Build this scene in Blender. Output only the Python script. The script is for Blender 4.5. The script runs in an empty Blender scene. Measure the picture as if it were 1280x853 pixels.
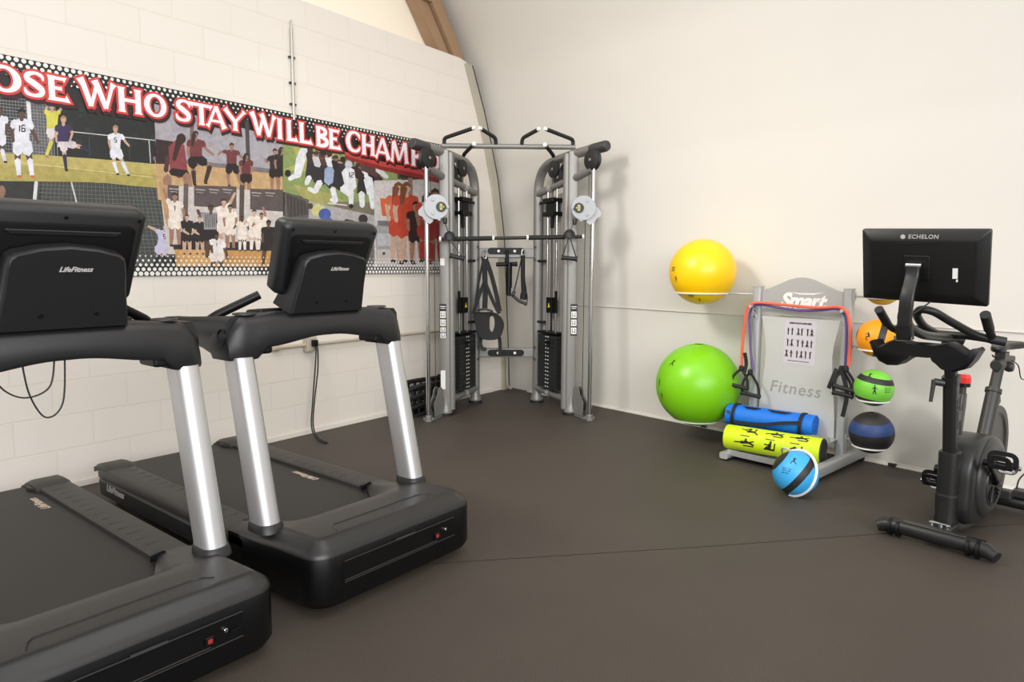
import bpy, bmesh, math, random
from mathutils import Vector, Matrix, Euler
random.seed(7)
SC = bpy.context.scene
COL = SC.collection
PI = math.pi

# ------------------------------------------------------------------ materials
def lin(c):
    return tuple(((v/255)/12.92 if v/255 <= .04045 else ((v/255+.055)/1.055)**2.4) for v in c)
def nd(nt, t, **k):
    n = nt.nodes.new(t)
    for a, b in k.items(): setattr(n, a, b)
    return n
def mat(name, rgb, rough=.5, metal=0, noise=0, nscale=40, bump=0, bscale=200, coat=0, spec=.5, trans=0):
    m = bpy.data.materials.new(name); m.use_nodes = True
    nt = m.node_tree; b = nt.nodes['Principled BSDF']
    c = lin(rgb)
    b.inputs['Base Color'].default_value = (*c, 1)
    b.inputs['Roughness'].default_value = rough
    b.inputs['Metallic'].default_value = metal
    b.inputs['Coat Weight'].default_value = coat
    b.inputs['Specular IOR Level'].default_value = spec
    b.inputs['Transmission Weight'].default_value = trans
    if noise or bump:
        tc = nd(nt, 'ShaderNodeTexCoord')
    if noise:
        n = nd(nt, 'ShaderNodeTexNoise'); n.inputs['Scale'].default_value = nscale; n.inputs['Detail'].default_value = 4
        nt.links.new(tc.outputs['Object'], n.inputs['Vector'])
        mx = nd(nt, 'ShaderNodeMix', data_type='RGBA')
        mx.inputs[6].default_value = (*[v*(1-noise) for v in c], 1)
        mx.inputs[7].default_value = (*[min(1, v*(1+noise)) for v in c], 1)
        nt.links.new(n.outputs['Fac'], mx.inputs[0]); nt.links.new(mx.outputs[2], b.inputs['Base Color'])
    if bump:
        n = nd(nt, 'ShaderNodeTexNoise'); n.inputs['Scale'].default_value = bscale; n.inputs['Detail'].default_value = 3
        nt.links.new(tc.outputs['Object'], n.inputs['Vector'])
        bp = nd(nt, 'ShaderNodeBump'); bp.inputs['Strength'].default_value = bump; bp.inputs['Distance'].default_value = .002
        nt.links.new(n.outputs['Fac'], bp.inputs['Height']); nt.links.new(bp.outputs['Normal'], b.inputs['Normal'])
    return m

M = {}
def make_materials():
    M['plastic'] = mat('textured black plastic', (27, 27, 29), .36, noise=.06, nscale=60, bump=.25, bscale=900)
    M['hood'] = mat('moulded charcoal plastic', (33, 32, 32), .34, noise=.05, nscale=30, bump=.15, bscale=900)
    M['fascia'] = mat('black fascia plastic', (8, 8, 9), .34, noise=.05, nscale=30, spec=.35)
    M['deep'] = mat('deep black plastic', (9, 9, 10), .45, noise=.1, nscale=40, spec=.3)
    M['gloss'] = mat('gloss black panel', (14, 14, 16), .16, noise=.05)
    M['belt'] = mat('treadmill belt rubber', (44, 42, 41), .58, noise=.12, nscale=300, bump=.3, bscale=1200)
    M['rail'] = mat('ribbed rail plastic', (46, 44, 42), .45, noise=.06, nscale=80, bump=.3, bscale=800)
    M['alu'] = mat('brushed aluminium', (196, 196, 197), .42, metal=.75, noise=.03, nscale=12)
    M['chrome'] = mat('chrome', (196, 196, 197), .14, metal=1, noise=.01)
    M['steel'] = mat('silver powder coat', (132, 130, 126), .4, metal=.3, noise=.04, nscale=25)
    M['steeldark'] = mat('grey tube end', (56, 55, 54), .45, noise=.05)
    M['rubber'] = mat('black rubber', (27, 27, 27), .55, noise=.1, nscale=80)
    M['stack'] = mat('weight plate black', (33, 36, 35), .5, noise=.08, nscale=60)
    M['shroud'] = mat('grey guard sheet', (168, 164, 158), .5, noise=.03)
    M['white'] = mat('white print', (232, 230, 226), .5, noise=.02)
    M['tip'] = mat('white end cap', (228, 226, 222), .4, noise=.02)
    M['black'] = mat('black print', (28, 27, 28), .5, noise=.05)
    M['yellowprint'] = mat('yellow print', (205, 200, 40), .5, noise=.02)
    M['gold'] = mat('gold print', (170, 160, 90), .45, noise=.03)
    M['logo'] = mat('silver logo print', (205, 202, 198), .35, metal=.3, noise=.02)
    M['logotan'] = mat('pale logo print', (196, 178, 158), .5, noise=.02)
    M['red'] = mat('red switch', (150, 45, 42), .35, noise=.03)
    M['strap'] = mat('black webbing', (19, 18, 19), .7, noise=.15, nscale=150, bump=.3, bscale=500)
    M['rackgrey'] = mat('rack silver paint', (176, 178, 178), .4, metal=.25, noise=.03, nscale=20)
    M['panel'] = mat('rack sign panel', (196, 196, 192), .42, metal=.1, noise=.02, nscale=8)
    M['header'] = mat('rack header panel', (168, 167, 164), .45, metal=.1, noise=.02, nscale=8)
    M['letter'] = mat('mirror lettering', (214, 212, 208), .25, metal=.6, noise=.02)
    M['poster'] = mat('laminated paper', (203, 197, 204), .35, noise=.02)
    M['yball'] = mat('yellow vinyl', (248, 197, 4), .34, noise=.03, nscale=6)
    M['gball'] = mat('green vinyl', (122, 196, 16), .34, noise=.03, nscale=6)
    M['oball'] = mat('orange rubber', (246, 156, 12), .45, noise=.04, bump=.3, bscale=300)
    M['lball'] = mat('lime rubber', (122, 205, 66), .45, noise=.04, bump=.3, bscale=300)
    M['nball'] = mat('navy blue rubber', (36, 62, 116), .5, noise=.05, bump=.3, bscale=300)
    M['bball'] = mat('sky blue rubber', (58, 166, 226), .42, noise=.04, bump=.3, bscale=300)
    M['olball'] = mat('mustard rubber', (205, 168, 44), .45, noise=.05, bump=.3, bscale=300)
    M['ballblack'] = mat('black rubber panel', (38, 36, 36), .5, noise=.08, bump=.3, bscale=300)
    M['mat'] = mat('blue foam mat', (10, 112, 214), .62, noise=.05, nscale=30, bump=.3, bscale=400)
    M['lime'] = mat('lime foam', (206, 230, 20), .55, noise=.03, nscale=30, bump=.2, bscale=400)
    M['tubered'] = mat('coral latex tube', (240, 96, 66), .35, noise=.04)
    M['tubepurple'] = mat('purple latex tube', (98, 74, 136), .35, noise=.04)
    M['bike'] = mat('satin black paint', (27, 27, 26), .38, noise=.06, nscale=40, bump=.1, bscale=900)
    M['bikegrey'] = mat('dark grey paint', (48, 47, 45), .4, noise=.05, nscale=40)
    M['screen'] = mat('monitor shell', (17, 17, 17), .40, noise=.08, nscale=60, bump=.1, bscale=900)
    M['redknob'] = mat('red knob plastic', (206, 48, 38), .3, noise=.08, nscale=60)
    M['conduit'] = mat('galvanised conduit', (188, 184, 176), .4, metal=.4, noise=.05, nscale=20)
    M['paintpipe'] = mat('painted conduit', (182, 172, 154), .5, noise=.05, nscale=20)
    M['brownrib'] = mat('brown painted steel', (158, 128, 100), .5, noise=.08, nscale=9)
    M['greyrib'] = mat('pale grey steel channel', (176, 170, 154), .55, noise=.06, nscale=7)
    # floor
    m = mat('speckled rubber mat', (60, 55, 51), .62); nt = m.node_tree; b = nt.nodes['Principled BSDF']
    tc = nd(nt, 'ShaderNodeTexCoord')
    n1 = nd(nt, 'ShaderNodeTexNoise'); n1.inputs['Scale'].default_value = 260; n1.inputs['Detail'].default_value = 3
    n2 = nd(nt, 'ShaderNodeTexNoise'); n2.inputs['Scale'].default_value = 1.7; n2.inputs['Detail'].default_value = 5
    for n in (n1, n2): nt.links.new(tc.outputs['Object'], n.inputs['Vector'])
    r1 = nd(nt, 'ShaderNodeValToRGB'); r1.color_ramp.elements[0].position = .35; r1.color_ramp.elements[1].position = .75
    r1.color_ramp.elements[0].color = (*lin((56, 50, 44)), 1); r1.color_ramp.elements[1].color = (*lin((84, 75, 66)), 1)
    nt.links.new(n1.outputs['Fac'], r1.inputs['Fac'])
    mx = nd(nt, 'ShaderNodeMix', data_type='RGBA', blend_type='MULTIPLY'); mx.inputs[0].default_value = 1
    r2 = nd(nt, 'ShaderNodeValToRGB'); r2.color_ramp.elements[0].position = .3; r2.color_ramp.elements[1].position = .7
    r2.color_ramp.elements[0].color = (.86, .85, .86, 1); r2.color_ramp.elements[1].color = (1, 1, 1, 1)
    nt.links.new(n2.outputs['Fac'], r2.inputs['Fac'])
    nt.links.new(r1.outputs['Color'], mx.inputs[6]); nt.links.new(r2.outputs['Color'], mx.inputs[7])
    nt.links.new(mx.outputs[2], b.inputs['Base Color'])
    bp = nd(nt, 'ShaderNodeBump'); bp.inputs['Strength'].default_value = .25; bp.inputs['Distance'].default_value = .002
    nt.links.new(n1.outputs['Fac'], bp.inputs['Height']); nt.links.new(bp.outputs['Normal'], b.inputs['Normal'])
    M['floor'] = m
    M['seam'] = mat('seam shadow rubber', (22, 20, 19), .9, noise=.1)
    # painted block wall
    m = mat('painted concrete block', (226, 216, 200), .6); nt = m.node_tree; b = nt.nodes['Principled BSDF']
    tc = nd(nt, 'ShaderNodeTexCoord'); sp = nd(nt, 'ShaderNodeSeparateXYZ'); cb = nd(nt, 'ShaderNodeCombineXYZ')
    ax = nd(nt, 'ShaderNodeMath', operation='ADD'); ax.inputs[1].default_value = WALL_PHASE_X
    az = nd(nt, 'ShaderNodeMath', operation='ADD'); az.inputs[1].default_value = -.038
    nt.links.new(tc.outputs['Object'], sp.inputs[0]); nt.links.new(sp.outputs['X'], ax.inputs[0]); nt.links.new(sp.outputs['Z'], az.inputs[0])
    nt.links.new(ax.outputs[0], cb.inputs['X']); nt.links.new(az.outputs[0], cb.inputs['Y'])
    br = nd(nt, 'ShaderNodeTexBrick'); br.offset = .5; br.offset_frequency = 2
    br.inputs['Scale'].default_value = 1; br.inputs['Brick Width'].default_value = .4; br.inputs['Row Height'].default_value = .2
    br.inputs['Mortar Size'].default_value = .0045; br.inputs['Mortar Smooth'].default_value = .3
    br.inputs['Color1'].default_value = (*lin((228, 221, 212)), 1); br.inputs['Color2'].default_value = (*lin((226, 219, 209)), 1)
    br.inputs['Mortar'].default_value = (*lin((224, 216, 205)), 1)
    nt.links.new(cb.outputs[0], br.inputs['Vector'])
    nz = nd(nt, 'ShaderNodeTexNoise'); nz.inputs['Scale'].default_value = 90; nz.inputs['Detail'].default_value = 4
    nt.links.new(tc.outputs['Object'], nz.inputs['Vector'])
    nt.links.new(br.outputs['Color'], b.inputs['Base Color'])
    sc_ = nd(nt, 'ShaderNodeMath', operation='MULTIPLY_ADD'); sc_.inputs[1].default_value = -1.0; 
    nm = nd(nt, 'ShaderNodeMath', operation='MULTIPLY'); nm.inputs[1].default_value = .18
    nt.links.new(nz.outputs['Fac'], nm.inputs[0]); nt.links.new(br.outputs['Fac'], sc_.inputs[0]); nt.links.new(nm.outputs[0], sc_.inputs[2])
    bp = nd(nt, 'ShaderNodeBump'); bp.inputs['Strength'].default_value = .42; bp.inputs['Distance'].default_value = .0035
    nt.links.new(sc_.outputs[0], bp.inputs['Height']); nt.links.new(bp.outputs['Normal'], b.inputs['Normal'])
    M['block'] = m
    M['liner'] = mat('white fabric liner', (218, 214, 206), .62, noise=.02, nscale=3, bump=.12, bscale=60)
    M['liner2'] = mat('cream fabric liner', (250, 240, 222), .62, noise=.02, nscale=3)
    # printed vinyl: colours come from the printed shapes themselves
    m = bpy.data.materials.new('printed vinyl'); m.use_nodes = True; nt = m.node_tree; b = nt.nodes['Principled BSDF']
    at = nd(nt, 'ShaderNodeVertexColor', layer_name='print'); nt.links.new(at.outputs['Color'], b.inputs['Base Color'])
    tc = nd(nt, 'ShaderNodeTexCoord'); pn = nd(nt, 'ShaderNodeTexNoise'); pn.inputs['Scale'].default_value = 34; pn.inputs['Detail'].default_value = 6; pn.inputs['Roughness'].default_value = .65
    nt.links.new(tc.outputs['Object'], pn.inputs['Vector'])
    pr = nd(nt, 'ShaderNodeValToRGB'); pr.color_ramp.elements[0].position = .32; pr.color_ramp.elements[1].position = .68
    pr.color_ramp.elements[0].color = (.76, .76, .76, 1); pr.color_ramp.elements[1].color = (1.08, 1.08, 1.08, 1)
    nt.links.new(pn.outputs['Fac'], pr.inputs['Fac'])
    pm = nd(nt, 'ShaderNodeMix', data_type='RGBA', blend_type='MULTIPLY'); pm.inputs[0].default_value = 1
    nt.links.new(at.outputs['Color'], pm.inputs[6]); nt.links.new(pr.outputs['Color'], pm.inputs[7]); nt.links.new(pm.outputs[2], b.inputs['Base Color'])
    b.inputs['Roughness'].default_value = .42
    M['print'] = m
    m2 = bpy.data.materials.new('printed lettering vinyl'); m2.use_nodes = True; b2 = m2.node_tree.nodes['Principled BSDF']
    a2 = nd(m2.node_tree, 'ShaderNodeVertexColor', layer_name='print'); m2.node_tree.links.new(a2.outputs['Color'], b2.inputs['Base Color']); b2.inputs['Roughness'].default_value = .42
    M['printflat'] = m2
WALL_PHASE_X = 4.101

# ------------------------------------------------------------------ mesh builder
class MB:
    def __init__(s): s.v = []; s.f = []; s.m = []
    def add(s, vs, fs, mi=0, T=None):
        o = len(s.v)
        for p in vs:
            p = Vector(p); s.v.append(T @ p if T else p)
        for f in fs: s.f.append([i+o for i in f]); s.m.append(mi)
        return s
    def box(s, c, d, mi=0, R=None):
        x, y, z = d[0]/2, d[1]/2, d[2]/2
        vs = [Vector((a*x, b*y, e*z)) for a in (-1, 1) for b in (-1, 1) for e in (-1, 1)]
        c = Vector(c)
        vs = [(R @ p if R else p)+c for p in vs]
        return s.add(vs, [(0, 1, 3, 2), (4, 6, 7, 5), (0, 4, 5, 1), (2, 3, 7, 6), (0, 2, 6, 4), (1, 5, 7, 3)], mi)
    def loft(s, rings, mi=0, caps=True, closed=True):
        n = len(rings[0]); vs = [p for r in rings for p in r]; fs = []
        for k in range(len(rings)-1):
            for i in range(n if closed else n-1):
                j = (i+1) % n; fs.append((k*n+i, k*n+j, (k+1)*n+j, (k+1)*n+i))
        if caps: fs.append(tuple(range(n))[::-1]); fs.append(tuple((len(rings)-1)*n+i for i in range(n)))
        return s.add(vs, fs, mi)
    def prism(s, poly, f, d0, d1, mi=0):
        """extrude 2D polygon; f(a, b, d) -> point"""
        return s.loft([[f(a, b, d0) for a, b in poly], [f(a, b, d1) for a, b in poly]], mi)
    def sweep(s, path, section, mi=0, up=None, closed=False, caps=True, scales=None):
        path = [Vector(p) for p in path]; n = len(path); rings = []
        pn = None
        for i, p in enumerate(path):
            if closed: t = path[(i+1) % n]-path[i-1]
            else: t = path[min(n-1, i+1)]-path[max(0, i-1)]
            t.normalize()
            if pn is None:
                a = Vector(up) if up else (Vector((0, 0, 1)) if abs(t.z) < .9 else Vector((1, 0, 0)))
            else: a = pn
            u = (a-t*a.dot(t)); 
            if u.length < 1e-6: u = t.orthogonal()
            u.normalize(); pn = u; w = t.cross(u)
            k = scales[i] if scales else 1
            rings.append([p+w*(a_*k)+u*(b_*k) for a_, b_ in section])
        if closed: rings.append(rings[0]); caps = False
        return s.loft(rings, mi, caps)
    def tube(s, path, r, mi=0, n=12, closed=False, scales=None, up=None):
        return s.sweep(path, [(r*math.cos(2*PI*i/n), r*math.sin(2*PI*i/n)) for i in range(n)], mi, up, closed, True, scales)
    def ribbon(s, path, w, t, mi=0, up=None, closed=False):
        return s.sweep(path, [(-w/2, -t/2), (w/2, -t/2), (w/2, t/2), (-w/2, t/2)], mi, up, closed)
    def lathe(s, prof, o=(0, 0, 0), axis=(0, 0, 1), mi=0, n=28):
        ax = Vector(axis).normalized(); u = ax.orthogonal().normalized(); w = ax.cross(u); o = Vector(o)
        rings = [[o+ax*h+(u*math.cos(2*PI*i/n)+w*math.sin(2*PI*i/n))*max(r, 1e-5) for i in range(n)] for r, h in prof]
        return s.loft(rings, mi, True)
    def disc(s, o, axis, r, t, mi=0, n=28, e=.15):
        b = min(t, r)*e
        return s.lathe([(r-b, -t/2), (r, -t/2+b), (r, t/2-b), (r-b, t/2)], o, axis, mi, n)
    def sphere(s, c, r, mi=0, n=28, k=18, sc=(1, 1, 1)):
        rings = []
        for i in range(1, k):
            a = PI*i/k
            rings.append([Vector(c)+Vector((r*math.sin(a)*math.cos(2*PI*j/n)*sc[0], r*math.sin(a)*math.sin(2*PI*j/n)*sc[1], -r*math.cos(a)*sc[2])) for j in range(n)])
        vs = [p for q in rings for p in q]; fs = []
        for q in range(len(rings)-1):
            for j in range(n): fs.append((q*n+j, q*n+(j+1) % n, (q+1)*n+(j+1) % n, (q+1)*n+j))
        vs.append(Vector(c)-Vector((0, 0, r*sc[2]))); vs.append(Vector(c)+Vector((0, 0, r*sc[2])))
        a, b = len(vs)-2, len(vs)-1; l = (len(rings)-1)*n
        for j in range(n): fs.append((a, (j+1) % n, j)); fs.append((b, l+j, l+(j+1) % n))
        return s.add(vs, fs, mi)
    def build(s, name, mats, parent=None, bevel=0, seg=3, sub=0, sharp=38, T=None):
        me = bpy.data.meshes.new(name)
        me.from_pydata([tuple(p) for p in s.v], [], s.f)
        for m in (mats if isinstance(mats, (list, tuple)) else [mats]): me.materials.append(m)
        me.polygons.foreach_set('material_index', s.m)
        bm = bmesh.new(); bm.from_mesh(me); bmesh.ops.recalc_face_normals(bm, faces=bm.faces); bm.to_mesh(me); bm.free()
        for p in me.polygons: p.use_smooth = True
        me.set_sharp_from_angle(angle=math.radians(sharp))
        o = bpy.data.objects.new(name, me); COL.objects.link(o)
        if parent: o.parent = parent
        if T: o.matrix_local = T
        if bevel:
            b = o.modifiers.new('Bevel', 'BEVEL'); b.width = bevel; b.segments = seg; b.limit_method = 'ANGLE'; b.angle_limit = math.radians(35)
            b.harden_normals = True
        if sub:
            b = o.modifiers.new('Subdivision', 'SUBSURF'); b.levels = sub; b.render_levels = sub
        return o
def cat(pts, k=6, closed=False):
    pts = [Vector(p) for p in pts]; n = len(pts); out = []
    for i in range(n if closed else n-1):
        p0 = pts[(i-1) % n] if closed else pts[max(0, i-1)]; p1 = pts[i]; p2 = pts[(i+1) % n]; p3 = pts[(i+2) % n] if closed else pts[min(n-1, i+2)]
        for j in range(k):
            t = j/k
            out.append(.5*((2*p1)+(p2-p0)*t+(2*p0-5*p1+4*p2-p3)*t*t+(3*p1-p0-3*p2+p3)*t**3))
    if not closed: out.append(pts[-1])
    return out
def fillet(pts, r, k=5):
    """round the corners of a polyline"""
    pts = [Vector(p) for p in pts]; out = [pts[0]]
    for i in range(1, len(pts)-1):
        a, b, c = pts[i-1], pts[i], pts[i+1]
        d = min(r, (a-b).length*.49, (c-b).length*.49)
        p = b+(a-b).normalized()*d; q = b+(c-b).normalized()*d
        for j in range(k+1):
            t = j/k; out.append(p*(1-t)**2+b*2*t*(1-t)+q*t*t)
    out.append(pts[-1]); return out
def rrect(w, h, r, k=4):
    o = []
    for cx, cy, a in ((w/2-r, h/2-r, 0), (-w/2+r, h/2-r, 90), (-w/2+r, -h/2+r, 180), (w/2-r, -h/2+r, 270)):
        for j in range(k+1):
            t = math.radians(a+90*j/k); o.append((cx+r*math.cos(t), cy+r*math.sin(t)))
    return o
def text_mb(body, size, shear=0, bold=0, ext=.0006, space=1.0):
    """lettering as a mesh lying in local x (reading) / y (up) / z (out)"""
    cu = bpy.data.curves.new('lettering', 'FONT'); cu.body = body; cu.size = size; cu.shear = shear; cu.offset = bold; cu.extrude = ext
    cu.align_x = 'CENTER'; cu.align_y = 'CENTER'; cu.space_character = space; cu.resolution_u = 3
    o = bpy.data.objects.new('lettering', cu); COL.objects.link(o)
    dg = bpy.context.evaluated_depsgraph_get(); me = o.evaluated_get(dg).to_mesh()
    r = MB(); r.add([v.co.copy() for v in me.vertices], [tuple(p.vertices) for p in me.polygons])
    o.evaluated_get(dg).to_mesh_clear(); bpy.data.objects.remove(o); bpy.data.curves.remove(cu)
    return r
def frame(o, x, y):
    x = Vector(x).normalized(); y = Vector(y); y = (y-x*y.dot(x)).normalized(); z = x.cross(y)
    m = Matrix((x, y, z)).transposed().to_4x4(); m.translation = Vector(o); return m
def put(mb, src, T, mi=0, sx=1):
    mb.add([Vector((p.x*sx, p.y, p.z)) for p in src.v], src.f, mi, T); return mb

# ------------------------------------------------------------------ objects
def tag(o, label, cat_, group=None):
    o['label'] = label; o['category'] = cat_
    if group: o['group'] = group
    return o
def thing(name, label, cat_, loc=(0, 0, 0), rz=0, group=None):
    o = bpy.data.objects.new(name, None); COL.objects.link(o); o.location = loc; o.rotation_euler = (0, 0, math.radians(rz))
    o.empty_display_size = .1
    return tag(o, label, cat_, group)
def struct(o): o['kind'] = 'structure'; return o
def at(o, loc, rz): o.location = loc; o.rotation_euler = (0, 0, math.radians(rz)); return o
def loc(org, rz, p):
    a = math.radians(rz); return (org[0]+p[0]*math.cos(a)-p[1]*math.sin(a), org[1]+p[0]*math.sin(a)+p[1]*math.cos(a), (org[2] if len(org) > 2 else 0)+(p[2] if len(p) > 2 else 0))
make_materials()

CORNER = (-.012, 7.253, 0)      # foot of the room corner
LZ = 52.72                      # left wall: x runs along the wall to the corner, y into the wall
RZ = -48.08                     # right wall: x runs along the wall from the corner, y into the wall
TREAD_Z = 51.0
TRN_Z = 2.5
BIKE_Z = -49.0
# ================================================================== room
ARCH = [(.0, 0), (.014, .4), (.045, 1.0), (.09, 1.59), (.175, 2.12), (.23, 2.35), (.30, 2.58), (.405, 2.86), (.57, 3.2), (.94, 3.68), (1.4, 4.2), (2.1, 4.75), (3.0, 5.2)]
def build_room():
    # floor: two rubber mats with a seam between them
    m = MB(); a = Vector((.076-6*.985, 2.969-6*.155, 0)); b = Vector((2.632+4*.985, 3.38+4*.175, 0)); g = Vector((-.17, .985, 0))*.0022
    c = Vector((.9, 3.075, 0))
    m.add([a-g, c-g, b-g, (9, -4, 0), (-8, -4, 0)], [(0, 1, 2, 3, 4)], 0)
    m.add([a+g, c+g, b+g, (9, 11, 0), (-8, 11, 0)], [(4, 3, 2, 1, 0)], 0)
    m.add([(-8, -4, -.006), (9, -4, -.006), (9, 11, -.006), (-8, 11, -.006)], [(0, 1, 2, 3)], 1)
    struct(m.build('floor', [M['floor'], M['seam']]))
    # left block wall with its end cut to the arch
    edge = [(-.062, 0), (-.078, .395), (-.156, 1.589), (-.258, 2.16), (-.37, 2.509), (-.477, 2.803), (-.652, 3.182), (-.70, 3.21), (-.80, 3.23)]
    poly = [(-9, 0)]+edge+[(-9, 3.23)]
    m = MB(); m.prism(poly, lambda x, z, d: (x, d, z), 0, .2)
    struct(at(m.build('wall_left', M['block'], sharp=20), CORNER, LZ))
    # right liner wall, curving inwards overhead
    ca = math.radians(LZ+180-RZ); dx, dy = math.cos(ca), math.sin(ca)
    prof = cat([(s, 0, z) for s, z in ARCH], 4)
    m = MB(); vs = []; fs = []; us = (-2.2, 0, 2, 4, 6, 9)
    for p in prof:
        for u in us: vs.append((u+dx*p.x, dy*p.x, p.z))
    n = len(us)
    for i in range(len(prof)-1):
        for j in range(n-1): fs.append((i*n+j, i*n+j+1, (i+1)*n+j+1, (i+1)*n+j))
    m.add(vs, fs)
    struct(at(m.build('wall_right', M['liner'], sharp=60), CORNER, RZ))
    # horizontal weld seam of the liner and its foot strip
    m = MB()
    m.tube([(x, -.052-.0, .936+.001*math.sin(x*5)) for x in [.75+.25*i for i in range(26)]], .0035, n=6)
    struct(at(m.build('trim_1', M['liner'], sharp=60), CORNER, RZ))
    m = MB(); m.box((4.2, -.02, .012), (7.8, .012, .024)); m.box((4.2, -.035, .004), (7.8, .03, .008))
    for x in (.98, 3.82, 2.4): m.box((x, -.04, .01), (.05, .02, .02), 1)
    struct(at(m.build('baseboard_right', [M['liner'], M['steeldark']], bevel=.002), CORNER, RZ))
    m = MB(); m.box((-4.6, -.006, .02), (8.6, .012, .04))
    struct(at(m.build('baseboard_left', M['block'], bevel=.003), CORNER, LZ))
    # steel arch rib against the corner: painted grey below, brown above the block wall
    lo_r = [(.064, 0), (.078, .395), (.156, 1.589), (.258, 2.16), (.37, 2.509), (.477, 2.803), (.652, 3.19)]
    lo_l = [(.165, 0), (.17, .365), (.237, 1.591), (.350, 2.11), (.462, 2.492), (.575, 2.791), (.74, 3.19)]
    m = MB()
    rings = [[(-a[0], -.03, a[1]), (-a[0], .0, a[1]), (-b[0], .0, b[1]), (-b[0], -.03, b[1])] for a, b in zip(lo_r, lo_l)]
    m.loft(rings, 0)
    m.tube([(-a[0]-.004, -.032, a[1]) for a in lo_r], .006, 1, n=6)
    m.tube(cat([(-.13, -.05, .42), (-.13, -.05, .12), (-.115, -.055, .03), (-.08, -.07, .008)], 6), .012, 0, n=8)
    struct(at(m.build('trim_2', [M['greyrib'], M['steeldark']]), CORNER, LZ))
    hi = [((.66, 3.18), (.93, 3.18)), ((.83, 3.44), (1.11, 3.40)), ((1.01, 3.68), (1.266, 3.607)), ((1.28, 4.0), (1.5, 3.89)), ((1.62, 4.36), (1.8, 4.2)), ((2.15, 4.78), (2.3, 4.6))]
    m = MB()
    m.loft([[(-a[0], .03, a[1]), (-a[0], .2, a[1]), (-(a[0]*.5+b[0]*.5), .2, (a[1]+b[1])/2), (-(a[0]*.5+b[0]*.5), .03, (a[1]+b[1])/2)] for a, b in hi])
    m.loft([[(-(a[0]*.45+b[0]*.55), .07, a[1]*.45+b[1]*.55), (-(a[0]*.45+b[0]*.55), .2, a[1]*.45+b[1]*.55), (-b[0], .2, b[1]), (-b[0], .07, b[1])] for a, b in hi])
    m.box((-1.18, .05, 3.66), (.1, .05, .05))
    struct(at(m.build('trim_3', M['brownrib'], bevel=.004), CORNER, LZ))
    m = MB(); m.add([(-9, .21, 3.0), (.6, .21, 3.0), (.6, .21, 7), (-9, .21, 7)], [(0, 1, 2, 3)])
    struct(at(m.build('wall_back', M['liner2']), CORNER, LZ))
build_room()

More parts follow.
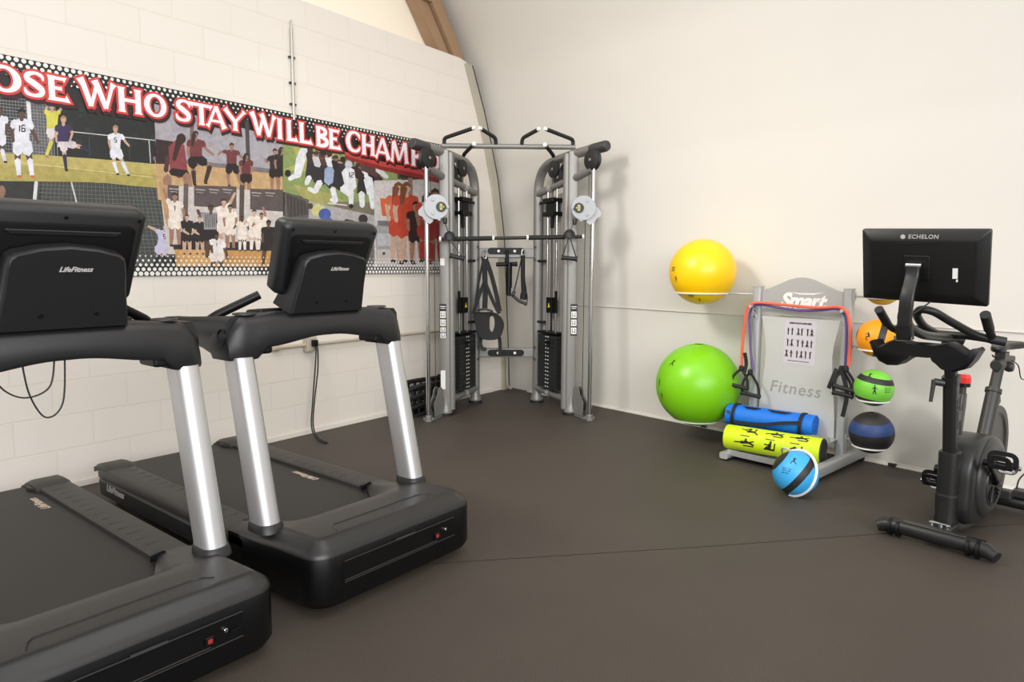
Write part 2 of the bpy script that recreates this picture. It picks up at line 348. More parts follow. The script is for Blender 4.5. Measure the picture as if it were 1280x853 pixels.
# ================================================================== banner
PRINT = """33 36 36 665 1148 988 1151 1274 1140 1670 1123 1643 591 623 535
43 48 45 1152 1013 1146 1005 1133 1001 1124 1004 1124 1011 1134 1018 1147 1019
43 48 45 1068 919 1059 906 1039 900 1025 906 1025 919 1041 930 1061 930
43 48 45 1446 1033 1439 1024 1422 1019 1409 1022 1410 1031 1423 1039 1440 1040
43 48 45 1116 1006 1111 992 1101 986 1093 994 1094 1009 1103 1020 1112 1018
43 48 45 1480 872 1470 863 1449 859 1433 861 1433 870 1450 877 1471 878
43 48 45 1188 879 1180 864 1162 859 1148 865 1149 880 1164 891 1181 890
43 48 45 1347 891 1340 882 1324 878 1312 881 1313 889 1325 896 1340 897
43 48 45 1290 1042 1279 1027 1258 1020 1241 1026 1242 1040 1260 1053 1281 1053
43 48 45 1327 990 1317 978 1296 972 1279 976 1280 988 1297 998 1318 999
43 48 45 1506 864 1498 853 1482 849 1469 854 1469 864 1483 873 1499 873
43 48 45 1340 957 1335 948 1325 944 1318 948 1318 957 1326 964 1336 964
43 48 45 1044 856 1039 846 1028 842 1020 847 1021 858 1030 866 1040 866
43 48 45 1285 972 1275 963 1253 957 1235 959 1236 967 1254 975 1276 977
43 48 45 1249 1004 1241 994 1224 990 1212 993 1212 1001 1226 1009 1242 1010
43 48 45 1204 848 1198 837 1186 833 1177 839 1178 850 1188 859 1199 858
43 48 45 1066 964 1058 953 1040 947 1027 952 1028 963 1042 973 1059 974
43 48 45 1146 951 1141 941 1131 937 1124 942 1124 953 1132 960 1142 960
43 48 45 1051 839 1042 824 1023 818 1008 825 1009 840 1025 851 1044 851
43 48 45 1407 818 1403 810 1395 806 1389 811 1389 820 1396 827 1404 826
43 48 45 1556 892 1549 877 1533 871 1522 879 1523 896 1535 907 1550 906
43 48 45 1349 850 1343 842 1331 839 1321 842 1322 850 1332 857 1344 857
43 48 45 1263 1024 1256 1009 1243 1003 1233 1011 1234 1027 1245 1038 1258 1037
43 48 45 1198 1047 1194 1039 1186 1036 1180 1039 1181 1047 1187 1053 1195 1053
43 48 45 1451 994 1445 987 1432 983 1422 986 1423 993 1433 999 1445 1000
43 48 45 1567 996 1562 989 1550 985 1541 988 1541 995 1551 1001 1562 1001
43 48 45 1063 980 1055 972 1039 967 1026 970 1027 977 1040 983 1056 985
43 48 45 1043 892 1038 877 1027 872 1020 881 1021 896 1030 907 1040 905
43 48 45 1093 890 1084 880 1066 875 1053 879 1053 888 1068 897 1085 897
43 48 45 1571 981 1565 970 1552 966 1543 971 1543 982 1554 990 1566 990
43 48 45 1042 910 1037 896 1027 892 1019 899 1020 913 1029 923 1039 922
43 48 45 1472 959 1467 950 1459 947 1452 951 1453 960 1460 967 1468 966
43 48 45 1151 985 1146 971 1135 966 1127 974 1128 988 1137 998 1147 997
43 48 45 1113 1020 1103 1008 1083 1002 1068 1006 1069 1017 1085 1027 1105 1028
43 48 45 1587 1005 1576 992 1552 985 1534 990 1535 1003 1554 1015 1577 1016
43 48 45 1453 886 1445 878 1429 874 1417 877 1417 884 1430 891 1446 891
43 48 45 1135 804 1125 790 1105 783 1090 791 1091 805 1108 817 1127 816
43 48 45 1203 873 1194 860 1176 855 1161 860 1162 872 1177 882 1196 883
90 90 93 653 975 986 996 983 693 632 674
47 49 50 653 975 866 999 861 704 633 682
117 119 122 660 995 662 996 654 679 652 678
117 119 122 673 996 675 997 667 680 665 679
117 119 122 686 997 688 998 680 681 678 680
117 119 122 699 998 701 999 694 681 691 681
117 119 122 712 999 714 1000 707 682 705 682
117 119 122 725 1000 727 1001 720 683 718 683
117 119 122 738 1001 741 1002 734 684 731 684
117 119 122 752 1003 754 1003 747 685 745 685
117 119 122 765 1004 767 1004 761 686 759 686
117 119 122 779 1005 781 1005 774 687 772 687
117 119 122 792 1006 795 1006 788 688 786 688
117 119 122 806 1007 808 1007 802 689 800 689
117 119 122 820 1008 822 1009 816 690 814 690
117 119 122 834 1009 836 1010 830 691 828 691
117 119 122 848 1010 850 1011 844 692 842 692
117 119 122 862 1011 864 1012 858 693 856 693
147 147 148 876 1012 878 1013 872 694 870 694
147 147 148 890 1014 892 1014 887 695 884 695
147 147 148 904 1015 906 1015 901 696 899 696
147 147 148 918 1016 921 1016 916 697 913 697
147 147 148 933 1017 935 1018 930 698 928 698
147 147 148 947 1018 950 1019 945 699 943 699
147 147 148 962 1019 964 1020 960 700 957 700
147 147 148 977 1021 979 1021 975 701 972 701
147 147 148 991 1022 994 1022 990 702 987 702
147 147 148 1006 1023 1009 1023 1005 703 1002 703
147 147 148 652 969 653 972 994 999 994 997
147 147 148 651 953 652 956 993 982 993 979
147 147 148 650 937 651 940 992 964 992 962
147 147 148 649 921 649 923 991 947 991 944
147 147 148 648 905 648 907 990 930 990 927
147 147 148 647 889 647 891 989 912 989 910
147 147 148 646 872 646 875 988 895 987 892
147 147 148 645 856 645 859 987 877 986 875
147 147 148 644 840 644 842 986 860 985 857
147 147 148 642 824 643 826 985 842 984 840
147 147 148 641 807 642 810 984 825 983 822
147 147 148 640 791 641 794 982 807 982 805
147 147 148 639 775 640 777 981 790 981 787
147 147 148 638 759 638 761 980 772 980 770
147 147 148 637 742 637 745 979 755 979 752
147 147 148 636 726 636 728 978 737 978 735
147 147 148 635 710 635 712 977 720 977 717
147 147 148 634 693 634 696 976 702 976 700
147 147 148 633 677 633 680 975 685 974 682
185 170 100 633 682 922 703 1206 716 1575 727 1587 581 1155 578 623 535
172 159 88 629 621 1077 651 1591 660 1587 581 1155 578 623 535
205 193 135 806 648 807 653 1522 646 1521 640
223 221 223 870 978 879 989 889 983 890 823 880 812 871 819
201 202 203 1080 849 1081 854 1558 873 1558 868
201 202 203 1506 863 1512 865 1514 730 1509 729
88 92 92 1170 842 1172 842 1168 707 1166 707
88 92 92 1278 846 1280 846 1277 720 1275 720
88 92 92 1390 851 1392 851 1390 734 1388 734
89 67 56 711 775 724 788 735 778 725 702 715 693 707 701
222 222 230 706 701 717 711 725 702 715 636 708 629 702 635
39 39 43 704 624 701 631 706 637 717 636 720 630 715 625
222 222 230 705 775 725 793 741 778 735 737 718 720 703 734
89 67 56 737 778 750 792 761 782 753 706 743 697 735 704
222 222 230 734 701 742 714 753 709 760 652 754 644 746 647
39 39 43 749 639 745 645 751 651 761 650 764 644 759 639
222 222 230 731 778 750 797 767 783 763 741 745 724 730 737
222 222 230 711 869 733 881 753 885 774 879 765 836 761 782 712 775 714 828
222 222 230 712 784 761 791 763 762 706 753
89 67 56 707 867 716 873 721 866 710 820 702 815 697 821
89 67 56 697 818 703 826 710 823 710 781 706 776 701 778
222 222 230 704 867 716 876 724 866 718 843 707 834 700 844
89 67 56 763 873 770 882 778 879 782 834 776 826 769 829
89 67 56 769 832 776 838 782 832 772 789 766 785 763 789
222 222 230 760 872 769 885 781 880 782 858 774 845 763 850
89 67 56 737 891 744 898 750 893 750 878 742 870 735 876
89 67 56 757 909 754 897 747 889 739 887 733 893 732 904 735 916 742 925 750 926 756 920
56 44 38 730 901 732 918 746 930 759 922 759 909 750 915 737 911
89 67 56 802 751 821 769 837 755 823 662 809 649 797 660
222 222 230 796 658 810 674 824 664 821 584 811 573 802 580
201 94 86 806 568 802 576 808 583 821 582 825 575 819 569
222 222 230 793 750 822 777 845 755 838 705 812 681 791 701
89 67 56 837 751 852 773 872 765 881 673 870 657 855 663
222 222 230 854 664 867 681 882 672 882 591 873 579 863 585
201 94 86 867 575 863 582 869 589 883 588 886 581 881 575
222 222 230 828 747 851 781 881 769 885 718 865 688 838 699
222 222 230 798 864 829 880 858 885 889 879 876 827 871 760 800 750 803 815
222 222 230 801 761 871 771 875 735 793 724
89 67 56 797 863 810 873 818 862 803 806 793 798 786 808
89 67 56 786 804 794 815 804 810 804 759 798 751 791 755
222 222 230 794 863 811 876 822 862 814 834 798 822 788 836
89 67 56 867 864 875 879 888 876 902 820 895 807 884 809
89 67 56 885 809 890 822 902 821 919 770 915 761 907 762
222 222 230 863 862 874 882 892 879 899 850 889 831 872 835
89 67 56 836 892 844 901 852 895 852 877 842 867 833 874
89 67 56 861 915 857 900 849 890 839 888 831 896 829 909 833 924 842 934 852 936 859 928
21 19 19 827 905 830 925 847 941 863 931 863 915 852 922 836 917
49 49 57 828 846 835 847 832 814 826 813
49 49 57 841 845 842 852 856 854 856 847
49 49 57 839 848 844 849 843 832 838 831
49 49 57 840 829 841 835 855 837 855 831
49 49 57 838 831 843 832 842 816 836 815
49 49 57 839 812 840 819 854 821 854 814
49 49 57 852 834 858 835 857 818 851 817
195 162 141 966 843 980 856 992 847 985 779 974 769 965 776
209 202 84 965 780 978 787 985 775 955 702 946 698 942 706
185 110 86 944 693 941 699 946 705 957 704 960 699 956 694
216 208 208 960 842 980 862 999 848 995 810 976 792 959 805
195 162 141 993 833 989 850 1004 862 1043 850 1047 837 1036 828
209 202 84 1029 835 1038 847 1050 843 1057 772 1050 763 1042 767
185 110 86 1045 758 1041 764 1047 770 1058 770 1061 764 1057 759
216 208 208 991 826 984 851 1006 869 1028 862 1034 840 1014 823
209 202 84 957 937 980 950 1002 954 1025 949 1016 905 1011 850 958 841 961 896
216 208 208 959 851 1012 859 1014 829 953 819
195 162 141 971 935 963 925 955 930 955 954 961 962 969 958
195 162 141 968 954 959 950 956 958 970 984 976 986 978 981
209 202 84 974 936 963 923 952 929 952 941 962 953 973 947
195 162 141 1024 937 1013 935 1012 947 1028 967 1037 968 1038 959
195 162 141 1040 963 1032 956 1026 962 1033 991 1038 995 1043 991
209 202 84 1026 935 1012 933 1010 948 1018 958 1031 960 1033 946
195 162 141 985 960 992 967 999 963 999 948 990 939 983 945
195 162 141 1007 979 1003 967 996 958 987 957 981 963 979 974 982 986 990 995 998 997 1005 990
140 107 74 978 971 979 988 994 1001 1008 993 1008 979 999 985 985 981
195 162 141 1023 778 1036 793 1049 784 1047 717 1038 706 1028 712
41 46 65 1027 712 1037 724 1048 717 1048 641 1041 632 1034 637
39 39 43 1036 628 1033 634 1039 640 1050 639 1053 633 1048 628
209 197 201 1016 776 1036 798 1056 786 1055 749 1037 729 1019 740
195 162 141 1048 769 1043 785 1057 798 1129 783 1133 771 1122 761
41 46 65 1120 761 1118 775 1131 783 1180 759 1181 749 1172 743
39 39 43 1171 739 1168 746 1173 752 1185 751 1189 746 1184 740
209 197 201 1046 762 1038 786 1059 805 1098 797 1106 775 1086 757
59 44 84 1008 873 1031 886 1054 890 1077 884 1067 840 1063 785 1009 777 1012 832
209 197 201 1010 787 1063 794 1066 764 1004 756
195 162 141 1003 871 1013 878 1019 870 1007 824 999 818 994 825
195 162 141 994 822 1000 830 1007 826 1008 784 1004 778 998 781
59 44 84 1001 871 1014 881 1022 870 1016 847 1004 838 996 848
195 162 141 1062 872 1067 883 1077 882 1091 847 1086 838 1078 838
195 162 141 1078 844 1086 849 1091 842 1075 800 1069 797 1066 802
59 44 84 1059 870 1066 885 1080 884 1087 867 1080 852 1067 853
195 162 141 1036 896 1043 903 1050 898 1051 883 1042 874 1034 880
195 162 141 1058 914 1055 902 1047 894 1039 892 1032 899 1030 910 1034 922 1041 931 1049 932 1056 926
176 118 77 1029 907 1030 923 1046 936 1059 928 1059 915 1050 921 1036 917
195 162 141 1285 774 1299 787 1312 779 1308 707 1297 698 1288 704
222 222 230 1287 701 1295 714 1308 711 1321 649 1315 640 1307 643
39 39 43 1309 635 1306 641 1311 647 1323 646 1326 641 1321 636
222 222 230 1279 773 1299 793 1319 780 1316 741 1298 723 1280 735
195 162 141 1311 773 1321 790 1337 786 1356 716 1348 704 1336 707
222 222 230 1336 706 1343 719 1356 718 1381 651 1376 641 1367 642
39 39 43 1369 636 1366 642 1371 648 1383 647 1386 641 1382 636
222 222 230 1305 770 1320 795 1344 789 1354 751 1341 729 1319 733
222 222 230 1281 867 1305 879 1327 882 1351 877 1342 835 1337 781 1283 774 1285 827
222 222 230 1284 783 1338 790 1341 761 1277 753
195 162 141 1276 861 1286 868 1292 861 1283 822 1275 817 1270 823
195 162 141 1270 820 1276 828 1283 825 1287 787 1283 782 1278 784
222 222 230 1273 861 1286 871 1295 861 1291 842 1279 833 1270 842
195 162 141 1339 864 1343 876 1354 877 1376 841 1373 831 1364 831
195 162 141 1364 830 1367 840 1376 841 1393 819 1392 812 1385 811
222 222 230 1337 862 1342 878 1356 879 1368 861 1363 847 1349 846
195 162 141 1309 888 1317 895 1324 891 1324 876 1315 868 1307 873
195 162 141 1331 906 1328 894 1321 886 1312 885 1305 891 1303 902 1307 914 1314 922 1323 923 1329 917
165 132 99 1302 899 1303 915 1319 928 1333 920 1333 907 1323 912 1309 909
49 49 57 1308 849 1308 854 1321 856 1321 851
49 49 57 1306 851 1311 852 1310 839 1305 838
49 49 57 1307 836 1307 841 1320 843 1320 838
49 49 57 1317 840 1323 841 1322 827 1317 827
49 49 57 1306 823 1307 828 1319 830 1319 824
45 46 45 623 535 1155 578 1587 581 1611 262 1607 36 588 36
64 66 64 912 555 1242 582 1587 576 1621 262 1487 36 917 36
109 113 109 904 554 906 554 826 36 824 36
109 113 109 923 556 925 556 849 36 847 36
109 113 109 942 558 944 558 873 36 871 36
109 113 109 962 560 964 560 897 36 895 36
109 113 109 982 562 984 562 921 36 919 36
109 113 109 1002 564 1004 564 946 36 943 36
109 113 109 1022 566 1024 566 970 36 968 36
109 113 109 1042 568 1044 568 995 36 993 36
109 113 109 1062 570 1065 570 1021 36 1018 36
109 113 109 1083 571 1085 572 1046 36 1044 36
109 113 109 1104 573 1106 574 1072 36 1070 36
109 113 109 1125 575 1127 576 1098 36 1096 36
109 113 109 1146 577 1148 578 1124 36 1122 36
109 113 109 1167 577 1169 578 1151 36 1149 36
109 113 109 1188 577 1190 578 1178 36 1175 36
109 113 109 1210 577 1212 578 1205 36 1203 36
109 113 109 1231 577 1234 578 1232 36 1230 36
109 113 109 1253 577 1256 578 1260 36 1258 36
109 113 109 1275 577 1278 578 1288 36 1286 36
109 113 109 1298 577 1300 578 1317 36 1314 36
109 113 109 1320 577 1322 578 1345 36 1343 36
109 113 109 1343 577 1345 578 1374 36 1372 36
109 113 109 1365 577 1368 578 1404 36 1401 36
109 113 109 1389 577 1391 578 1433 36 1431 36
109 113 109 1412 577 1414 578 1463 36 1460 36
109 113 109 1435 577 1438 578 1493 36 1491 36
109 113 109 1459 577 1462 578 1524 36 1521 36
109 113 109 1483 577 1485 578 1555 36 1552 36
109 113 109 1507 577 1510 578 1586 36 1584 36
109 113 109 1531 577 1534 578 1618 36 1615 36
109 113 109 1556 577 1559 578 1650 36 1647 36
109 113 109 1581 577 1583 578 1683 36 1680 36
109 113 109 1606 577 1608 578 1715 36 1713 36
109 113 109 1631 577 1634 578 1749 36 1746 36
109 113 109 904 540 904 542 1637 576 1637 574
109 113 109 902 518 903 521 1636 552 1636 550
109 113 109 901 496 901 499 1635 528 1635 525
109 113 109 900 475 900 477 1634 504 1633 501
109 113 109 898 453 898 455 1632 480 1632 477
109 113 109 897 431 897 433 1631 456 1631 453
109 113 109 895 409 896 412 1630 432 1630 429
109 113 109 894 387 894 390 1629 407 1628 405
109 113 109 893 365 893 368 1627 383 1627 380
109 113 109 891 344 892 346 1626 359 1626 356
109 113 109 890 322 890 324 1625 335 1625 332
109 113 109 889 300 889 302 1624 310 1623 308
109 113 109 887 278 887 280 1622 286 1622 283
109 113 109 886 256 886 258 1621 262 1621 259
109 113 109 884 234 885 236 1620 237 1620 235
109 113 109 883 212 883 214 1619 213 1618 210
109 113 109 882 190 882 192 1617 189 1617 186
109 113 109 880 168 880 170 1616 164 1616 162
109 113 109 879 146 879 148 1615 140 1615 137
109 113 109 877 124 878 126 1614 115 1613 113
109 113 109 876 102 876 104 1612 91 1612 88
109 113 109 875 80 875 82 1611 67 1611 64
109 113 109 873 57 873 60 1610 42 1610 39
109 113 109 872 36 872 38 1609 36 1608 36
109 113 109 871 36 871 36 1607 36 1607 36
109 113 109 869 36 869 36 1606 36 1606 36
210 211 209 881 553 891 561 898 553 877 404 867 396 860 405
200 201 200 1059 568 1067 571 1104 362 1096 359
141 108 88 745 489 740 469 731 456 720 455 712 466 710 486 714 506 724 519 735 520 743 508
56 44 40 964 446 958 432 943 423 927 422 913 429 909 442 915 455 929 464 946 465 959 458
71 73 62 1304 109 1612 85 1607 36 1298 36
195 162 141 1517 217 1536 232 1553 217 1544 158 1530 147 1517 158
39 39 47 1517 164 1536 169 1543 153 1503 80 1491 77 1486 88
220 220 223 1490 74 1486 81 1492 86 1504 84 1507 78 1502 73
193 189 214 1508 217 1536 239 1562 217 1557 185 1531 165 1508 185
195 162 141 1555 219 1575 233 1591 217 1578 152 1563 142 1551 154
39 39 47 1550 152 1564 164 1579 154 1576 91 1566 82 1556 90
220 220 223 1561 80 1557 86 1563 92 1575 90 1579 84 1574 79
193 189 214 1546 220 1576 240 1600 217 1593 181 1566 162 1544 184
193 189 214 1526 311 1559 321 1590 322 1622 315 1610 273 1595 219 1522 217 1533 270
193 189 214 1522 226 1596 228 1600 198 1514 196
195 162 141 1551 316 1551 301 1537 296 1507 317 1506 329 1518 333
195 162 141 1517 334 1519 322 1508 316 1472 335 1471 343 1478 347
193 189 214 1553 319 1554 300 1535 293 1520 303 1519 321 1536 328
195 162 141 1595 310 1606 321 1618 313 1618 268 1608 259 1598 266
195 162 141 1599 269 1610 274 1617 265 1601 223 1593 219 1588 226
193 189 214 1591 309 1606 324 1622 313 1622 291 1608 277 1593 287
195 162 141 1570 331 1579 337 1585 330 1584 315 1574 309 1566 317
195 162 141 1595 346 1591 335 1584 327 1575 327 1567 334 1565 345 1569 357 1576 364 1586 364 1593 358
90 76 61 1564 342 1565 358 1581 369 1596 360 1596 346 1586 353 1571 351
49 49 57 1566 291 1566 296 1580 297 1579 291
49 49 57 1563 293 1569 294 1568 280 1563 280
49 49 57 1565 277 1566 283 1579 283 1579 278
49 49 57 1576 281 1581 281 1581 267 1575 267
49 49 57 1565 264 1565 269 1578 270 1578 265
164 160 167 1550 1091 1719 1073 2132 1038 2471 1007 2454 549 1543 581
117 110 115 1528 770 2463 790 2461 756 1527 746
193 159 115 1537 747 2461 756 2452 508 1544 508
115 98 94 1774 1042 1801 1037 1787 757 1760 754
70 65 66 2161 1150 2191 1144 2192 733 2161 730
49 36 37 1549 879 1683 879 1671 738 1541 728
137 63 68 1626 842 1675 892 1729 865 1742 706 1686 651 1628 683
55 34 32 1684 920 1712 935 1728 914 1669 765 1654 756 1645 768
54 36 32 1742 907 1734 886 1718 871 1699 868 1684 878 1679 898 1686 920 1702 935 1721 937 1737 927
34 26 27 1633 667 1620 691 1643 712 1741 711 1756 684 1730 660
155 118 98 1583 650 1613 674 1639 654 1616 453 1594 436 1575 451
155 118 98 1706 667 1732 697 1764 682 1774 560 1752 536 1727 549
85 45 49 1605 781 1619 791 1630 781 1618 691 1601 679 1588 691
155 118 98 1756 780 1776 800 1798 788 1796 708 1781 693 1765 702
57 44 42 1764 702 1780 718 1797 708 1795 631 1784 620 1773 627
39 39 43 1778 616 1774 624 1781 630 1796 629 1800 623 1794 617
34 26 27 1746 778 1776 808 1808 791 1807 746 1780 720 1751 735
155 118 98 1804 779 1805 804 1831 813 1904 762 1903 743 1883 736
57 44 42 1877 752 1898 762 1910 746 1870 645 1855 638 1847 649
39 39 43 1852 634 1848 641 1855 648 1870 647 1875 641 1868 634
34 26 27 1797 770 1798 808 1838 822 1877 794 1877 759 1841 747
112 54 59 1751 897 1788 913 1823 918 1860 913 1847 862 1842 799 1757 789 1759 851
34 26 27 1758 799 1842 810 1848 775 1749 764
155 118 98 1752 896 1767 906 1777 895 1762 842 1749 834 1741 843
155 118 98 1741 840 1750 851 1762 846 1764 797 1757 790 1749 793
112 54 59 1748 897 1768 909 1781 895 1774 868 1755 857 1742 870
155 118 98 1833 895 1840 911 1856 912 1886 866 1881 853 1866 852
155 118 98 1869 850 1869 863 1883 869 1929 837 1929 827 1918 824
112 54 59 1830 893 1838 914 1860 915 1875 892 1867 872 1846 871
155 118 98 1797 924 1806 933 1815 927 1816 910 1804 900 1794 907
155 118 98 1825 946 1821 932 1811 922 1800 921 1791 928 1788 940 1793 954 1802 964 1813 966 1822 959
54 39 36 1786 937 1788 956 1808 971 1826 962 1827 946 1814 953 1796 948
54 39 36 1780 941 1798 954 1812 942 1788 871 1780 865 1774 871
155 118 98 2016 763 2036 776 2051 763 2034 703 2019 693 2008 704
155 118 98 2007 700 2020 713 2035 706 2034 647 2025 638 2015 643
39 39 43 2020 634 2016 640 2022 646 2035 645 2039 640 2033 635
34 26 27 2008 764 2037 782 2059 762 2050 729 2023 713 2003 731
155 118 98 2058 760 2071 779 2092 775 2108 716 2099 702 2083 706
155 118 98 2082 705 2092 720 2109 717 2126 657 2118 647 2106 650
39 39 43 2111 643 2107 649 2113 655 2127 654 2130 648 2125 643
34 26 27 2050 757 2069 785 2101 779 2110 746 2092 721 2063 727
112 54 59 2009 868 2040 880 2069 884 2101 880 2090 837 2086 784 2015 775 2016 828
34 26 27 2015 784 2086 793 2091 764 2008 754
155 118 98 2016 873 2024 864 2015 853 1977 849 1970 857 1978 866
155 118 98 1971 863 1983 863 1984 853 1962 834 1954 834 1954 841
112 54 59 2016 876 2027 864 2015 849 1996 848 1986 859 1997 873
155 118 98 2084 865 2088 878 2102 880 2126 853 2122 842 2110 840
155 118 98 2112 839 2112 850 2124 854 2148 837 2148 830 2139 827
112 54 59 2081 863 2086 880 2105 883 2117 869 2112 853 2094 850
155 118 98 2047 890 2055 897 2063 892 2064 878 2054 869 2045 875
155 118 98 2072 908 2068 896 2060 888 2050 887 2042 893 2040 904 2043 915 2052 923 2061 925 2069 919
54 39 36 2038 900 2040 917 2057 929 2073 921 2073 908 2062 914 2046 910
155 118 98 2119 721 2139 736 2158 723 2146 649 2131 638 2117 647
155 118 98 2116 647 2133 659 2147 649 2136 583 2125 575 2115 583
39 39 43 2121 572 2116 578 2123 584 2136 583 2140 578 2134 573
34 26 27 2109 720 2140 743 2167 724 2161 683 2133 663 2109 680
155 118 98 2152 722 2170 739 2191 729 2189 655 2175 642 2160 650
155 118 98 2159 650 2174 663 2190 654 2186 588 2175 579 2164 586
39 39 43 2170 576 2166 582 2172 588 2186 587 2189 582 2184 577
34 26 27 2142 720 2170 746 2201 731 2200 690 2174 666 2147 681
103 50 55 2108 812 2143 825 2175 829 2210 824 2198 781 2194 728 2115 720 2116 772
34 26 27 2116 728 2195 737 2200 708 2108 699
155 118 98 2111 811 2125 820 2134 810 2121 765 2109 758 2101 766
155 118 98 2101 763 2110 773 2121 768 2123 727 2116 721 2109 724
103 50 55 2107 812 2126 822 2138 810 2132 787 2114 777 2102 789
155 118 98 2183 816 2193 828 2207 823 2213 779 2204 769 2193 773
155 118 98 2193 776 2204 784 2213 776 2202 734 2193 729 2187 734
103 50 55 2178 815 2193 831 2211 824 2214 802 2201 787 2184 793
155 118 98 2151 835 2160 841 2168 837 2169 822 2158 814 2149 820
155 118 98 2176 852 2173 840 2164 832 2154 831 2146 837 2144 848 2147 860 2156 868 2166 869 2174 863
47 34 32 2142 845 2144 861 2161 874 2178 866 2178 853 2167 858 2150 855
47 34 32 2136 849 2152 860 2165 849 2144 789 2137 784 2131 789
155 118 98 2346 778 2367 793 2386 781 2374 704 2358 692 2344 702
155 118 98 2343 702 2360 714 2375 704 2364 636 2352 628 2342 635
39 39 43 2347 624 2343 631 2349 637 2364 636 2368 630 2362 625
34 26 27 2336 777 2367 800 2396 782 2389 739 2360 719 2335 736
155 118 98 2381 780 2400 797 2421 787 2420 710 2406 697 2390 705
155 118 98 2389 705 2405 719 2421 710 2417 642 2406 632 2395 639
39 39 43 2400 629 2396 635 2403 641 2417 640 2421 635 2415 629
34 26 27 2371 778 2400 804 2431 789 2431 746 2404 723 2376 737
42 35 37 2335 872 2370 886 2404 890 2440 886 2428 841 2424 786 2343 777 2343 831
34 26 27 2343 786 2425 795 2430 765 2335 755
155 118 98 2342 874 2358 876 2361 863 2323 823 2310 822 2308 833
155 118 98 2326 831 2317 821 2305 825 2302 849 2308 856 2317 854
42 35 37 2339 876 2361 879 2364 861 2345 841 2325 839 2322 855
155 118 98 2413 877 2424 889 2439 885 2446 839 2436 829 2424 833
155 118 98 2424 836 2436 844 2446 836 2434 792 2425 787 2419 792
42 35 37 2409 876 2424 892 2443 886 2446 863 2433 848 2415 854
155 118 98 2379 896 2388 903 2397 898 2398 883 2387 875 2377 881
155 118 98 2406 915 2402 903 2393 894 2382 893 2374 899 2371 910 2375 922 2384 931 2395 932 2403 926
47 34 32 2369 907 2371 924 2389 937 2407 929 2408 915 2396 921 2378 917
155 118 98 2398 789 2419 804 2437 792 2425 712 2410 701 2396 710
155 118 98 2395 710 2412 722 2426 712 2415 641 2404 633 2394 640
39 39 43 2399 629 2394 635 2401 642 2416 641 2420 635 2414 629
34 26 27 2389 789 2419 811 2447 793 2440 749 2412 729 2388 745
155 118 98 2435 792 2454 808 2475 799 2474 718 2460 706 2445 713
155 118 98 2444 713 2459 726 2475 718 2471 647 2461 638 2450 644
39 39 43 2455 634 2450 640 2457 646 2472 645 2477 640 2470 634
34 26 27 2426 790 2454 815 2484 800 2484 756 2458 734 2431 747
38 32 35 2390 889 2424 902 2457 907 2491 901 2480 855 2476 797 2397 789 2398 845
34 26 27 2397 798 2476 807 2482 776 2390 766
155 118 98 2388 887 2402 895 2411 886 2396 837 2385 831 2377 838
155 118 98 2376 835 2386 845 2396 840 2399 796 2393 790 2385 793
38 32 35 2384 887 2402 898 2415 886 2408 861 2390 852 2378 863
155 118 98 2469 893 2480 905 2494 901 2501 853 2492 843 2481 847
155 118 98 2481 850 2492 857 2501 850 2489 804 2480 799 2474 804
38 32 35 2465 892 2479 908 2498 902 2501 878 2488 864 2471 869
155 118 98 2432 913 2441 920 2450 915 2451 900 2440 890 2429 897
155 118 98 2460 932 2456 920 2446 911 2435 909 2426 916 2423 927 2427 940 2437 949 2448 951 2457 944
56 40 36 2421 924 2423 942 2442 955 2461 947 2462 933 2449 939 2431 935
56 40 36 2414 928 2433 940 2447 928 2424 864 2416 858 2409 864
200 192 187 1558 598 2457 635 2439 160 1586 171
184 146 105 1550 626 1627 584 1631 263 1586 362
88 77 77 1608 607 1680 606 1673 467 1602 477
190 180 179 1617 580 1618 586 1679 586 1678 581
171 161 159 1621 564 1622 568 1668 567 1667 563
88 77 77 1780 618 2079 638 2072 489 1773 484
190 180 179 1789 591 1790 596 1855 597 1854 591
171 161 159 1794 574 1794 578 1843 577 1842 573
190 180 179 1882 599 1883 605 1950 605 1949 599
171 161 159 1887 581 1888 586 1938 585 1937 580
190 180 179 1978 607 1979 613 2049 614 2048 608
171 161 159 1983 590 1984 594 2036 594 2035 589
88 77 77 2181 634 2457 650 2451 491 2175 490
190 180 179 2192 604 2193 610 2268 611 2267 605
171 161 159 2197 586 2198 591 2254 590 2253 585
190 180 179 2299 613 2300 619 2377 620 2376 614
171 161 159 2304 594 2305 600 2363 599 2362 594
100 86 85 1712 622 1743 625 1725 358 1693 357
80 71 69 2103 648 2139 652 2121 361 2085 359
59 51 51 2445 680 2479 683 2458 143 2424 142
51 43 45 1620 232 2430 288 2426 183 1628 197
36 31 33 1665 315 1880 313 1875 207 1659 202
192 144 86 1633 202 2427 206 2421 55 1636 59
207 161 100 1659 197 1875 201 1904 111 1664 100
155 118 98 1607 391 1627 406 1645 392 1632 307 1617 295 1604 307
155 118 98 1603 307 1619 318 1633 306 1621 232 1610 224 1601 232
39 39 43 1605 220 1601 227 1608 233 1622 231 1626 225 1620 219
229 217 206 1598 391 1628 413 1654 392 1647 345 1620 325 1597 345
155 118 98 1641 391 1660 408 1679 396 1677 310 1663 297 1649 307
155 118 98 1648 307 1663 320 1678 310 1673 234 1663 225 1652 232
39 39 43 1657 221 1653 228 1659 235 1674 233 1678 226 1672 221
229 217 206 1632 389 1660 415 1689 397 1688 350 1662 327 1636 343
229 217 206 1600 497 1633 509 1665 512 1698 504 1686 456 1681 394 1605 390 1607 451
229 217 206 1606 400 1682 405 1687 371 1598 366
155 118 98 1625 497 1618 483 1603 485 1587 525 1593 537 1605 535
155 118 98 1605 533 1598 523 1586 527 1578 573 1584 581 1591 578
229 217 206 1628 499 1619 481 1600 483 1592 503 1600 521 1618 518
155 118 98 1672 491 1680 505 1694 502 1711 454 1704 443 1692 446
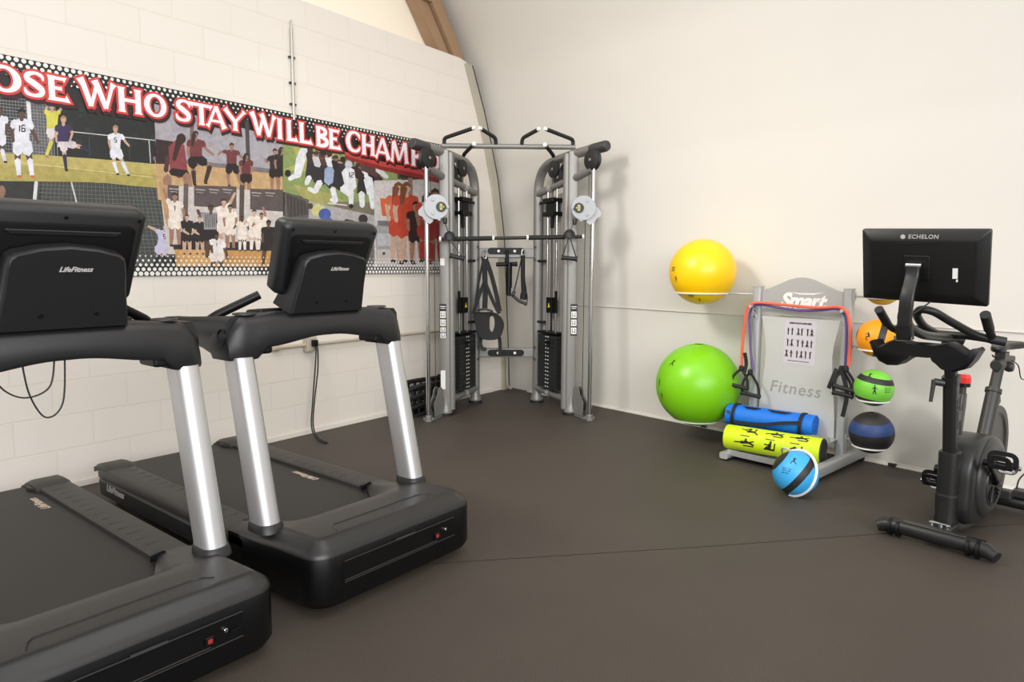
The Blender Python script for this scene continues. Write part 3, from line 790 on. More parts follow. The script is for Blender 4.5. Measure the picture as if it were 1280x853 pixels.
155 118 98 1691 448 1701 458 1712 452 1710 417 1704 411 1696 415
229 217 206 1668 489 1678 507 1698 504 1706 480 1696 463 1678 466
155 118 98 1641 520 1650 528 1658 521 1659 505 1648 496 1638 503
155 118 98 1668 539 1664 526 1655 517 1644 516 1636 523 1633 536 1637 550 1646 558 1657 559 1665 552
55 43 38 1631 533 1633 551 1652 565 1669 554 1670 539 1658 547 1641 544
49 49 57 1644 478 1651 479 1649 448 1643 448
195 162 141 1687 301 1704 314 1720 301 1710 236 1697 227 1685 237
195 162 141 1685 237 1698 247 1710 236 1701 180 1691 173 1683 180
39 39 43 1688 171 1685 176 1690 181 1700 179 1703 174 1699 170
38 33 35 1679 301 1705 320 1728 301 1722 265 1699 248 1678 266
195 162 141 1713 300 1729 315 1746 304 1744 239 1732 228 1720 236
195 162 141 1719 237 1732 248 1745 238 1741 181 1732 174 1723 180
39 39 43 1727 171 1724 177 1729 182 1740 180 1743 175 1739 171
38 33 35 1705 299 1729 321 1754 305 1753 269 1731 249 1709 264
38 33 35 1678 381 1707 391 1735 392 1764 386 1753 349 1750 303 1684 300 1685 346
38 33 35 1684 308 1750 310 1754 285 1677 282
195 162 141 1683 363 1693 372 1704 366 1705 322 1697 315 1688 320
195 162 141 1692 314 1691 324 1701 328 1733 307 1734 300 1726 297
38 33 35 1680 362 1693 375 1707 367 1708 345 1696 333 1682 341
195 162 141 1742 362 1748 374 1761 372 1779 334 1774 324 1763 325
195 162 141 1765 334 1776 335 1778 324 1753 299 1745 299 1744 306
38 33 35 1739 360 1747 376 1764 374 1773 355 1766 340 1750 342
195 162 141 1715 399 1722 404 1728 399 1729 387 1720 380 1713 386
195 162 141 1735 413 1732 403 1725 396 1717 396 1711 401 1709 411 1712 421 1719 428 1727 428 1733 422
66 55 50 1707 408 1709 423 1723 432 1736 424 1737 413 1728 419 1714 417
195 162 141 1773 299 1790 311 1805 299 1796 236 1783 227 1771 236
195 162 141 1771 236 1784 246 1796 236 1787 181 1778 174 1769 181
39 39 43 1774 172 1771 178 1776 182 1786 180 1789 176 1785 172
38 33 35 1765 299 1791 317 1813 299 1808 264 1784 248 1764 265
195 162 141 1799 298 1815 312 1832 302 1830 238 1818 228 1805 236
195 162 141 1805 236 1818 247 1831 238 1826 182 1817 175 1809 181
39 39 43 1813 173 1810 178 1815 183 1826 181 1829 176 1824 172
38 33 35 1791 297 1815 318 1840 303 1839 268 1817 249 1795 263
38 33 35 1764 377 1793 386 1820 388 1849 382 1839 346 1835 301 1770 298 1771 343
38 33 35 1770 306 1835 308 1840 283 1763 281
195 162 141 1769 361 1780 369 1789 360 1780 318 1771 312 1764 319
195 162 141 1767 311 1766 321 1777 325 1800 309 1801 302 1794 299
38 33 35 1766 362 1781 371 1793 360 1788 339 1774 330 1763 340
195 162 141 1827 359 1833 370 1846 369 1864 331 1859 321 1848 322
195 162 141 1851 320 1851 330 1861 334 1875 322 1876 315 1868 312
38 33 35 1824 357 1832 373 1849 370 1858 351 1851 337 1835 339
195 162 141 1800 394 1807 400 1813 395 1814 382 1806 376 1798 382
195 162 141 1820 408 1818 398 1811 392 1803 391 1796 397 1794 406 1797 416 1804 423 1812 423 1818 417
115 102 95 1793 404 1794 418 1808 427 1822 419 1822 408 1813 414 1800 412
89 67 56 1839 328 1864 346 1886 328 1872 240 1853 227 1837 241
89 67 56 1836 241 1856 255 1873 240 1860 163 1846 154 1834 164
39 39 43 1841 152 1837 159 1844 165 1859 163 1863 156 1857 151
38 33 35 1827 328 1865 355 1898 328 1890 280 1856 256 1827 280
89 67 56 1876 327 1899 347 1923 332 1921 244 1903 228 1885 240
89 67 56 1884 241 1903 256 1922 243 1916 165 1903 155 1890 164
39 39 43 1897 152 1892 160 1899 166 1915 164 1919 157 1913 151
38 33 35 1864 325 1898 356 1935 334 1934 285 1902 257 1869 278
146 143 146 1825 437 1867 449 1907 452 1948 444 1934 394 1929 331 1833 327 1834 389
38 33 35 1834 337 1930 341 1936 306 1824 302
89 67 56 1852 445 1861 430 1846 417 1803 424 1796 436 1808 447
89 67 56 1818 440 1809 427 1794 431 1788 459 1794 468 1805 466
146 143 146 1853 450 1864 430 1845 413 1824 416 1813 435 1831 451
89 67 56 1912 436 1925 450 1942 443 1948 390 1937 378 1923 384
89 67 56 1923 388 1937 397 1948 386 1935 337 1924 331 1917 338
146 143 146 1907 434 1924 454 1947 444 1950 418 1933 399 1912 409
89 67 56 1878 461 1887 468 1896 462 1897 444 1886 435 1875 443
89 67 56 1906 480 1902 466 1893 457 1881 456 1872 464 1869 477 1874 491 1883 500 1895 501 1903 493
57 45 40 1867 474 1869 493 1889 506 1908 496 1908 480 1896 488 1877 485
58 57 60 1847 437 1852 438 1851 354 1846 353
58 57 60 1862 438 1867 439 1866 354 1861 354
58 57 60 1876 439 1881 439 1880 355 1875 355
58 57 60 1891 440 1896 440 1895 356 1890 355
58 57 60 1905 441 1910 441 1909 356 1904 356
58 57 60 1920 442 1925 442 1924 357 1919 357
195 162 141 1934 380 1957 396 1977 380 1964 294 1947 282 1932 294
195 162 141 1931 294 1949 307 1965 294 1953 218 1940 209 1929 219
39 39 43 1935 206 1930 214 1937 220 1952 218 1957 211 1950 206
229 217 206 1923 380 1958 404 1988 380 1981 333 1949 311 1922 333
195 162 141 1970 379 1992 398 2015 384 2013 298 1997 283 1979 294
195 162 141 1978 294 1996 309 2014 297 2009 220 1996 211 1984 219
39 39 43 1990 207 1986 215 1993 221 2008 219 2012 212 2006 207
229 217 206 1960 378 1991 406 2026 386 2024 338 1995 312 1965 331
229 217 206 1922 487 1961 500 1998 502 2037 494 2023 445 2019 383 1930 379 1931 440
229 217 206 1930 389 2019 393 2025 359 1922 354
195 162 141 2009 479 1991 476 1986 491 2023 541 2038 543 2043 530
195 162 141 2043 531 2028 527 2023 539 2058 596 2069 599 2073 590
229 217 206 2012 477 1989 473 1982 493 2001 518 2023 522 2029 502
195 162 141 2006 469 2007 485 2025 490 2060 463 2059 449 2044 445
195 162 141 2051 443 2042 453 2052 465 2083 463 2089 456 2082 448
229 217 206 2003 465 2004 487 2028 494 2045 480 2044 459 2022 453
195 162 141 1971 510 1980 518 1989 512 1990 495 1979 486 1968 493
195 162 141 1999 530 1995 516 1985 507 1974 506 1965 514 1962 527 1966 540 1976 549 1987 550 1996 543
66 51 44 1960 523 1962 542 1982 555 2001 545 2001 530 1988 537 1970 534
155 118 98 1986 361 2004 373 2020 361 2009 285 1996 275 1984 285
155 118 98 1983 285 1997 295 2010 285 2000 218 1990 211 1981 218
39 39 43 1985 208 1981 214 1987 220 2001 218 2004 212 1999 207
229 217 206 1978 360 2005 380 2029 361 2023 319 1998 302 1977 319
155 118 98 2019 360 2035 375 2053 364 2052 288 2040 277 2026 285
155 118 98 2025 285 2039 297 2053 287 2049 220 2040 212 2030 219
39 39 43 2034 209 2030 215 2036 221 2050 219 2054 213 2048 208
229 217 206 2010 359 2035 381 2062 365 2061 323 2038 303 2015 318
229 217 206 1979 456 2010 466 2039 468 2069 461 2058 418 2054 363 1985 360 1986 414
229 217 206 1985 369 2055 372 2059 342 1978 339
155 118 98 1977 454 1990 461 1998 452 1985 406 1974 401 1967 409
155 118 98 1967 406 1975 414 1985 409 1987 367 1981 361 1974 365
229 217 206 1974 455 1991 464 2002 451 1995 429 1979 420 1969 432
155 118 98 2049 455 2059 465 2071 460 2077 415 2069 406 2059 410
155 118 98 2059 413 2069 419 2077 412 2066 369 2059 365 2053 370
229 217 206 2046 454 2058 468 2075 461 2078 438 2066 425 2051 432
155 118 98 2017 476 2025 482 2033 477 2034 462 2024 454 2014 461
155 118 98 2042 493 2038 481 2030 473 2019 472 2012 479 2009 490 2013 502 2021 510 2031 511 2039 504
38 33 31 2007 487 2009 504 2026 516 2043 506 2043 493 2032 500 2016 497
89 67 56 2078 321 2095 333 2109 321 2100 260 2088 252 2077 261
229 217 206 2076 261 2089 270 2101 260 2092 207 2083 201 2075 207
39 39 43 2079 199 2076 204 2081 208 2092 207 2095 202 2090 198
229 217 206 2070 321 2095 338 2117 321 2112 288 2089 272 2070 288
89 67 56 2104 320 2120 334 2136 324 2135 263 2123 253 2111 260
229 217 206 2110 261 2123 271 2136 262 2132 209 2123 202 2115 208
39 39 43 2119 199 2116 205 2121 209 2132 208 2135 203 2130 199
229 217 206 2097 319 2119 339 2144 325 2143 291 2122 273 2100 287
229 217 206 2069 397 2097 405 2124 407 2152 401 2142 367 2139 323 2075 320 2076 364
229 217 206 2075 328 2139 330 2144 306 2069 303
89 67 56 2078 395 2090 393 2089 381 2061 362 2051 364 2051 373
89 67 56 2050 371 2060 373 2063 364 2050 350 2043 349 2041 355
229 217 206 2076 397 2092 394 2091 379 2077 369 2062 372 2063 386
89 67 56 2128 385 2132 396 2145 396 2164 367 2160 358 2150 358
89 67 56 2148 361 2156 368 2165 364 2167 337 2162 332 2155 335
229 217 206 2125 383 2131 398 2148 398 2157 383 2152 369 2136 370
89 67 56 2104 413 2111 418 2118 414 2118 402 2110 396 2102 401
89 67 56 2125 426 2122 417 2115 411 2107 410 2100 416 2098 425 2101 434 2108 440 2116 441 2123 435
57 45 42 2097 422 2098 436 2112 445 2126 437 2126 426 2117 432 2104 430
195 162 141 2165 347 2185 361 2203 347 2192 274 2177 264 2163 274
229 217 206 2162 274 2178 285 2193 274 2182 210 2171 203 2161 211
39 39 43 2166 200 2162 206 2168 212 2182 210 2185 204 2180 200
229 217 206 2155 347 2186 367 2213 347 2206 307 2179 288 2155 307
195 162 141 2197 346 2216 362 2236 350 2234 277 2220 265 2205 274
229 217 206 2204 274 2220 287 2235 277 2231 212 2220 204 2210 211
39 39 43 2215 201 2211 207 2217 213 2231 211 2234 205 2229 201
229 217 206 2187 345 2215 369 2245 351 2244 311 2219 290 2192 305
229 217 206 2154 437 2188 448 2220 450 2254 443 2243 402 2239 349 2161 346 2162 398
229 217 206 2162 354 2239 358 2245 329 2154 325
195 162 141 2164 435 2179 433 2178 419 2144 395 2132 397 2132 409
195 162 141 2130 407 2143 408 2146 398 2130 381 2122 380 2119 388
229 217 206 2162 438 2181 435 2181 416 2164 404 2145 407 2146 424
195 162 141 2225 424 2231 437 2246 437 2270 402 2265 391 2252 391
195 162 141 2251 395 2260 404 2271 399 2273 366 2267 360 2259 363
229 217 206 2222 422 2229 440 2250 439 2261 422 2255 405 2235 405
195 162 141 2196 457 2205 463 2213 458 2214 444 2204 436 2194 443
195 162 141 2221 473 2218 462 2209 454 2199 454 2192 460 2189 471 2193 482 2201 490 2211 490 2219 484
57 45 42 2187 468 2189 484 2206 495 2223 486 2223 473 2212 480 2196 477
155 118 98 2223 338 2242 351 2259 338 2249 270 2234 261 2222 270
229 217 206 2221 271 2236 281 2249 270 2239 211 2229 204 2220 211
39 39 43 2225 201 2221 207 2227 212 2239 210 2243 205 2238 201
229 217 206 2214 338 2243 357 2268 338 2262 301 2236 283 2214 301
155 118 98 2253 337 2271 352 2290 341 2288 273 2275 262 2261 270
229 217 206 2260 271 2275 282 2289 273 2285 212 2275 205 2265 211
39 39 43 2270 202 2267 208 2272 213 2285 211 2289 206 2283 202
229 217 206 2244 336 2270 358 2299 342 2298 305 2274 285 2249 299
229 217 206 2213 422 2245 432 2275 434 2307 428 2296 389 2293 340 2220 337 2220 385
229 217 206 2220 345 2293 348 2298 321 2213 318
155 118 98 2222 420 2236 418 2236 405 2204 383 2192 385 2192 396
155 118 98 2190 394 2202 395 2206 385 2191 370 2182 369 2180 376
229 217 206 2220 423 2239 420 2238 403 2222 392 2204 394 2205 410
155 118 98 2301 416 2289 408 2278 415 2282 464 2292 471 2301 465
155 118 98 2301 468 2294 458 2283 461 2269 510 2274 516 2282 514
229 217 206 2305 417 2289 405 2274 415 2276 439 2291 450 2305 441
155 118 98 2253 441 2261 447 2268 442 2269 428 2259 421 2251 427
155 118 98 2276 456 2273 445 2265 438 2255 437 2248 444 2246 454 2249 464 2257 471 2266 472 2274 466
57 45 42 2244 451 2246 466 2262 476 2277 468 2278 456 2267 462 2252 460
89 67 56 2272 267 2296 278 2313 260 2286 180 2268 171 2255 185
89 67 56 2254 183 2272 194 2287 181 2272 110 2259 103 2249 112
39 39 43 2255 99 2250 107 2257 112 2272 110 2276 104 2270 99
38 33 35 2262 268 2298 285 2323 259 2308 214 2275 199 2253 223
89 67 56 2313 251 2318 275 2345 278 2403 217 2399 199 2378 197
89 67 56 2377 197 2382 216 2404 217 2429 181 2425 168 2410 168
39 39 43 2414 163 2409 170 2416 176 2432 174 2436 167 2430 162
38 33 35 2305 245 2312 280 2353 284 2384 251 2378 219 2341 215
38 33 35 2260 365 2298 377 2333 378 2370 370 2358 324 2353 265 2268 263 2269 321
38 33 35 2269 273 2354 275 2360 243 2260 240
89 67 56 2262 365 2277 372 2287 361 2272 313 2259 307 2251 316
89 67 56 2251 312 2261 322 2272 316 2275 270 2268 264 2259 268
38 33 35 2257 365 2278 375 2291 361 2284 336 2265 327 2252 341
89 67 56 2342 364 2354 376 2369 369 2376 320 2366 310 2354 316
89 67 56 2354 319 2366 326 2376 317 2363 271 2354 266 2348 273
38 33 35 2338 363 2353 379 2373 370 2377 346 2362 331 2344 339
89 67 56 2306 387 2316 394 2325 388 2326 372 2315 363 2304 371
89 67 56 2335 404 2331 392 2321 383 2310 383 2301 390 2298 403 2302 415 2311 423 2323 424 2332 417
27 23 23 2296 399 2298 417 2317 429 2336 419 2337 404 2324 412 2305 409
155 118 98 2369 298 2386 309 2401 298 2393 246 2380 238 2369 246
155 118 98 2368 246 2382 255 2393 246 2385 200 2376 194 2368 200
39 39 43 2373 193 2370 197 2374 201 2384 200 2387 196 2383 192
38 33 35 2362 298 2387 314 2409 298 2404 269 2381 254 2361 269
155 118 98 2393 297 2409 310 2425 300 2424 248 2412 238 2400 246
155 118 98 2399 246 2412 255 2425 247 2421 201 2413 195 2404 200
39 39 43 2409 193 2406 198 2410 202 2420 200 2423 196 2419 193
38 33 35 2385 296 2408 315 2433 301 2432 272 2411 255 2389 268
38 33 35 2358 363 2387 370 2413 371 2441 366 2432 337 2429 299 2365 297 2365 334
38 33 35 2365 303 2430 306 2434 285 2359 283
155 118 98 2364 363 2375 368 2383 360 2373 329 2364 324 2357 331
155 118 98 2357 329 2364 336 2373 332 2374 302 2369 297 2363 300
38 33 35 2361 363 2376 371 2386 360 2381 344 2367 337 2357 347
155 118 98 2416 362 2425 371 2436 366 2440 334 2433 327 2424 331
155 118 98 2424 333 2433 339 2440 332 2432 303 2425 299 2420 304
38 33 35 2413 361 2424 373 2439 367 2442 351 2431 340 2417 346
155 118 98 2394 377 2400 381 2406 377 2407 367 2400 362 2393 366
155 118 98 2413 388 2410 380 2404 375 2396 374 2391 379 2389 387 2391 395 2397 400 2405 401 2411 396
38 33 31 2387 385 2389 396 2401 404 2413 397 2414 388 2406 393 2394 391
89 67 56 1875 182 1898 196 1916 179 1900 109 1882 99 1869 113
89 67 56 1867 110 1884 124 1901 112 1896 42 1884 36 1873 41
39 39 43 1880 36 1876 38 1882 43 1894 41 1897 36 1892 36
225 215 207 1864 183 1899 204 1927 178 1917 140 1886 121 1861 145
89 67 56 1916 178 1935 197 1958 184 1959 113 1944 99 1927 109
89 67 56 1926 110 1943 124 1960 112 1955 41 1944 36 1932 41
39 39 43 1939 36 1935 37 1941 42 1953 40 1957 36 1952 36
225 215 207 1905 177 1935 205 1969 186 1969 147 1942 121 1912 139
226 221 218 1864 268 1901 278 1937 279 1974 272 1961 232 1962 182 1877 180 1873 230
225 215 207 1877 189 1962 190 1968 162 1869 161
89 67 56 1873 267 1888 276 1899 265 1888 223 1876 216 1867 226
89 67 56 1867 222 1876 233 1888 227 1891 187 1884 180 1876 184
226 221 218 1869 268 1889 279 1903 264 1898 243 1879 233 1866 247
89 67 56 1947 246 1957 261 1973 257 1989 208 1982 197 1968 200
89 67 56 1967 202 1977 212 1990 207 1999 150 1992 142 1983 146
226 221 218 1943 245 1955 264 1977 258 1985 234 1974 216 1953 222
89 67 56 1911 286 1918 292 1926 287 1927 273 1918 266 1909 272
89 67 56 1933 301 1930 290 1922 283 1913 283 1906 289 1903 300 1907 311 1914 317 1924 318 1931 311
30 27 27 1902 297 1903 312 1919 322 1934 313 1934 301 1924 307 1910 305
137 63 63 1915 252 1921 252 1920 227 1914 227
133 149 89 2457 999 2943 984 3621 924 3619 830 3347 790 3342 567 2930 565 2443 634
167 169 95 2524 986 2943 984 2980 927 2713 806 2450 794 2588 850
160 158 94 2527 699 2933 645 3089 550 2634 580
115 109 92 2931 602 3326 618 3322 474 2775 469
220 221 226 2605 963 2653 981 2676 948 2641 872 2589 854 2565 890
220 221 226 2562 883 2610 909 2644 879 2601 759 2565 740 2540 763
220 221 226 2567 790 2595 783 2589 757 2509 719 2489 725 2493 743
29 29 31 2516 773 2510 757 2496 746 2480 745 2466 753 2462 767 2468 783 2481 794 2498 796 2511 788
43 39 44 2668 924 2725 958 2768 925 2730 760 2677 730 2637 762
43 39 44 2740 940 2813 985 2873 944 2832 734 2762 693 2708 734
43 39 44 2854 917 2917 956 2968 920 2927 719 2867 685 2821 720
220 221 226 2654 768 2685 776 2698 754 2663 705 2638 698 2628 716
220 221 226 2743 742 2781 752 2796 726 2744 651 2714 644 2702 665
220 221 226 2733 675 2738 653 2713 641 2658 663 2654 681 2674 690
220 221 226 2862 689 2884 713 2914 704 2937 606 2920 588 2895 595
220 221 226 2924 619 2933 597 2908 583 2864 595 2856 612 2876 624
150 165 195 2817 837 2866 870 2908 843 2893 744 2849 715 2810 740
57 43 43 2648 925 2667 953 2702 949 2736 896 2712 861 2668 866
201 200 203 2705 908 2724 937 2759 933 2794 880 2769 843 2725 849
75 50 48 2763 928 2783 957 2819 952 2854 899 2829 862 2784 868
220 221 226 2822 923 2842 952 2879 948 2915 894 2889 857 2843 863
33 31 36 2882 900 2902 929 2939 925 2976 870 2950 833 2903 839
57 43 43 2950 896 2971 926 3009 921 3047 866 3020 828 2972 835
201 200 203 3028 874 3049 904 3088 899 3127 843 3100 805 3051 812
75 50 48 3100 863 3121 894 3161 889 3201 832 3173 794 3123 801
220 221 226 3174 878 3196 909 3236 904 3277 847 3249 808 3198 815
33 31 36 3240 860 3262 891 3304 886 3345 828 3317 789 3265 796
57 43 43 3308 841 3330 872 3373 867 3415 809 3386 769 3333 776
49 37 34 2716 960 2710 946 2697 936 2681 934 2669 941 2664 953 2670 967 2683 977 2699 979 2711 972
60 47 40 2713 968 2708 958 2695 951 2679 949 2666 953 2662 961 2667 970 2680 978 2696 980 2709 976
179 138 117 2709 922 2704 930 2712 937 2748 934 2752 928 2745 922
141 108 92 2773 944 2768 930 2754 920 2738 918 2725 924 2721 937 2726 951 2740 961 2756 963 2769 956
66 53 46 2771 952 2765 942 2752 934 2736 932 2723 936 2718 945 2724 954 2737 962 2753 964 2766 960
112 83 68 2766 906 2761 913 2770 920 2806 918 2811 911 2803 906
38 33 35 2833 963 2828 949 2814 939 2797 937 2784 944 2780 956 2785 970 2799 980 2815 983 2829 976
29 27 31 2831 971 2825 961 2811 954 2795 952 2782 956 2777 964 2782 974 2796 981 2812 984 2826 980
179 138 117 2826 925 2821 933 2830 940 2867 937 2871 931 2864 925
49 37 34 2893 959 2888 945 2874 935 2857 932 2844 939 2839 952 2844 966 2858 976 2875 978 2889 972
60 47 40 2891 967 2885 957 2871 950 2854 947 2841 951 2836 960 2842 970 2855 977 2872 980 2886 976
112 83 68 2886 921 2881 928 2890 935 2928 933 2932 926 2924 920
141 108 92 2954 936 2948 922 2934 912 2917 910 2903 916 2899 929 2904 944 2918 954 2935 956 2949 949
66 53 46 2951 944 2946 934 2931 927 2914 925 2901 929 2896 937 2901 947 2915 955 2932 957 2946 953
179 138 117 2946 897 2941 905 2950 912 2989 910 2993 903 2986 897
38 33 35 3024 932 3018 918 3004 908 2986 906 2973 912 2968 926 2973 940 2988 950 3005 952 3019 946
29 27 31 3021 941 3016 931 3001 923 2984 921 2970 925 2965 934 2970 944 2985 951 3002 954 3016 949
112 83 68 3017 893 3011 901 3021 908 3060 906 3065 899 3057 893
49 37 34 3104 911 3098 896 3083 886 3065 884 3051 891 3046 904 3052 919 3066 929 3084 931 3099 924
60 47 40 3101 919 3095 909 3080 901 3062 899 3048 903 3043 912 3049 922 3063 930 3081 932 3095 928
179 138 117 3096 871 3090 879 3100 886 3140 883 3145 877 3137 871
141 108 92 3177 900 3171 886 3156 875 3138 873 3123 880 3118 894 3124 908 3139 919 3157 921 3172 914
66 53 46 3174 909 3168 899 3153 891 3135 889 3120 893 3115 902 3121 912 3136 920 3154 922 3169 918
112 83 68 3169 860 3163 868 3173 876 3215 873 3219 866 3211 860
38 33 35 3253 915 3246 900 3231 890 3212 888 3198 895 3192 908 3198 923 3214 934 3232 936 3247 929
29 27 31 3250 924 3243 914 3228 906 3209 904 3195 908 3189 917 3195 927 3210 935 3229 937 3244 933
179 138 117 3245 875 3239 883 3249 891 3291 888 3296 881 3287 874
49 37 34 3320 897 3314 882 3298 872 3279 870 3264 877 3259 890 3265 905 3281 916 3300 918 3315 911
60 47 40 3317 906 3311 895 3295 888 3276 886 3261 890 3256 899 3262 910 3277 917 3296 920 3312 915
112 83 68 3312 857 3306 865 3317 872 3360 869 3365 862 3356 856
141 108 92 3390 879 3383 864 3367 853 3348 851 3332 858 3327 872 3333 887 3349 898 3368 900 3384 893
66 53 46 3386 888 3380 877 3364 869 3345 867 3329 872 3323 881 3330 891 3345 899 3365 901 3380 897
179 138 117 3381 838 3375 846 3386 854 3430 850 3435 843 3426 837
86 62 58 3174 870 3165 913 3220 936 3369 883 3376 847 3329 827
56 40 40 3063 836 3071 884 3133 897 3208 837 3201 796 3148 786
205 202 202 3330 875 3331 904 3370 914 3469 854 3468 833 3440 826
43 39 44 2932 853 2984 883 3025 853 2997 714 2944 685 2905 715
220 221 226 2978 831 3032 886 3104 864 3125 732 3077 685 3014 706
66 41 58 3051 836 3062 837 3061 800 3050 799
66 41 58 3073 835 3073 842 3098 845 3097 837
66 41 58 3093 841 3102 842 3102 823 3092 822
66 41 58 3073 816 3073 823 3097 826 3097 818
66 41 58 3068 819 3078 820 3077 801 3067 800
66 41 58 3072 797 3072 805 3097 807 3096 800
192 192 200 3091 903 3082 884 3062 870 3037 867 3018 876 3011 894 3019 913 3039 926 3064 929 3083 920
220 221 226 3008 750 3048 750 3052 719 3000 679 2965 679 2962 706
220 221 226 2962 683 2961 715 3001 727 3085 682 3086 654 3051 643
220 221 226 3040 685 3069 705 3097 690 3085 575 3065 561 3045 573
29 29 31 3089 576 3085 564 3072 556 3057 555 3045 562 3041 572 3046 584 3058 592 3073 593 3085 587
43 39 44 3141 788 3200 821 3248 788 3224 683 3169 653 3126 685
220 221 226 3141 680 3173 704 3208 688 3205 585 3181 567 3155 579
220 221 226 3199 793 3237 832 3291 818 3318 703 3283 668 3234 682
220 221 226 3246 687 3274 710 3306 697 3312 580 3292 564 3269 573
224 223 220 2838 579 2840 586 3026 581 3024 574
146 143 143 2437 461 3341 514 3330 63 2422 66
109 105 104 2429 253 3335 276 3330 63 2422 66
89 84 81 2457 635 2663 594 2716 466 2447 381
62 57 57 2470 619 2634 580 2674 487 2477 452
101 96 92 2468 613 2471 613 2450 404 2446 404
101 96 92 2495 610 2498 610 2484 406 2480 406
101 96 92 2522 606 2525 606 2518 408 2514 408
101 96 92 2549 602 2553 603 2552 409 2549 409
101 96 92 2577 599 2580 599 2587 411 2584 411
101 96 92 2605 595 2608 595 2623 413 2619 413
101 96 92 2633 591 2636 592 2659 415 2655 414
101 96 92 2661 587 2665 588 2695 417 2691 416
168 164 164 2663 582 3323 513 3304 420 2447 381 2658 462
197 192 126 2697 483 2678 537 2740 569 2812 547 2830 496 2771 466
67 59 54 2701 549 2696 534 2683 525 2667 524 2655 532 2651 545 2656 560 2669 569 2684 570 2697 563
67 85 154 2867 499 2854 471 2823 453 2786 451 2757 466 2747 492 2759 519 2789 537 2826 540 2856 525
75 93 162 2791 452 2788 479 2820 490 2878 460 2880 436 2852 427
58 55 56 3237 482 3226 459 3200 443 3169 442 3145 455 3136 477 3146 500 3171 515 3202 517 3227 505
50 47 49 3002 445 2993 458 3009 470 3089 461 3099 447 3082 436
85 70 60 3574 932 4099 963 4098 891 3573 838
46 39 37 3602 922 3892 926 3891 870 3601 855
198 192 190 3313 799 4098 891 4088 60 3296 90
142 116 101 3695 864 3753 863 3748 608 3690 604
156 155 156 3304 434 3574 446 3567 90 3331 90
108 108 113 3340 475 3556 486 3555 432 3339 435
180 180 183 3337 369 3535 377 3533 268 3335 263
191 184 181 3334 236 3551 241 3548 104 3331 116
68 64 64 3422 205 3419 197 3409 192 3398 191 3390 196 3386 204 3390 212 3399 217 3410 217 3419 212
205 98 58 3370 661 3532 667 3511 518 3394 517
234 227 222 3478 635 3482 629 3476 624 3440 625 3435 630 3442 635
234 227 222 3434 630 3441 634 3448 630 3443 593 3435 589 3428 593
234 227 222 3429 590 3433 597 3442 596 3455 577 3451 570 3442 571
234 227 222 3451 569 3443 572 3446 579 3473 587 3481 584 3478 578
234 227 222 3483 583 3476 578 3468 582 3469 599 3476 604 3483 600
234 227 222 3476 605 3482 600 3476 594 3458 593 3452 598 3458 603
195 162 141 3485 470 3530 497 3572 472 3548 301 3514 282 3483 301
195 162 141 3481 301 3517 322 3550 301 3527 151 3502 137 3479 152
39 39 43 3489 127 3477 142 3494 155 3533 150 3543 137 3528 126
185 70 50 3463 470 3531 510 3594 473 3581 378 3518 343 3463 377
195 162 141 3577 471 3619 502 3666 481 3671 308 3639 285 3603 302
195 162 141 3601 303 3636 326 3673 307 3669 153 3644 138 3619 151
39 39 43 3630 128 3617 143 3635 156 3674 151 3686 138 3670 127
185 70 50 3555 469 3618 515 3689 483 3691 388 3633 347 3570 376
202 98 65 3465 682 3542 708 3617 714 3696 700 3671 602 3665 478 3486 469 3485 590
185 70 50 3486 489 3666 499 3680 431 3470 421
195 162 141 3451 678 3482 692 3504 674 3470 572 3445 561 3426 576
195 162 141 3426 570 3446 587 3471 578 3480 484 3466 472 3449 479
202 98 65 3442 678 3484 697 3513 674 3496 622 3457 605 3430 627
195 162 141 3654 686 3678 708 3711 699 3733 596 3713 578 3686 586
195 162 141 3686 592 3712 605 3733 590 3705 492 3686 484 3672 494
202 98 65 3645 684 3677 713 3720 701 3732 650 3701 622 3661 634
195 162 141 3556 729 3580 745 3603 733 3607 700 3579 681 3551 695
195 162 141 3627 769 3618 742 3594 724 3565 722 3542 736 3534 761 3543 788 3567 806 3596 809 3619 795
120 75 51 3529 754 3533 791 3581 819 3630 800 3632 770 3599 784 3553 776
120 75 51 3512 763 3558 787 3594 762 3540 625 3520 615 3504 627
195 162 141 3568 468 3623 500 3673 470 3647 294 3606 271 3568 294
195 162 141 3565 294 3609 318 3650 293 3624 138 3593 122 3566 139
39 39 43 3580 114 3568 129 3585 142 3626 137 3637 124 3621 112
185 70 50 3542 467 3624 515 3700 471 3685 373 3610 331 3543 372
195 162 141 3664 468 3715 505 3772 480 3776 300 3737 274 3694 294
195 162 141 3691 294 3734 322 3778 300 3772 141 3743 122 3712 138
39 39 43 3727 114 3714 130 3732 143 3774 138 3786 124 3770 113
185 70 50 3638 465 3714 520 3800 483 3801 384 3731 335 3655 370
185 70 50 3537 685 3629 713 3718 721 3814 707 3785 606 3778 477 3563 466 3561 591
185 70 50 3563 487 3779 499 3796 428 3544 417
195 162 141 3536 683 3573 700 3599 678 3563 573 3532 559 3511 577
195 162 141 3510 571 3534 591 3564 580 3573 483 3556 469 3535 477
185 70 50 3525 683 3575 706 3610 678 3592 625 3545 604 3513 631
195 162 141 3737 683 3767 709 3806 696 3828 569 3803 548 3771 559
195 162 141 3771 559 3796 580 3828 569 3848 440 3830 425 3807 433
185 70 50 3726 681 3766 715 3817 699 3828 635 3791 603 3743 619
195 162 141 3650 736 3674 752 3698 740 3702 705 3673 686 3644 701
195 162 141 3723 777 3713 749 3689 730 3659 728 3635 742 3626 768 3636 796 3660 815 3690 818 3714 803
114 71 48 3621 761 3625 799 3675 828 3726 809 3728 778 3694 792 3646 784
114 71 48 3603 771 3651 795 3688 769 3633 628 3611 618 3595 630
155 118 98 3712 398 3748 419 3782 399 3764 265 3736 250 3711 266
155 118 98 3709 266 3738 282 3765 265 3747 148 3727 137 3708 149
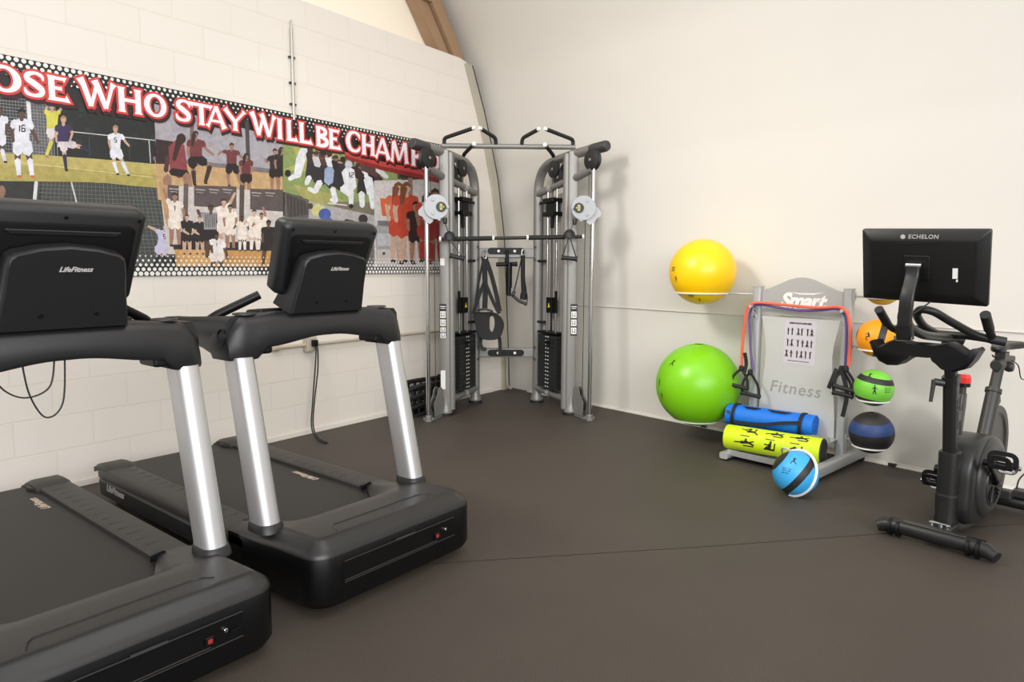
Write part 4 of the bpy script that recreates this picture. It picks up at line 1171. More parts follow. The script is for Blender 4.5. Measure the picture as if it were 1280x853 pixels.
39 39 43 3717 129 3707 141 3720 151 3751 147 3760 137 3748 128
48 39 41 3694 398 3749 429 3800 399 3789 326 3739 298 3694 325
155 118 98 3786 398 3820 422 3858 405 3862 270 3836 253 3808 266
155 118 98 3806 266 3834 284 3864 269 3861 150 3841 138 3821 148
39 39 43 3829 130 3819 142 3833 152 3865 148 3874 137 3862 129
48 39 41 3768 397 3819 432 3876 407 3878 333 3832 301 3781 324
56 40 40 3695 565 3757 585 3817 588 3881 577 3861 500 3857 403 3713 397 3712 492
48 39 41 3713 413 3857 419 3869 366 3700 360
155 118 98 3684 562 3709 573 3727 559 3700 479 3679 470 3664 482
155 118 98 3664 477 3680 491 3700 483 3708 409 3697 400 3683 405
56 40 40 3677 563 3710 577 3734 558 3721 518 3689 505 3667 523
155 118 98 3848 566 3867 583 3893 575 3911 495 3895 481 3873 487
155 118 98 3873 492 3894 502 3911 490 3889 414 3874 407 3862 416
56 40 40 3840 564 3866 587 3900 577 3909 536 3885 515 3853 525
155 118 98 3769 601 3788 613 3806 604 3810 577 3787 563 3765 575
155 118 98 3826 632 3818 610 3799 596 3776 595 3757 606 3751 626 3758 647 3777 661 3800 663 3819 652
41 33 32 3747 621 3750 650 3789 671 3827 656 3829 632 3803 643 3766 638
155 118 98 3825 453 3884 487 3940 455 3914 301 3869 276 3828 301
167 57 50 3825 301 3873 327 3917 301 3892 165 3859 148 3828 166
39 39 43 3847 144 3836 157 3852 168 3888 164 3898 153 3884 143
167 57 50 3796 452 3885 503 3970 456 3955 370 3873 326 3799 369
155 118 98 3911 452 3967 491 4029 464 4031 308 3988 279 3941 300
167 57 50 3938 301 3984 330 4034 307 4026 168 3994 149 3960 165
39 39 43 3980 145 3968 158 3984 170 4022 165 4032 154 4018 144
167 57 50 3882 449 3965 507 4060 467 4059 381 3983 329 3899 366
177 67 55 3779 641 3880 667 3978 674 4084 663 4052 574 4046 462 3809 451 3806 559
167 57 50 3809 469 4046 480 4066 419 3789 407
155 118 98 3798 641 3839 659 3868 637 3835 544 3801 530 3777 549
155 118 98 3776 542 3803 563 3836 552 3843 466 3824 452 3801 460
177 67 55 3786 642 3841 666 3880 636 3864 590 3812 568 3776 596
155 118 98 3989 645 4021 673 4063 660 4083 568 4057 545 4021 555
155 118 98 4021 563 4056 579 4084 560 4055 472 4030 461 4011 475
177 67 55 3977 642 4019 679 4076 663 4086 617 4046 582 3993 598
155 118 98 3907 687 3929 701 3951 690 3955 660 3928 643 3902 656
155 118 98 3974 722 3965 698 3943 682 3915 680 3894 693 3886 715 3895 740 3917 756 3944 758 3965 745
65 47 41 3881 709 3885 742 3930 768 3976 750 3978 723 3947 736 3903 729
65 47 41 3865 718 3908 739 3942 716 3893 593 3873 584 3858 594
155 118 98 3921 457 3983 492 4041 460 4014 289 3966 264 3923 289
158 53 48 3920 289 3970 316 4017 289 3990 138 3955 121 3923 140
39 39 43 3942 115 3929 130 3947 143 3988 138 3999 125 3983 114
158 53 48 3891 457 3984 509 4072 460 4056 366 3970 320 3893 365
155 118 98 4018 457 4076 497 4140 469 4140 296 4100 267 4051 289
158 53 48 4048 289 4096 319 4140 295 4140 142 4106 121 4071 139
39 39 43 4091 116 4077 131 4096 144 4138 139 4140 125 4134 114
158 53 48 3988 454 4074 513 4140 473 4140 377 4094 324 4006 362
168 61 52 3877 666 3982 694 4084 702 4140 690 4140 591 4140 467 3908 455 3905 575
158 53 48 3908 475 4140 487 4140 419 3887 407
155 118 98 3889 665 3931 684 3962 661 3925 559 3890 544 3865 564
155 118 98 3864 556 3892 578 3926 566 3934 472 3915 457 3891 466
168 61 52 3877 666 3933 691 3974 660 3956 609 3902 586 3865 615
155 118 98 4103 671 4136 699 4140 687 4140 584 4140 561 4139 572
155 118 98 4139 579 4140 596 4140 577 4140 479 4140 468 4127 481
168 61 52 4091 668 4134 706 4140 690 4140 638 4140 603 4108 619
155 118 98 4008 716 4033 732 4057 720 4062 687 4032 668 4003 682
155 118 98 4083 756 4073 729 4048 711 4017 708 3993 723 3984 748 3994 775 4018 793 4049 795 4073 781
56 43 38 3979 741 3983 778 4034 806 4085 787 4088 756 4053 770 4004 763
135 39 42 3013 974 3394 938 4119 908 4119 850 3393 892 3012 937
186 64 61 3013 993 3395 964 4120 936 4119 893 3394 925 3013 962"""
BOX = [('T', -4.86, -4.70, 2.21, 2.35), ('H', -4.69, -4.515, 2.207, 2.35), ('O', -4.501, -4.347, 2.206, 2.346), ('S', -4.341, -4.235, 2.207, 2.343), ('E', -4.233, -4.125, 2.206, 2.341), ('W', -4.066, -3.876, 2.207, 2.359), ('H', -3.873, -3.716, 2.208, 2.353), ('O', -3.713, -3.576, 2.21, 2.35), ('S', -3.522, -3.418, 2.212, 2.35), ('T', -3.424, -3.278, 2.209, 2.346), ('A', -3.323, -3.176, 2.209, 2.346), ('Y', -3.195, -3.035, 2.209, 2.347), ('W', -2.994, -2.804, 2.204, 2.358), ('I', -2.812, -2.726, 2.204, 2.35), ('L', -2.72, -2.625, 2.203, 2.352), ('L', -2.618, -2.498, 2.202, 2.353), ('B', -2.463, -2.352, 2.199, 2.35), ('E', -2.346, -2.231, 2.197, 2.349), ('C', -2.176, -2.031, 2.2, 2.365), ('H', -2.023, -1.871, 2.195, 2.355), ('A', -1.881, -1.704, 2.187, 2.352), ('M', -1.714, -1.491, 2.178, 2.349), ('P', -1.473, -1.336, 2.171, 2.343), ('I', -1.328, -1.262, 2.163, 2.337), ('O', -1.262, -1.1, 2.161, 2.331)]
def stem(x, w=.25): return [(x, 0, w*1.35), (x, .12, w), (x, .88, w), (x, 1, w*1.35)]
def bowl(x0, x1, yc, ry, w):
    return [(x0+(x1-x0)*max(0, math.cos(a))**.8, yc+ry*math.sin(a), w*(.6+.5*math.cos(a))) for a in [math.radians(d) for d in range(-90, 91, 18)]]
def c3(p): return [tuple(v) for v in cat(p, 4)]
GLYPH = {
 'E': [stem(.25), [(.2, .92, .15), (.8, .92, .15), (.9, .88, .3)], [(.2, .52, .14), (.7, .52, .16), (.72, .52, .28)], [(.2, .08, .16), (.85, .08, .17), (1, .14, .36)]],
 'H': [stem(.2), stem(.8), [(.2, .5, .15), (.8, .5, .15)]], 'I': [stem(.5)], 'L': [stem(.28), [(.2, .08, .16), (.85, .08, .17), (1, .14, .36)]],
 'T': [stem(.5), [(.02, .86, .36), (.1, .92, .17), (.9, .92, .17), (.98, .86, .36)]],
 'W': [[(.02, 1, .3), (.12, .75, .22), (.3, .02, .2)], [(.3, .02, .13), (.5, .92, .16)], [(.42, 1, .28), (.52, .75, .22), (.72, .02, .2)], [(.72, .02, .13), (.9, .8, .14), (.97, 1, .26)]],
 'A': [[(.06, 0, .26), (.14, .12, .14), (.5, 1, .16)], [(.5, 1, .2), (.82, .14, .25), (.88, 0, .34)], [(.25, .3, .13), (.7, .3, .13)]],
 'Y': [[(.06, 1, .3), (.14, .88, .22), (.5, .42, .22)], [(.94, 1, .28), (.88, .9, .14), (.5, .42, .14)], [(.5, .48, .24), (.5, .12, .24), (.5, 0, .33)]],
 'B': [stem(.25), bowl(.25, .85, .75, .2, .22), bowl(.25, .95, .27, .22, .24)], 'P': [stem(.25), bowl(.25, .95, .7, .24, .24)],
 'M': [[(.1, 0, .28), (.13, .12, .15), (.18, .95, .17)], [(.2, 1, .25), (.48, .1, .2)], [(.48, .1, .12), (.78, 1, .2)], [(.8, 1, .22), (.86, .12, .23), (.88, 0, .34)]],
 'S': [c3([(.9, .68, .06), (.84, .86, .16), (.55, .94, .14), (.25, .85, .2), (.2, .68, .24), (.5, .52, .27), (.8, .34, .25), (.76, .14, .2), (.45, .06, .14), (.14, .13, .17), (.06, .32, .06)])],
 'C': [c3([(.95, .66, .06), (.9, .84, .18), (.62, .94, .13), (.3, .84, .2), (.15, .5, .27), (.3, .16, .22), (.62, .06, .13), (.88, .14, .15), (.98, .3, .08)])],
}
def glyph_quads(ch, x0, x1, z0, z1, d, ox=0, oz=0):
    W, H = x1-x0, z1-z0; out = []
    if ch == 'O':
        n = 22; ring = lambda rx, rz: [(x0+W/2+rx*math.cos(2*PI*k/n)+ox, z0+H/2+rz*math.sin(2*PI*k/n)+oz) for k in range(n+1)]
        o, i = ring(W/2+d, H/2+d), ring(W*.25-d*.8, H*.37-d*.8)
        return [[o[k], o[k+1], i[k+1], i[k]] for k in range(n)]
    for s in GLYPH[ch]:
        p = [Vector((x0+q[0]*W+ox, z0+q[1]*H+oz)) for q in s]; w = [q[2]*H*.92+2*d for q in s]
        if d:
            p[0] = p[0]+(p[0]-p[1]).normalized()*d; p[-1] = p[-1]+(p[-1]-p[-2]).normalized()*d
        L, R = [], []
        for i in range(len(p)):
            t = (p[min(len(p)-1, i+1)]-p[max(0, i-1)]).normalized(); nn = Vector((-t.y, t.x))*w[i]/2
            L.append(p[i]+nn); R.append(p[i]-nn)
        out += [[L[i], L[i+1], R[i+1], R[i]] for i in range(len(p)-1)]
    return out
def print_mesh(name, polys, parent):
    """polys: list of (rgb, [(x, z)...], y); flat printed shapes on the vinyl, one colour each"""
    vs, fs, cs = [], [], []
    for c, p, y in polys:
        o = len(vs); vs += [(a, y, b) for a, b in p]; fs.append(list(range(o, o+len(p)))); cs.append(c)
    me = bpy.data.meshes.new(name); me.from_pydata(vs, [], fs); me.materials.append(M['print' if name == 'printed_photos' else 'printflat'])
    ca = me.color_attributes.new('print', 'FLOAT_COLOR', 'CORNER'); k = 0
    for f, c in zip(me.polygons, cs):
        for _ in f.loop_indices: ca.data[k].color = (*lin(c), 1); k += 1
    o = bpy.data.objects.new(name, me); COL.objects.link(o); o.parent = parent; return o
def build_banner():
    t = thing('wall_banner', 'long printed sports banner with white slogan lettering hung on the block wall', 'banner', CORNER, LZ)
    m = MB(); m.box((-3.12, -.009, 1.8175), (4.16, .006, 1.165)); m.build('backing_sheet', M['black'], t, bevel=.001)
    y = -.0124; pol = []
    pol.append(((24, 24, 25), [(-5.2, 1.235), (-1.04, 1.235), (-1.04, 2.4), (-5.2, 2.4)], y))
    for row in PRINT.strip().split('\n'):
        n = [int(v) for v in row.split(' ')]; c, n = tuple(n[:3]), n[3:]; y -= 8e-6
        pol.append((c, [(n[i]/1000-5.2, n[i+1]/1000+1.2) for i in range(0, len(n), 2)], y))
    print_mesh('printed_photos', pol, t)
    y -= 5e-5; pol = []
    def dots(z0, rows, sg):
        p = .034
        for r in range(rows):
            for i in range(int(4.13/p)):
                x = -5.18+i*p+(p/2 if r % 2 else 0)
                if sg > 0: rr = .0125*(1-.13*r)*(1 if x < -4 else .82 if x < -3.4 else .62 if x < -2.2 else .7)
                else: rr = .0145*(1-.16*r)*(1 if x < -3 else .8 if x < -2.6 else .95)
                z = z0-sg*r*p*.8
                pol.append(((226, 224, 220), [(x+rr*math.cos(k*PI/4), z+rr*math.sin(k*PI/4)) for k in range(8)], y))
    pol += [((24, 24, 25), [(-5.2, 2.30), (-1.04, 2.30), (-1.04, 2.4), (-5.2, 2.4)], y+2e-5), ((24, 24, 25), [(-5.2, 1.235), (-1.04, 1.235), (-1.04, 1.29), (-5.2, 1.295)], y+2e-5)]
    dots(2.386, 4, 1); dots(1.249, 5, -1)
    print_mesh('dot_border', pol, t)
    y -= 5e-5; pol = []
    for key, d, ox, oz, c in (('shadow', .02, .010, -.012, (52, 20, 24)), ('red', .0125, 0, 0, (206, 62, 58)), ('white', 0, 0, 0, (232, 230, 236))):
        for b in BOX:
            for q in glyph_quads(*b, d, ox, oz): y -= 2e-6; pol.append((c, [(v[0], v[1]) for v in q], y))
    print_mesh('slogan_lettering', pol, t)
build_banner()

# ================================================================== wall services
def build_services():
    m = MB(); m.tube([(-2.645, -.018, 2.36), (-2.645, -.018, 3.0)], .011, n=10); m.tube([(-2.645, -.018, 2.99), (-2.645, -.018, 3.06)], .007, n=8)
    for z in (2.47, 2.62, 2.8): m.box((-2.645, -.012, z), (.05, .016, .014), 1)
    o = m.build('conduit_pipe', [M['conduit'], M['steeldark']]); at(o, CORNER, LZ)
    tag(o, 'thin vertical metal conduit on the block wall above the banner', 'pipe')
    t = thing('conduit_run', 'horizontal painted conduit with outlet box low on the block wall', 'pipe', CORNER, LZ)
    m = MB(); m.tube([(-2.86, -.03, .70), (-.42, -.03, .70)], .0135, n=10); m.build('pipe', M['paintpipe'], t)
    m = MB(); m.lathe([(.012, 0), (.024, .01), (.024, .05), (.012, .07)], (-2.9, -.03, .70), (1, 0, 0)); m.build('end_fitting', M['paintpipe'], t)
    m = MB(); m.box((-2.575, -.032, .705), (.085, .06, .11)); m.box((-2.575, -.0635, .705), (.075, .006, .1)); m.build('outlet_box', M['paintpipe'], t, bevel=.006)
    t2 = thing('power_cord', 'black power cord hanging from the wall outlet behind the second treadmill', 'cord', CORNER, LZ)
    m = MB()
    for k, d in enumerate((0, .016)):
        m.tube(cat([(-2.575+d, -.085, .705), (-2.57+d, -.1, .66), (-2.585+d*1.6, -.1, .5), (-2.62+d, -.11, .28), (-2.66+d, -.14, .1), (-2.68+d, -.22, .02), (-2.70+d, -.36, .008)], 6), .0055, n=8)
    m.build('cable', M['rubber'], t2)
    m = MB(); m.box((-2.567, -.084, .715), (.045, .036, .05)); m.build('plug', M['deep'], t2, bevel=.008)
build_services()
# ================================================================== treadmill
def sm(a, b, t): t = max(0, min(1, (t-a)/(b-a))); return t*t*(3-2*t)
def build_treadmill():
    t = thing('treadmill', '', 'treadmill')
    # motor hood: height field with a chamfered, rounded front and skirt
    NX, NY = 44, 30; HW = .43; CR = .085
    def yf(x): 
        a = abs(x)-(HW-CR)
        return 0 if a <= 0 else CR-math.sqrt(max(0, CR*CR-a*a))
    def yb(x): return .47+.14*sm(.2, .31, abs(x))
    def top(x, y): return .29-.012*sm(.02, .4, y)-.062*sm(.25, .62, y)*(1 if abs(x) < .3 else .9)-.055*sm(.3, .5, y)*(1-sm(.2, .3, abs(x)))
    def edge_d(x, y):
        d = HW-abs(x)
        if y < CR and abs(x) > HW-CR: d = min(d, CR-math.hypot(abs(x)-(HW-CR), CR-y))
        return max(0, min(d, y))
    vs, fs = [], []
    for i in range(NX+1):
        u = -1+2*i/NX; x = HW*math.sin(u*PI/2)*.75+HW*u*.25
        for j in range(NY+1):
            v = j/NY; v = v*v*.5+v*.5
            y = yf(x)+(yb(x)-yf(x))*v
            d = edge_d(x, y)
            k = .047*max(0, 1-d/.058)+.012*max(0, 1-d/.014)**2
            vs.append((x, y, top(x, y)-k*(1-.75*sm(.3, .6, y))))
    n = NY+1
    for i in range(NX):
        for j in range(NY): fs.append((i*n+j, (i+1)*n+j, (i+1)*n+j+1, i*n+j+1))
    loop = [(i, 0) for i in range(NX+1)]+[(NX, j) for j in range(1, NY+1)]+[(i, NY) for i in range(NX-1, -1, -1)]+[(0, j) for j in range(NY-1, 0, -1)]
    idx = [i*n+j for i, j in loop]; L = len(idx); base = len(vs)
    for lev, ins in ((.06, 0), (.036, .012), (.03, .03)):
        for q in idx:
            x, y, z = vs[q]; vs.append((x*(1-ins/HW), y+(ins if y < .3 else -ins*.3), min(lev, z)))
    prev = idx
    for lev in range(3):
        cur = [base+lev*L+q for q in range(L)]
        for q in range(L): fs.append((prev[q], cur[q], cur[(q+1) % L], prev[(q+1) % L]))
        prev = cur
    fs.append(tuple(prev[::-1]))
    m = MB(); m.add(vs, fs); m.m = [0 if k < NX*NY else 1 for k in range(len(fs))]
    for k in range(NX*NY):
        if min(vs[q][2] for q in fs[k]) < .205 and max(vs[q][1] for q in fs[k]) < .3: m.m[k] = 1
    m.build('motor_hood', [M['hood'], M['fascia']], t, sharp=50)
    m = MB(); z = lambda y: .2895-.012*sm(.02, .4, y)
    m.tube([(-.27, .085, z(.1)+.000), (-.255, .13, z(.13)), (-.235, .152, z(.15)), (.2, .155, z(.155)), (.235, .148, z(.15)), (.262, .118, z(.12))], .0035, 0, n=6)
    m.build('hood_groove', M['gloss'], t)
    # front grille panel with its trim lines, switch and socket
    m = MB(); m.box((-.01, .0, .162), (.60, .008, .082)); m.build('front_panel', M['fascia'], t, bevel=.002)
    m = MB()
    for zz, x0, x1 in ((.203, -.305, .287), (.121, -.305, .287), (.129, -.305, .18)): m.box(((x0+x1)/2, -.007, zz), (x1-x0, .004, .0022))
    m.box((-.0, -.008, .2055), (.105, .005, .007)); m.build('trim_line', M['steeldark'], t)
    m = MB(); m.box((.175, -.009, .153), (.026, .01, .026)); sw = m.build('power_switch', M['gloss'], t, bevel=.002)
    m = MB(); m.box((.175, -.0145, .153), (.014, .004, .014)); m.build('rocker', M['red'], sw)
    m = MB(); m.disc((.228, -.009, .165), (0, 1, 0), .007, .012, n=14); m.build('fuse_cap', M['chrome'], t)
    m = MB(); m.box((.258, -.008, .155), (.03, .006, .007)); m.build('socket', M['deep'], t)
    # deck: belt, side skirts, rails
    m = MB(); m.box((0, 1.25, .165), (.575, 1.56, .045)); m.tube([(-.285, 2.02, .13), (.285, 2.02, .13)], .058, n=18); m.build('running_belt', M['belt'], t, bevel=.004)
    m = MB(); m.box((0, 1.2, .1), (.80, 1.5, .09)); m.build('deck_frame', M['deep'], t, bevel=.006)
    for s in (-1, 1):
        m = MB()
        sec = [(s*.284, .160), (s*.284, .204), (s*.292, .211), (s*.395, .213), (s*.418, .208), (s*.430, .192), (s*.430, .160), (s*.418, .150), (s*.428, .140), (s*.424, .062), (s*.412, .05), (s*.38, .05), (s*.38, .16)]
        if s < 0: sec = sec[::-1]
        ys = [.5, .56]+[.6+.02*k for k in range(0)]+[1.9, 1.97, 2.02, 2.055]
        rings = [[(x if yy < 1.95 else x*(1-.10*max(0, (yy-1.97)/.085)**2), yy, (zz if yy < 1.95 else .05+(zz-.05)*(1-.12*max(0, (yy-1.95)/.105)))) for x, zz in sec] for yy in ys]
        m.loft(rings); m.build('side_rail', M['rail'], t, sharp=40)
        m = MB()
        for k in range(14): m.box((s*.352, .75+.085*k, .2119), (.09, .003, .0013))
        m.build('rail_ridge', M['rail'], t)
        m = MB()
        m.loft([[(s*a, yy, zz+h) for a, zz in ((.27, .188), (.27, .212), (.30, .224), (.40, .224), (.424, .21), (.424, .185))] for yy, h in ((1.86, -.013), (1.90, 0), (2.0, 0), (2.05, -.014))])
        m.loft([[(s*(.30-.05*math.sin(PI*k/8)), 1.86+.17*k/8, zz) for zz in (.192, .206)]+[(s*.31, 1.86+.17*k/8, zz) for zz in (.206, .192)] for k in range(9)])
        m.build('rail_end_cap', M['rail'], t, sharp=30)
        # black wedge stands for the shade where the rail dives under the hood
        m = MB(); m.loft([[(s*(.29-w), .60+.02*k-.005, .20), (s*(.29-w), .60+.02*k-.005, .225-.006*k), (s*(.31), .60+.02*k-.005, .232-.006*k), (s*.335, .60+.02*k-.005, .214), (s*.335, .60+.02*k-.005, .2)] for k, w in enumerate((.028, .024, .012, 0))]); m.build('rail_gap_shade', M['deep'], t)
        # upright
        sec = rrect(.088, .128, .036, 5)
        p0, p1 = Vector((s*.39, .382, .255)), Vector((s*.39, .54, .94))
        m = MB(); m.loft([[Vector((x, y, 0))+p0.lerp(p1, k/6) for x, y in sec] for k in range(7)]); m.build('upright', M['alu'], t)
        m = MB(); sec2 = rrect(.108, .148, .046, 5); sec3 = rrect(.098, .138, .04, 5)
        m.loft([[Vector((x+s*.39, y+.382-.002, .258)) for x, y in rrect(.112, .152, .046, 5)], [Vector((x+s*.39, y+.385, .276)) for x, y in sec2], [Vector((x+s*.39, y+.388, .288)) for x, y in sec3], [Vector((x+s*.39, y+.388, .289)) for x, y in rrect(.086, .126, .035, 5)]])
        m.build('upright_collar', M['plastic'], t)
        # levelling foot
        m = MB(); m.disc((s*.17, .11, .012), (0, 0, 1), .045, .024, n=22, e=.3); m.lathe([(.015, 0), (.015, .05)], (s*.17, .11, .02)); m.build('levelling_foot', M['rubber'], t)
        m = MB(); m.disc((s*.33, 1.95, .03), (1, 0, 0), .03, .04, n=18); m.build('roller_wheel', M['rubber'], t)
    # crown beam across the uprights
    m = MB(); rings = []
    N = 48
    for i in range(N+1):
        u = -1+2*i/N; x = .447*math.sin(u*PI/2*.999); a = abs(x)
        zb = 1.003-.03*sm(.03, .29, a)-.045*sm(.285, .345, a)
        zt = 1.113-.012*sm(.22, .38, a)-.07*max(0, (a-.37)/.077)**2.2
        y0 = .468+.016*(a/.44)**2+.022*max(0, (a-.385)/.062)**2; y1 = .66
        h = zt-zb; r = .03
        ring = []
        for yy, zz in ((y0+.008, zb), (y0, zb+.014), (y0+.006, zb+h*.5), (y0+.012, zt-.034), (y0+.024, zt-.012), (y0+.05, zt), (y1-.03, zt-.004), (y1, zt-.03), (y1, zb+.03), (y1-.02, zb)): ring.append((x, yy, zz))
        rings.append(ring)
    m.loft(rings); m.build('crown_beam', M['plastic'], t, sharp=60)
    for s in (-1, 1):
        m = MB(); rings = []
        for k in range(15):
            yy = .53+.64*k/14
            zb = .932+.035*sm(.62, .80, yy)+.03*sm(1.0, 1.17, yy); zt = 1.098-.022*sm(.55, 1.1, yy)-.02*sm(1.1, 1.17, yy)
            e = .012*sm(1.05, 1.17, yy)
            rings.append([(s*x, yy, z) for x, z in ((.352+e, zb+.02), (.362+e, zb), (.43-e, zb), (.444-e, zb+.015), (.447-e, (zb+zt)/2), (.442-e, zt-.022), (.425-e, zt), (.37+e, zt), (.352+e, zt-.018))])
        m.loft(rings); m.build('arm_rest', M['plastic'], t, sharp=60)
        m = MB(); m.lathe([(.026, 0), (.034, .004), (.032, .006), (.022, -.004)], (s*.444, .56, 1.02), (s, 0, 0), n=22); m.build('arm_vent', M['deep'], t)
        # dark cavity plate under each shoulder
        m = MB(); m.box((s*.31, .55, .965), (.085, .13, .04)); m.build('shoulder_liner', M['deep'], t, bevel=.012)
        m = MB(); m.tube(fillet([(s*.40, .80, 1.05), (s*.37, .76, 1.09), (s*.20, .69, 1.178)], .03), .019, n=14); m.build('grip_bar', M['deep'], t)
        m = MB(); m.lathe([(.036, -.002), (.046, -.002), (.046, .003), (.044, .005), (.038, .005), (.036, -.004), (.0, -.004)], (s*.345, .565, 1.107), (0, 0, 1), n=28); cr_ = m.build('cup_ring', M['steeldark'], t); m = MB(); m.disc((s*.345, .565, 1.108), (0, 0, 1), .036, .004); m.build('cup_well', M['deep'], cr_)
    m = MB(); m.loft([[(x, y, z) for x, y, z in ((-w, .6, zz), (w, .6, zz), (w, .72, zz-.01), (-w, .72, zz-.01))] for w, zz in ((.25, 1.09), (.25, 1.118), (.24, 1.124))]); m.build('console_tray', M['plastic'], t, bevel=.004)
    # console
    td = Vector((0, -.13, .30)).normalized(); nn = Vector((0, -td.z, td.y))   # up along the back, out of the back (towards the room)
    O = Vector((0, .535, 1.175))
    P3 = lambda a, b, d: O+Vector((a, 0, 0))+td*b+nn*d
    m = MB()
    def cs(w0, w1, b0, b1, d, r):
        q = []
        for x, y in rrect(2, 2, .16, 5):
            w = w0+(w1-w0)*(y+1)/2; q.append(P3(x*w, b0+(b1-b0)*(y+1)/2, d))
        return q
    m.loft([cs(.205, .228, .02, .31, -.078, 0), cs(.222, .244, .003, .327, -.07, 0), cs(.222, .246, 0, .332, -.03, 0), cs(.214, .238, .006, .328, -.006, 0), cs(.198, .222, .02, .314, .004, 0)])
    con = m.build('console', M['plastic'], t, sharp=50)
    m = MB(); m.loft([cs(.188, .207, .022, .282, .002, 0), cs(.188, .207, .022, .282, .0065, 0), cs(.182, .2, .028, .275, .009, 0)]); m.build('back_panel', M['deep'], con)
    m = MB(); m.loft([[P3(-.16, .262, d), P3(.16, .262, d), P3(.145, .246, d), P3(-.145, .246, d)] for d in (.008, .016)]); m.build('back_ridge', M['plastic'], con, bevel=.003)
    for x in (-.205, 0, .213): m = MB(); m.disc(P3(x, .302, .0045), nn, .006, .006, n=14); m.build('screw_hole', M['deep'], con)
    m = MB(); m.loft([[P3(x, y, -.079) for x, y in ((-.17, .05), (.17, .05), (.185, .27), (-.185, .27))], [P3(x, y, -.082) for x, y in ((-.17, .05), (.17, .05), (.185, .27), (-.185, .27))]]); m.build('screen', M['gloss'], con)
    # neck that carries the console
    out = [(-.188, 0), (.188, 0), (.183, .05), (.172, .13), (.166, .21), (.16, .238), (.145, .252), (.08, .27), (0, .278), (-.08, .27), (-.145, .252), (-.16, .238), (-.166, .21), (-.172, .13), (-.183, .05)]
    nd_ = Vector((0, -.10, .28)).normalized(); n2 = Vector((0, -nd_.z, nd_.y)); O2 = Vector((0, .475, 1.098))
    f = lambda a, b, d: O2+Vector((a, 0, 0))+nd_*b+n2*d
    m = MB(); m.loft([[f(a, b, -.14+.10*(b/.28)) for a, b in out], [f(a, b, -.016) for a, b in out], [f(a*.985, .14+(b-.14)*.985, -.006) for a, b in out], [f(a*.95, .14+(b-.14)*.95, 0) for a, b in out]])
    nk = m.build('console_neck', M['plastic'], t, sharp=34)
    for x in (-.073, .083): m = MB(); m.disc(f(x, .055, .0), n2, .008, .005, n=14); m.build('neck_screw', M['deep'], nk)
    m = MB(); put(m, text_mb('LifeFitness', .022, .35, .0006), frame(f(.015, .205, .0006), (1, 0, 0), nd_)); m.build('neck_logo', M['logo'], nk)
    m = MB(); put(m, text_mb('LifeFitness', .052, .3, .0012), frame((-.4285, 1.77, .118), (0, -1, 0), (0, 0, 1))); m.build('side_logo', M['logo'], t)
    m = MB(); put(m, text_mb('LifeFitness', .05, .35, .001), frame((.242, 1.05, .1885), (0, 1, 0), (-1, 0, 0))); m.build('belt_logo', M['logotan'], t)
    return t
def copy_tree(o, parent=None):
    c = o.copy(); COL.objects.link(c)
    if parent: c.parent = parent
    for ch in list(o.children): copy_tree(ch, c)
    return c
tr2 = build_treadmill(); tr2.location = (-.438, 2.694, 0); tr2.rotation_euler = (0, 0, math.radians(TREAD_Z))
tag(tr2, 'black treadmill with silver uprights in the middle, its whole console and deck in view', 'treadmill', 'treadmills along the banner wall')
tr1 = copy_tree(tr2); tr1.location = (-1.048, 1.862, 0)
tag(tr1, 'black treadmill cut off by the left edge, thin wires hanging below its console', 'treadmill', 'treadmills along the banner wall')
m = MB()
m.tube(cat([(-.19, .5, 1.02), (-.18, .5, .94), (-.12, .5, .895), (-.05, .5, .92), (-.03, .5, 1.02)], 8), .0028, n=6)
m.tube(cat([(-.115, .52, 1.02), (-.1, .52, .9), (-.06, .52, .82), (-.01, .52, .86), (.005, .52, 1.02)], 8), .0028, n=6)
m.build('console_wire', M['rubber'], tr1)
for ch in tr1.children:
    if ch.name.startswith('belt_logo'): ch.location.y += .64; ch.location.x -= .014

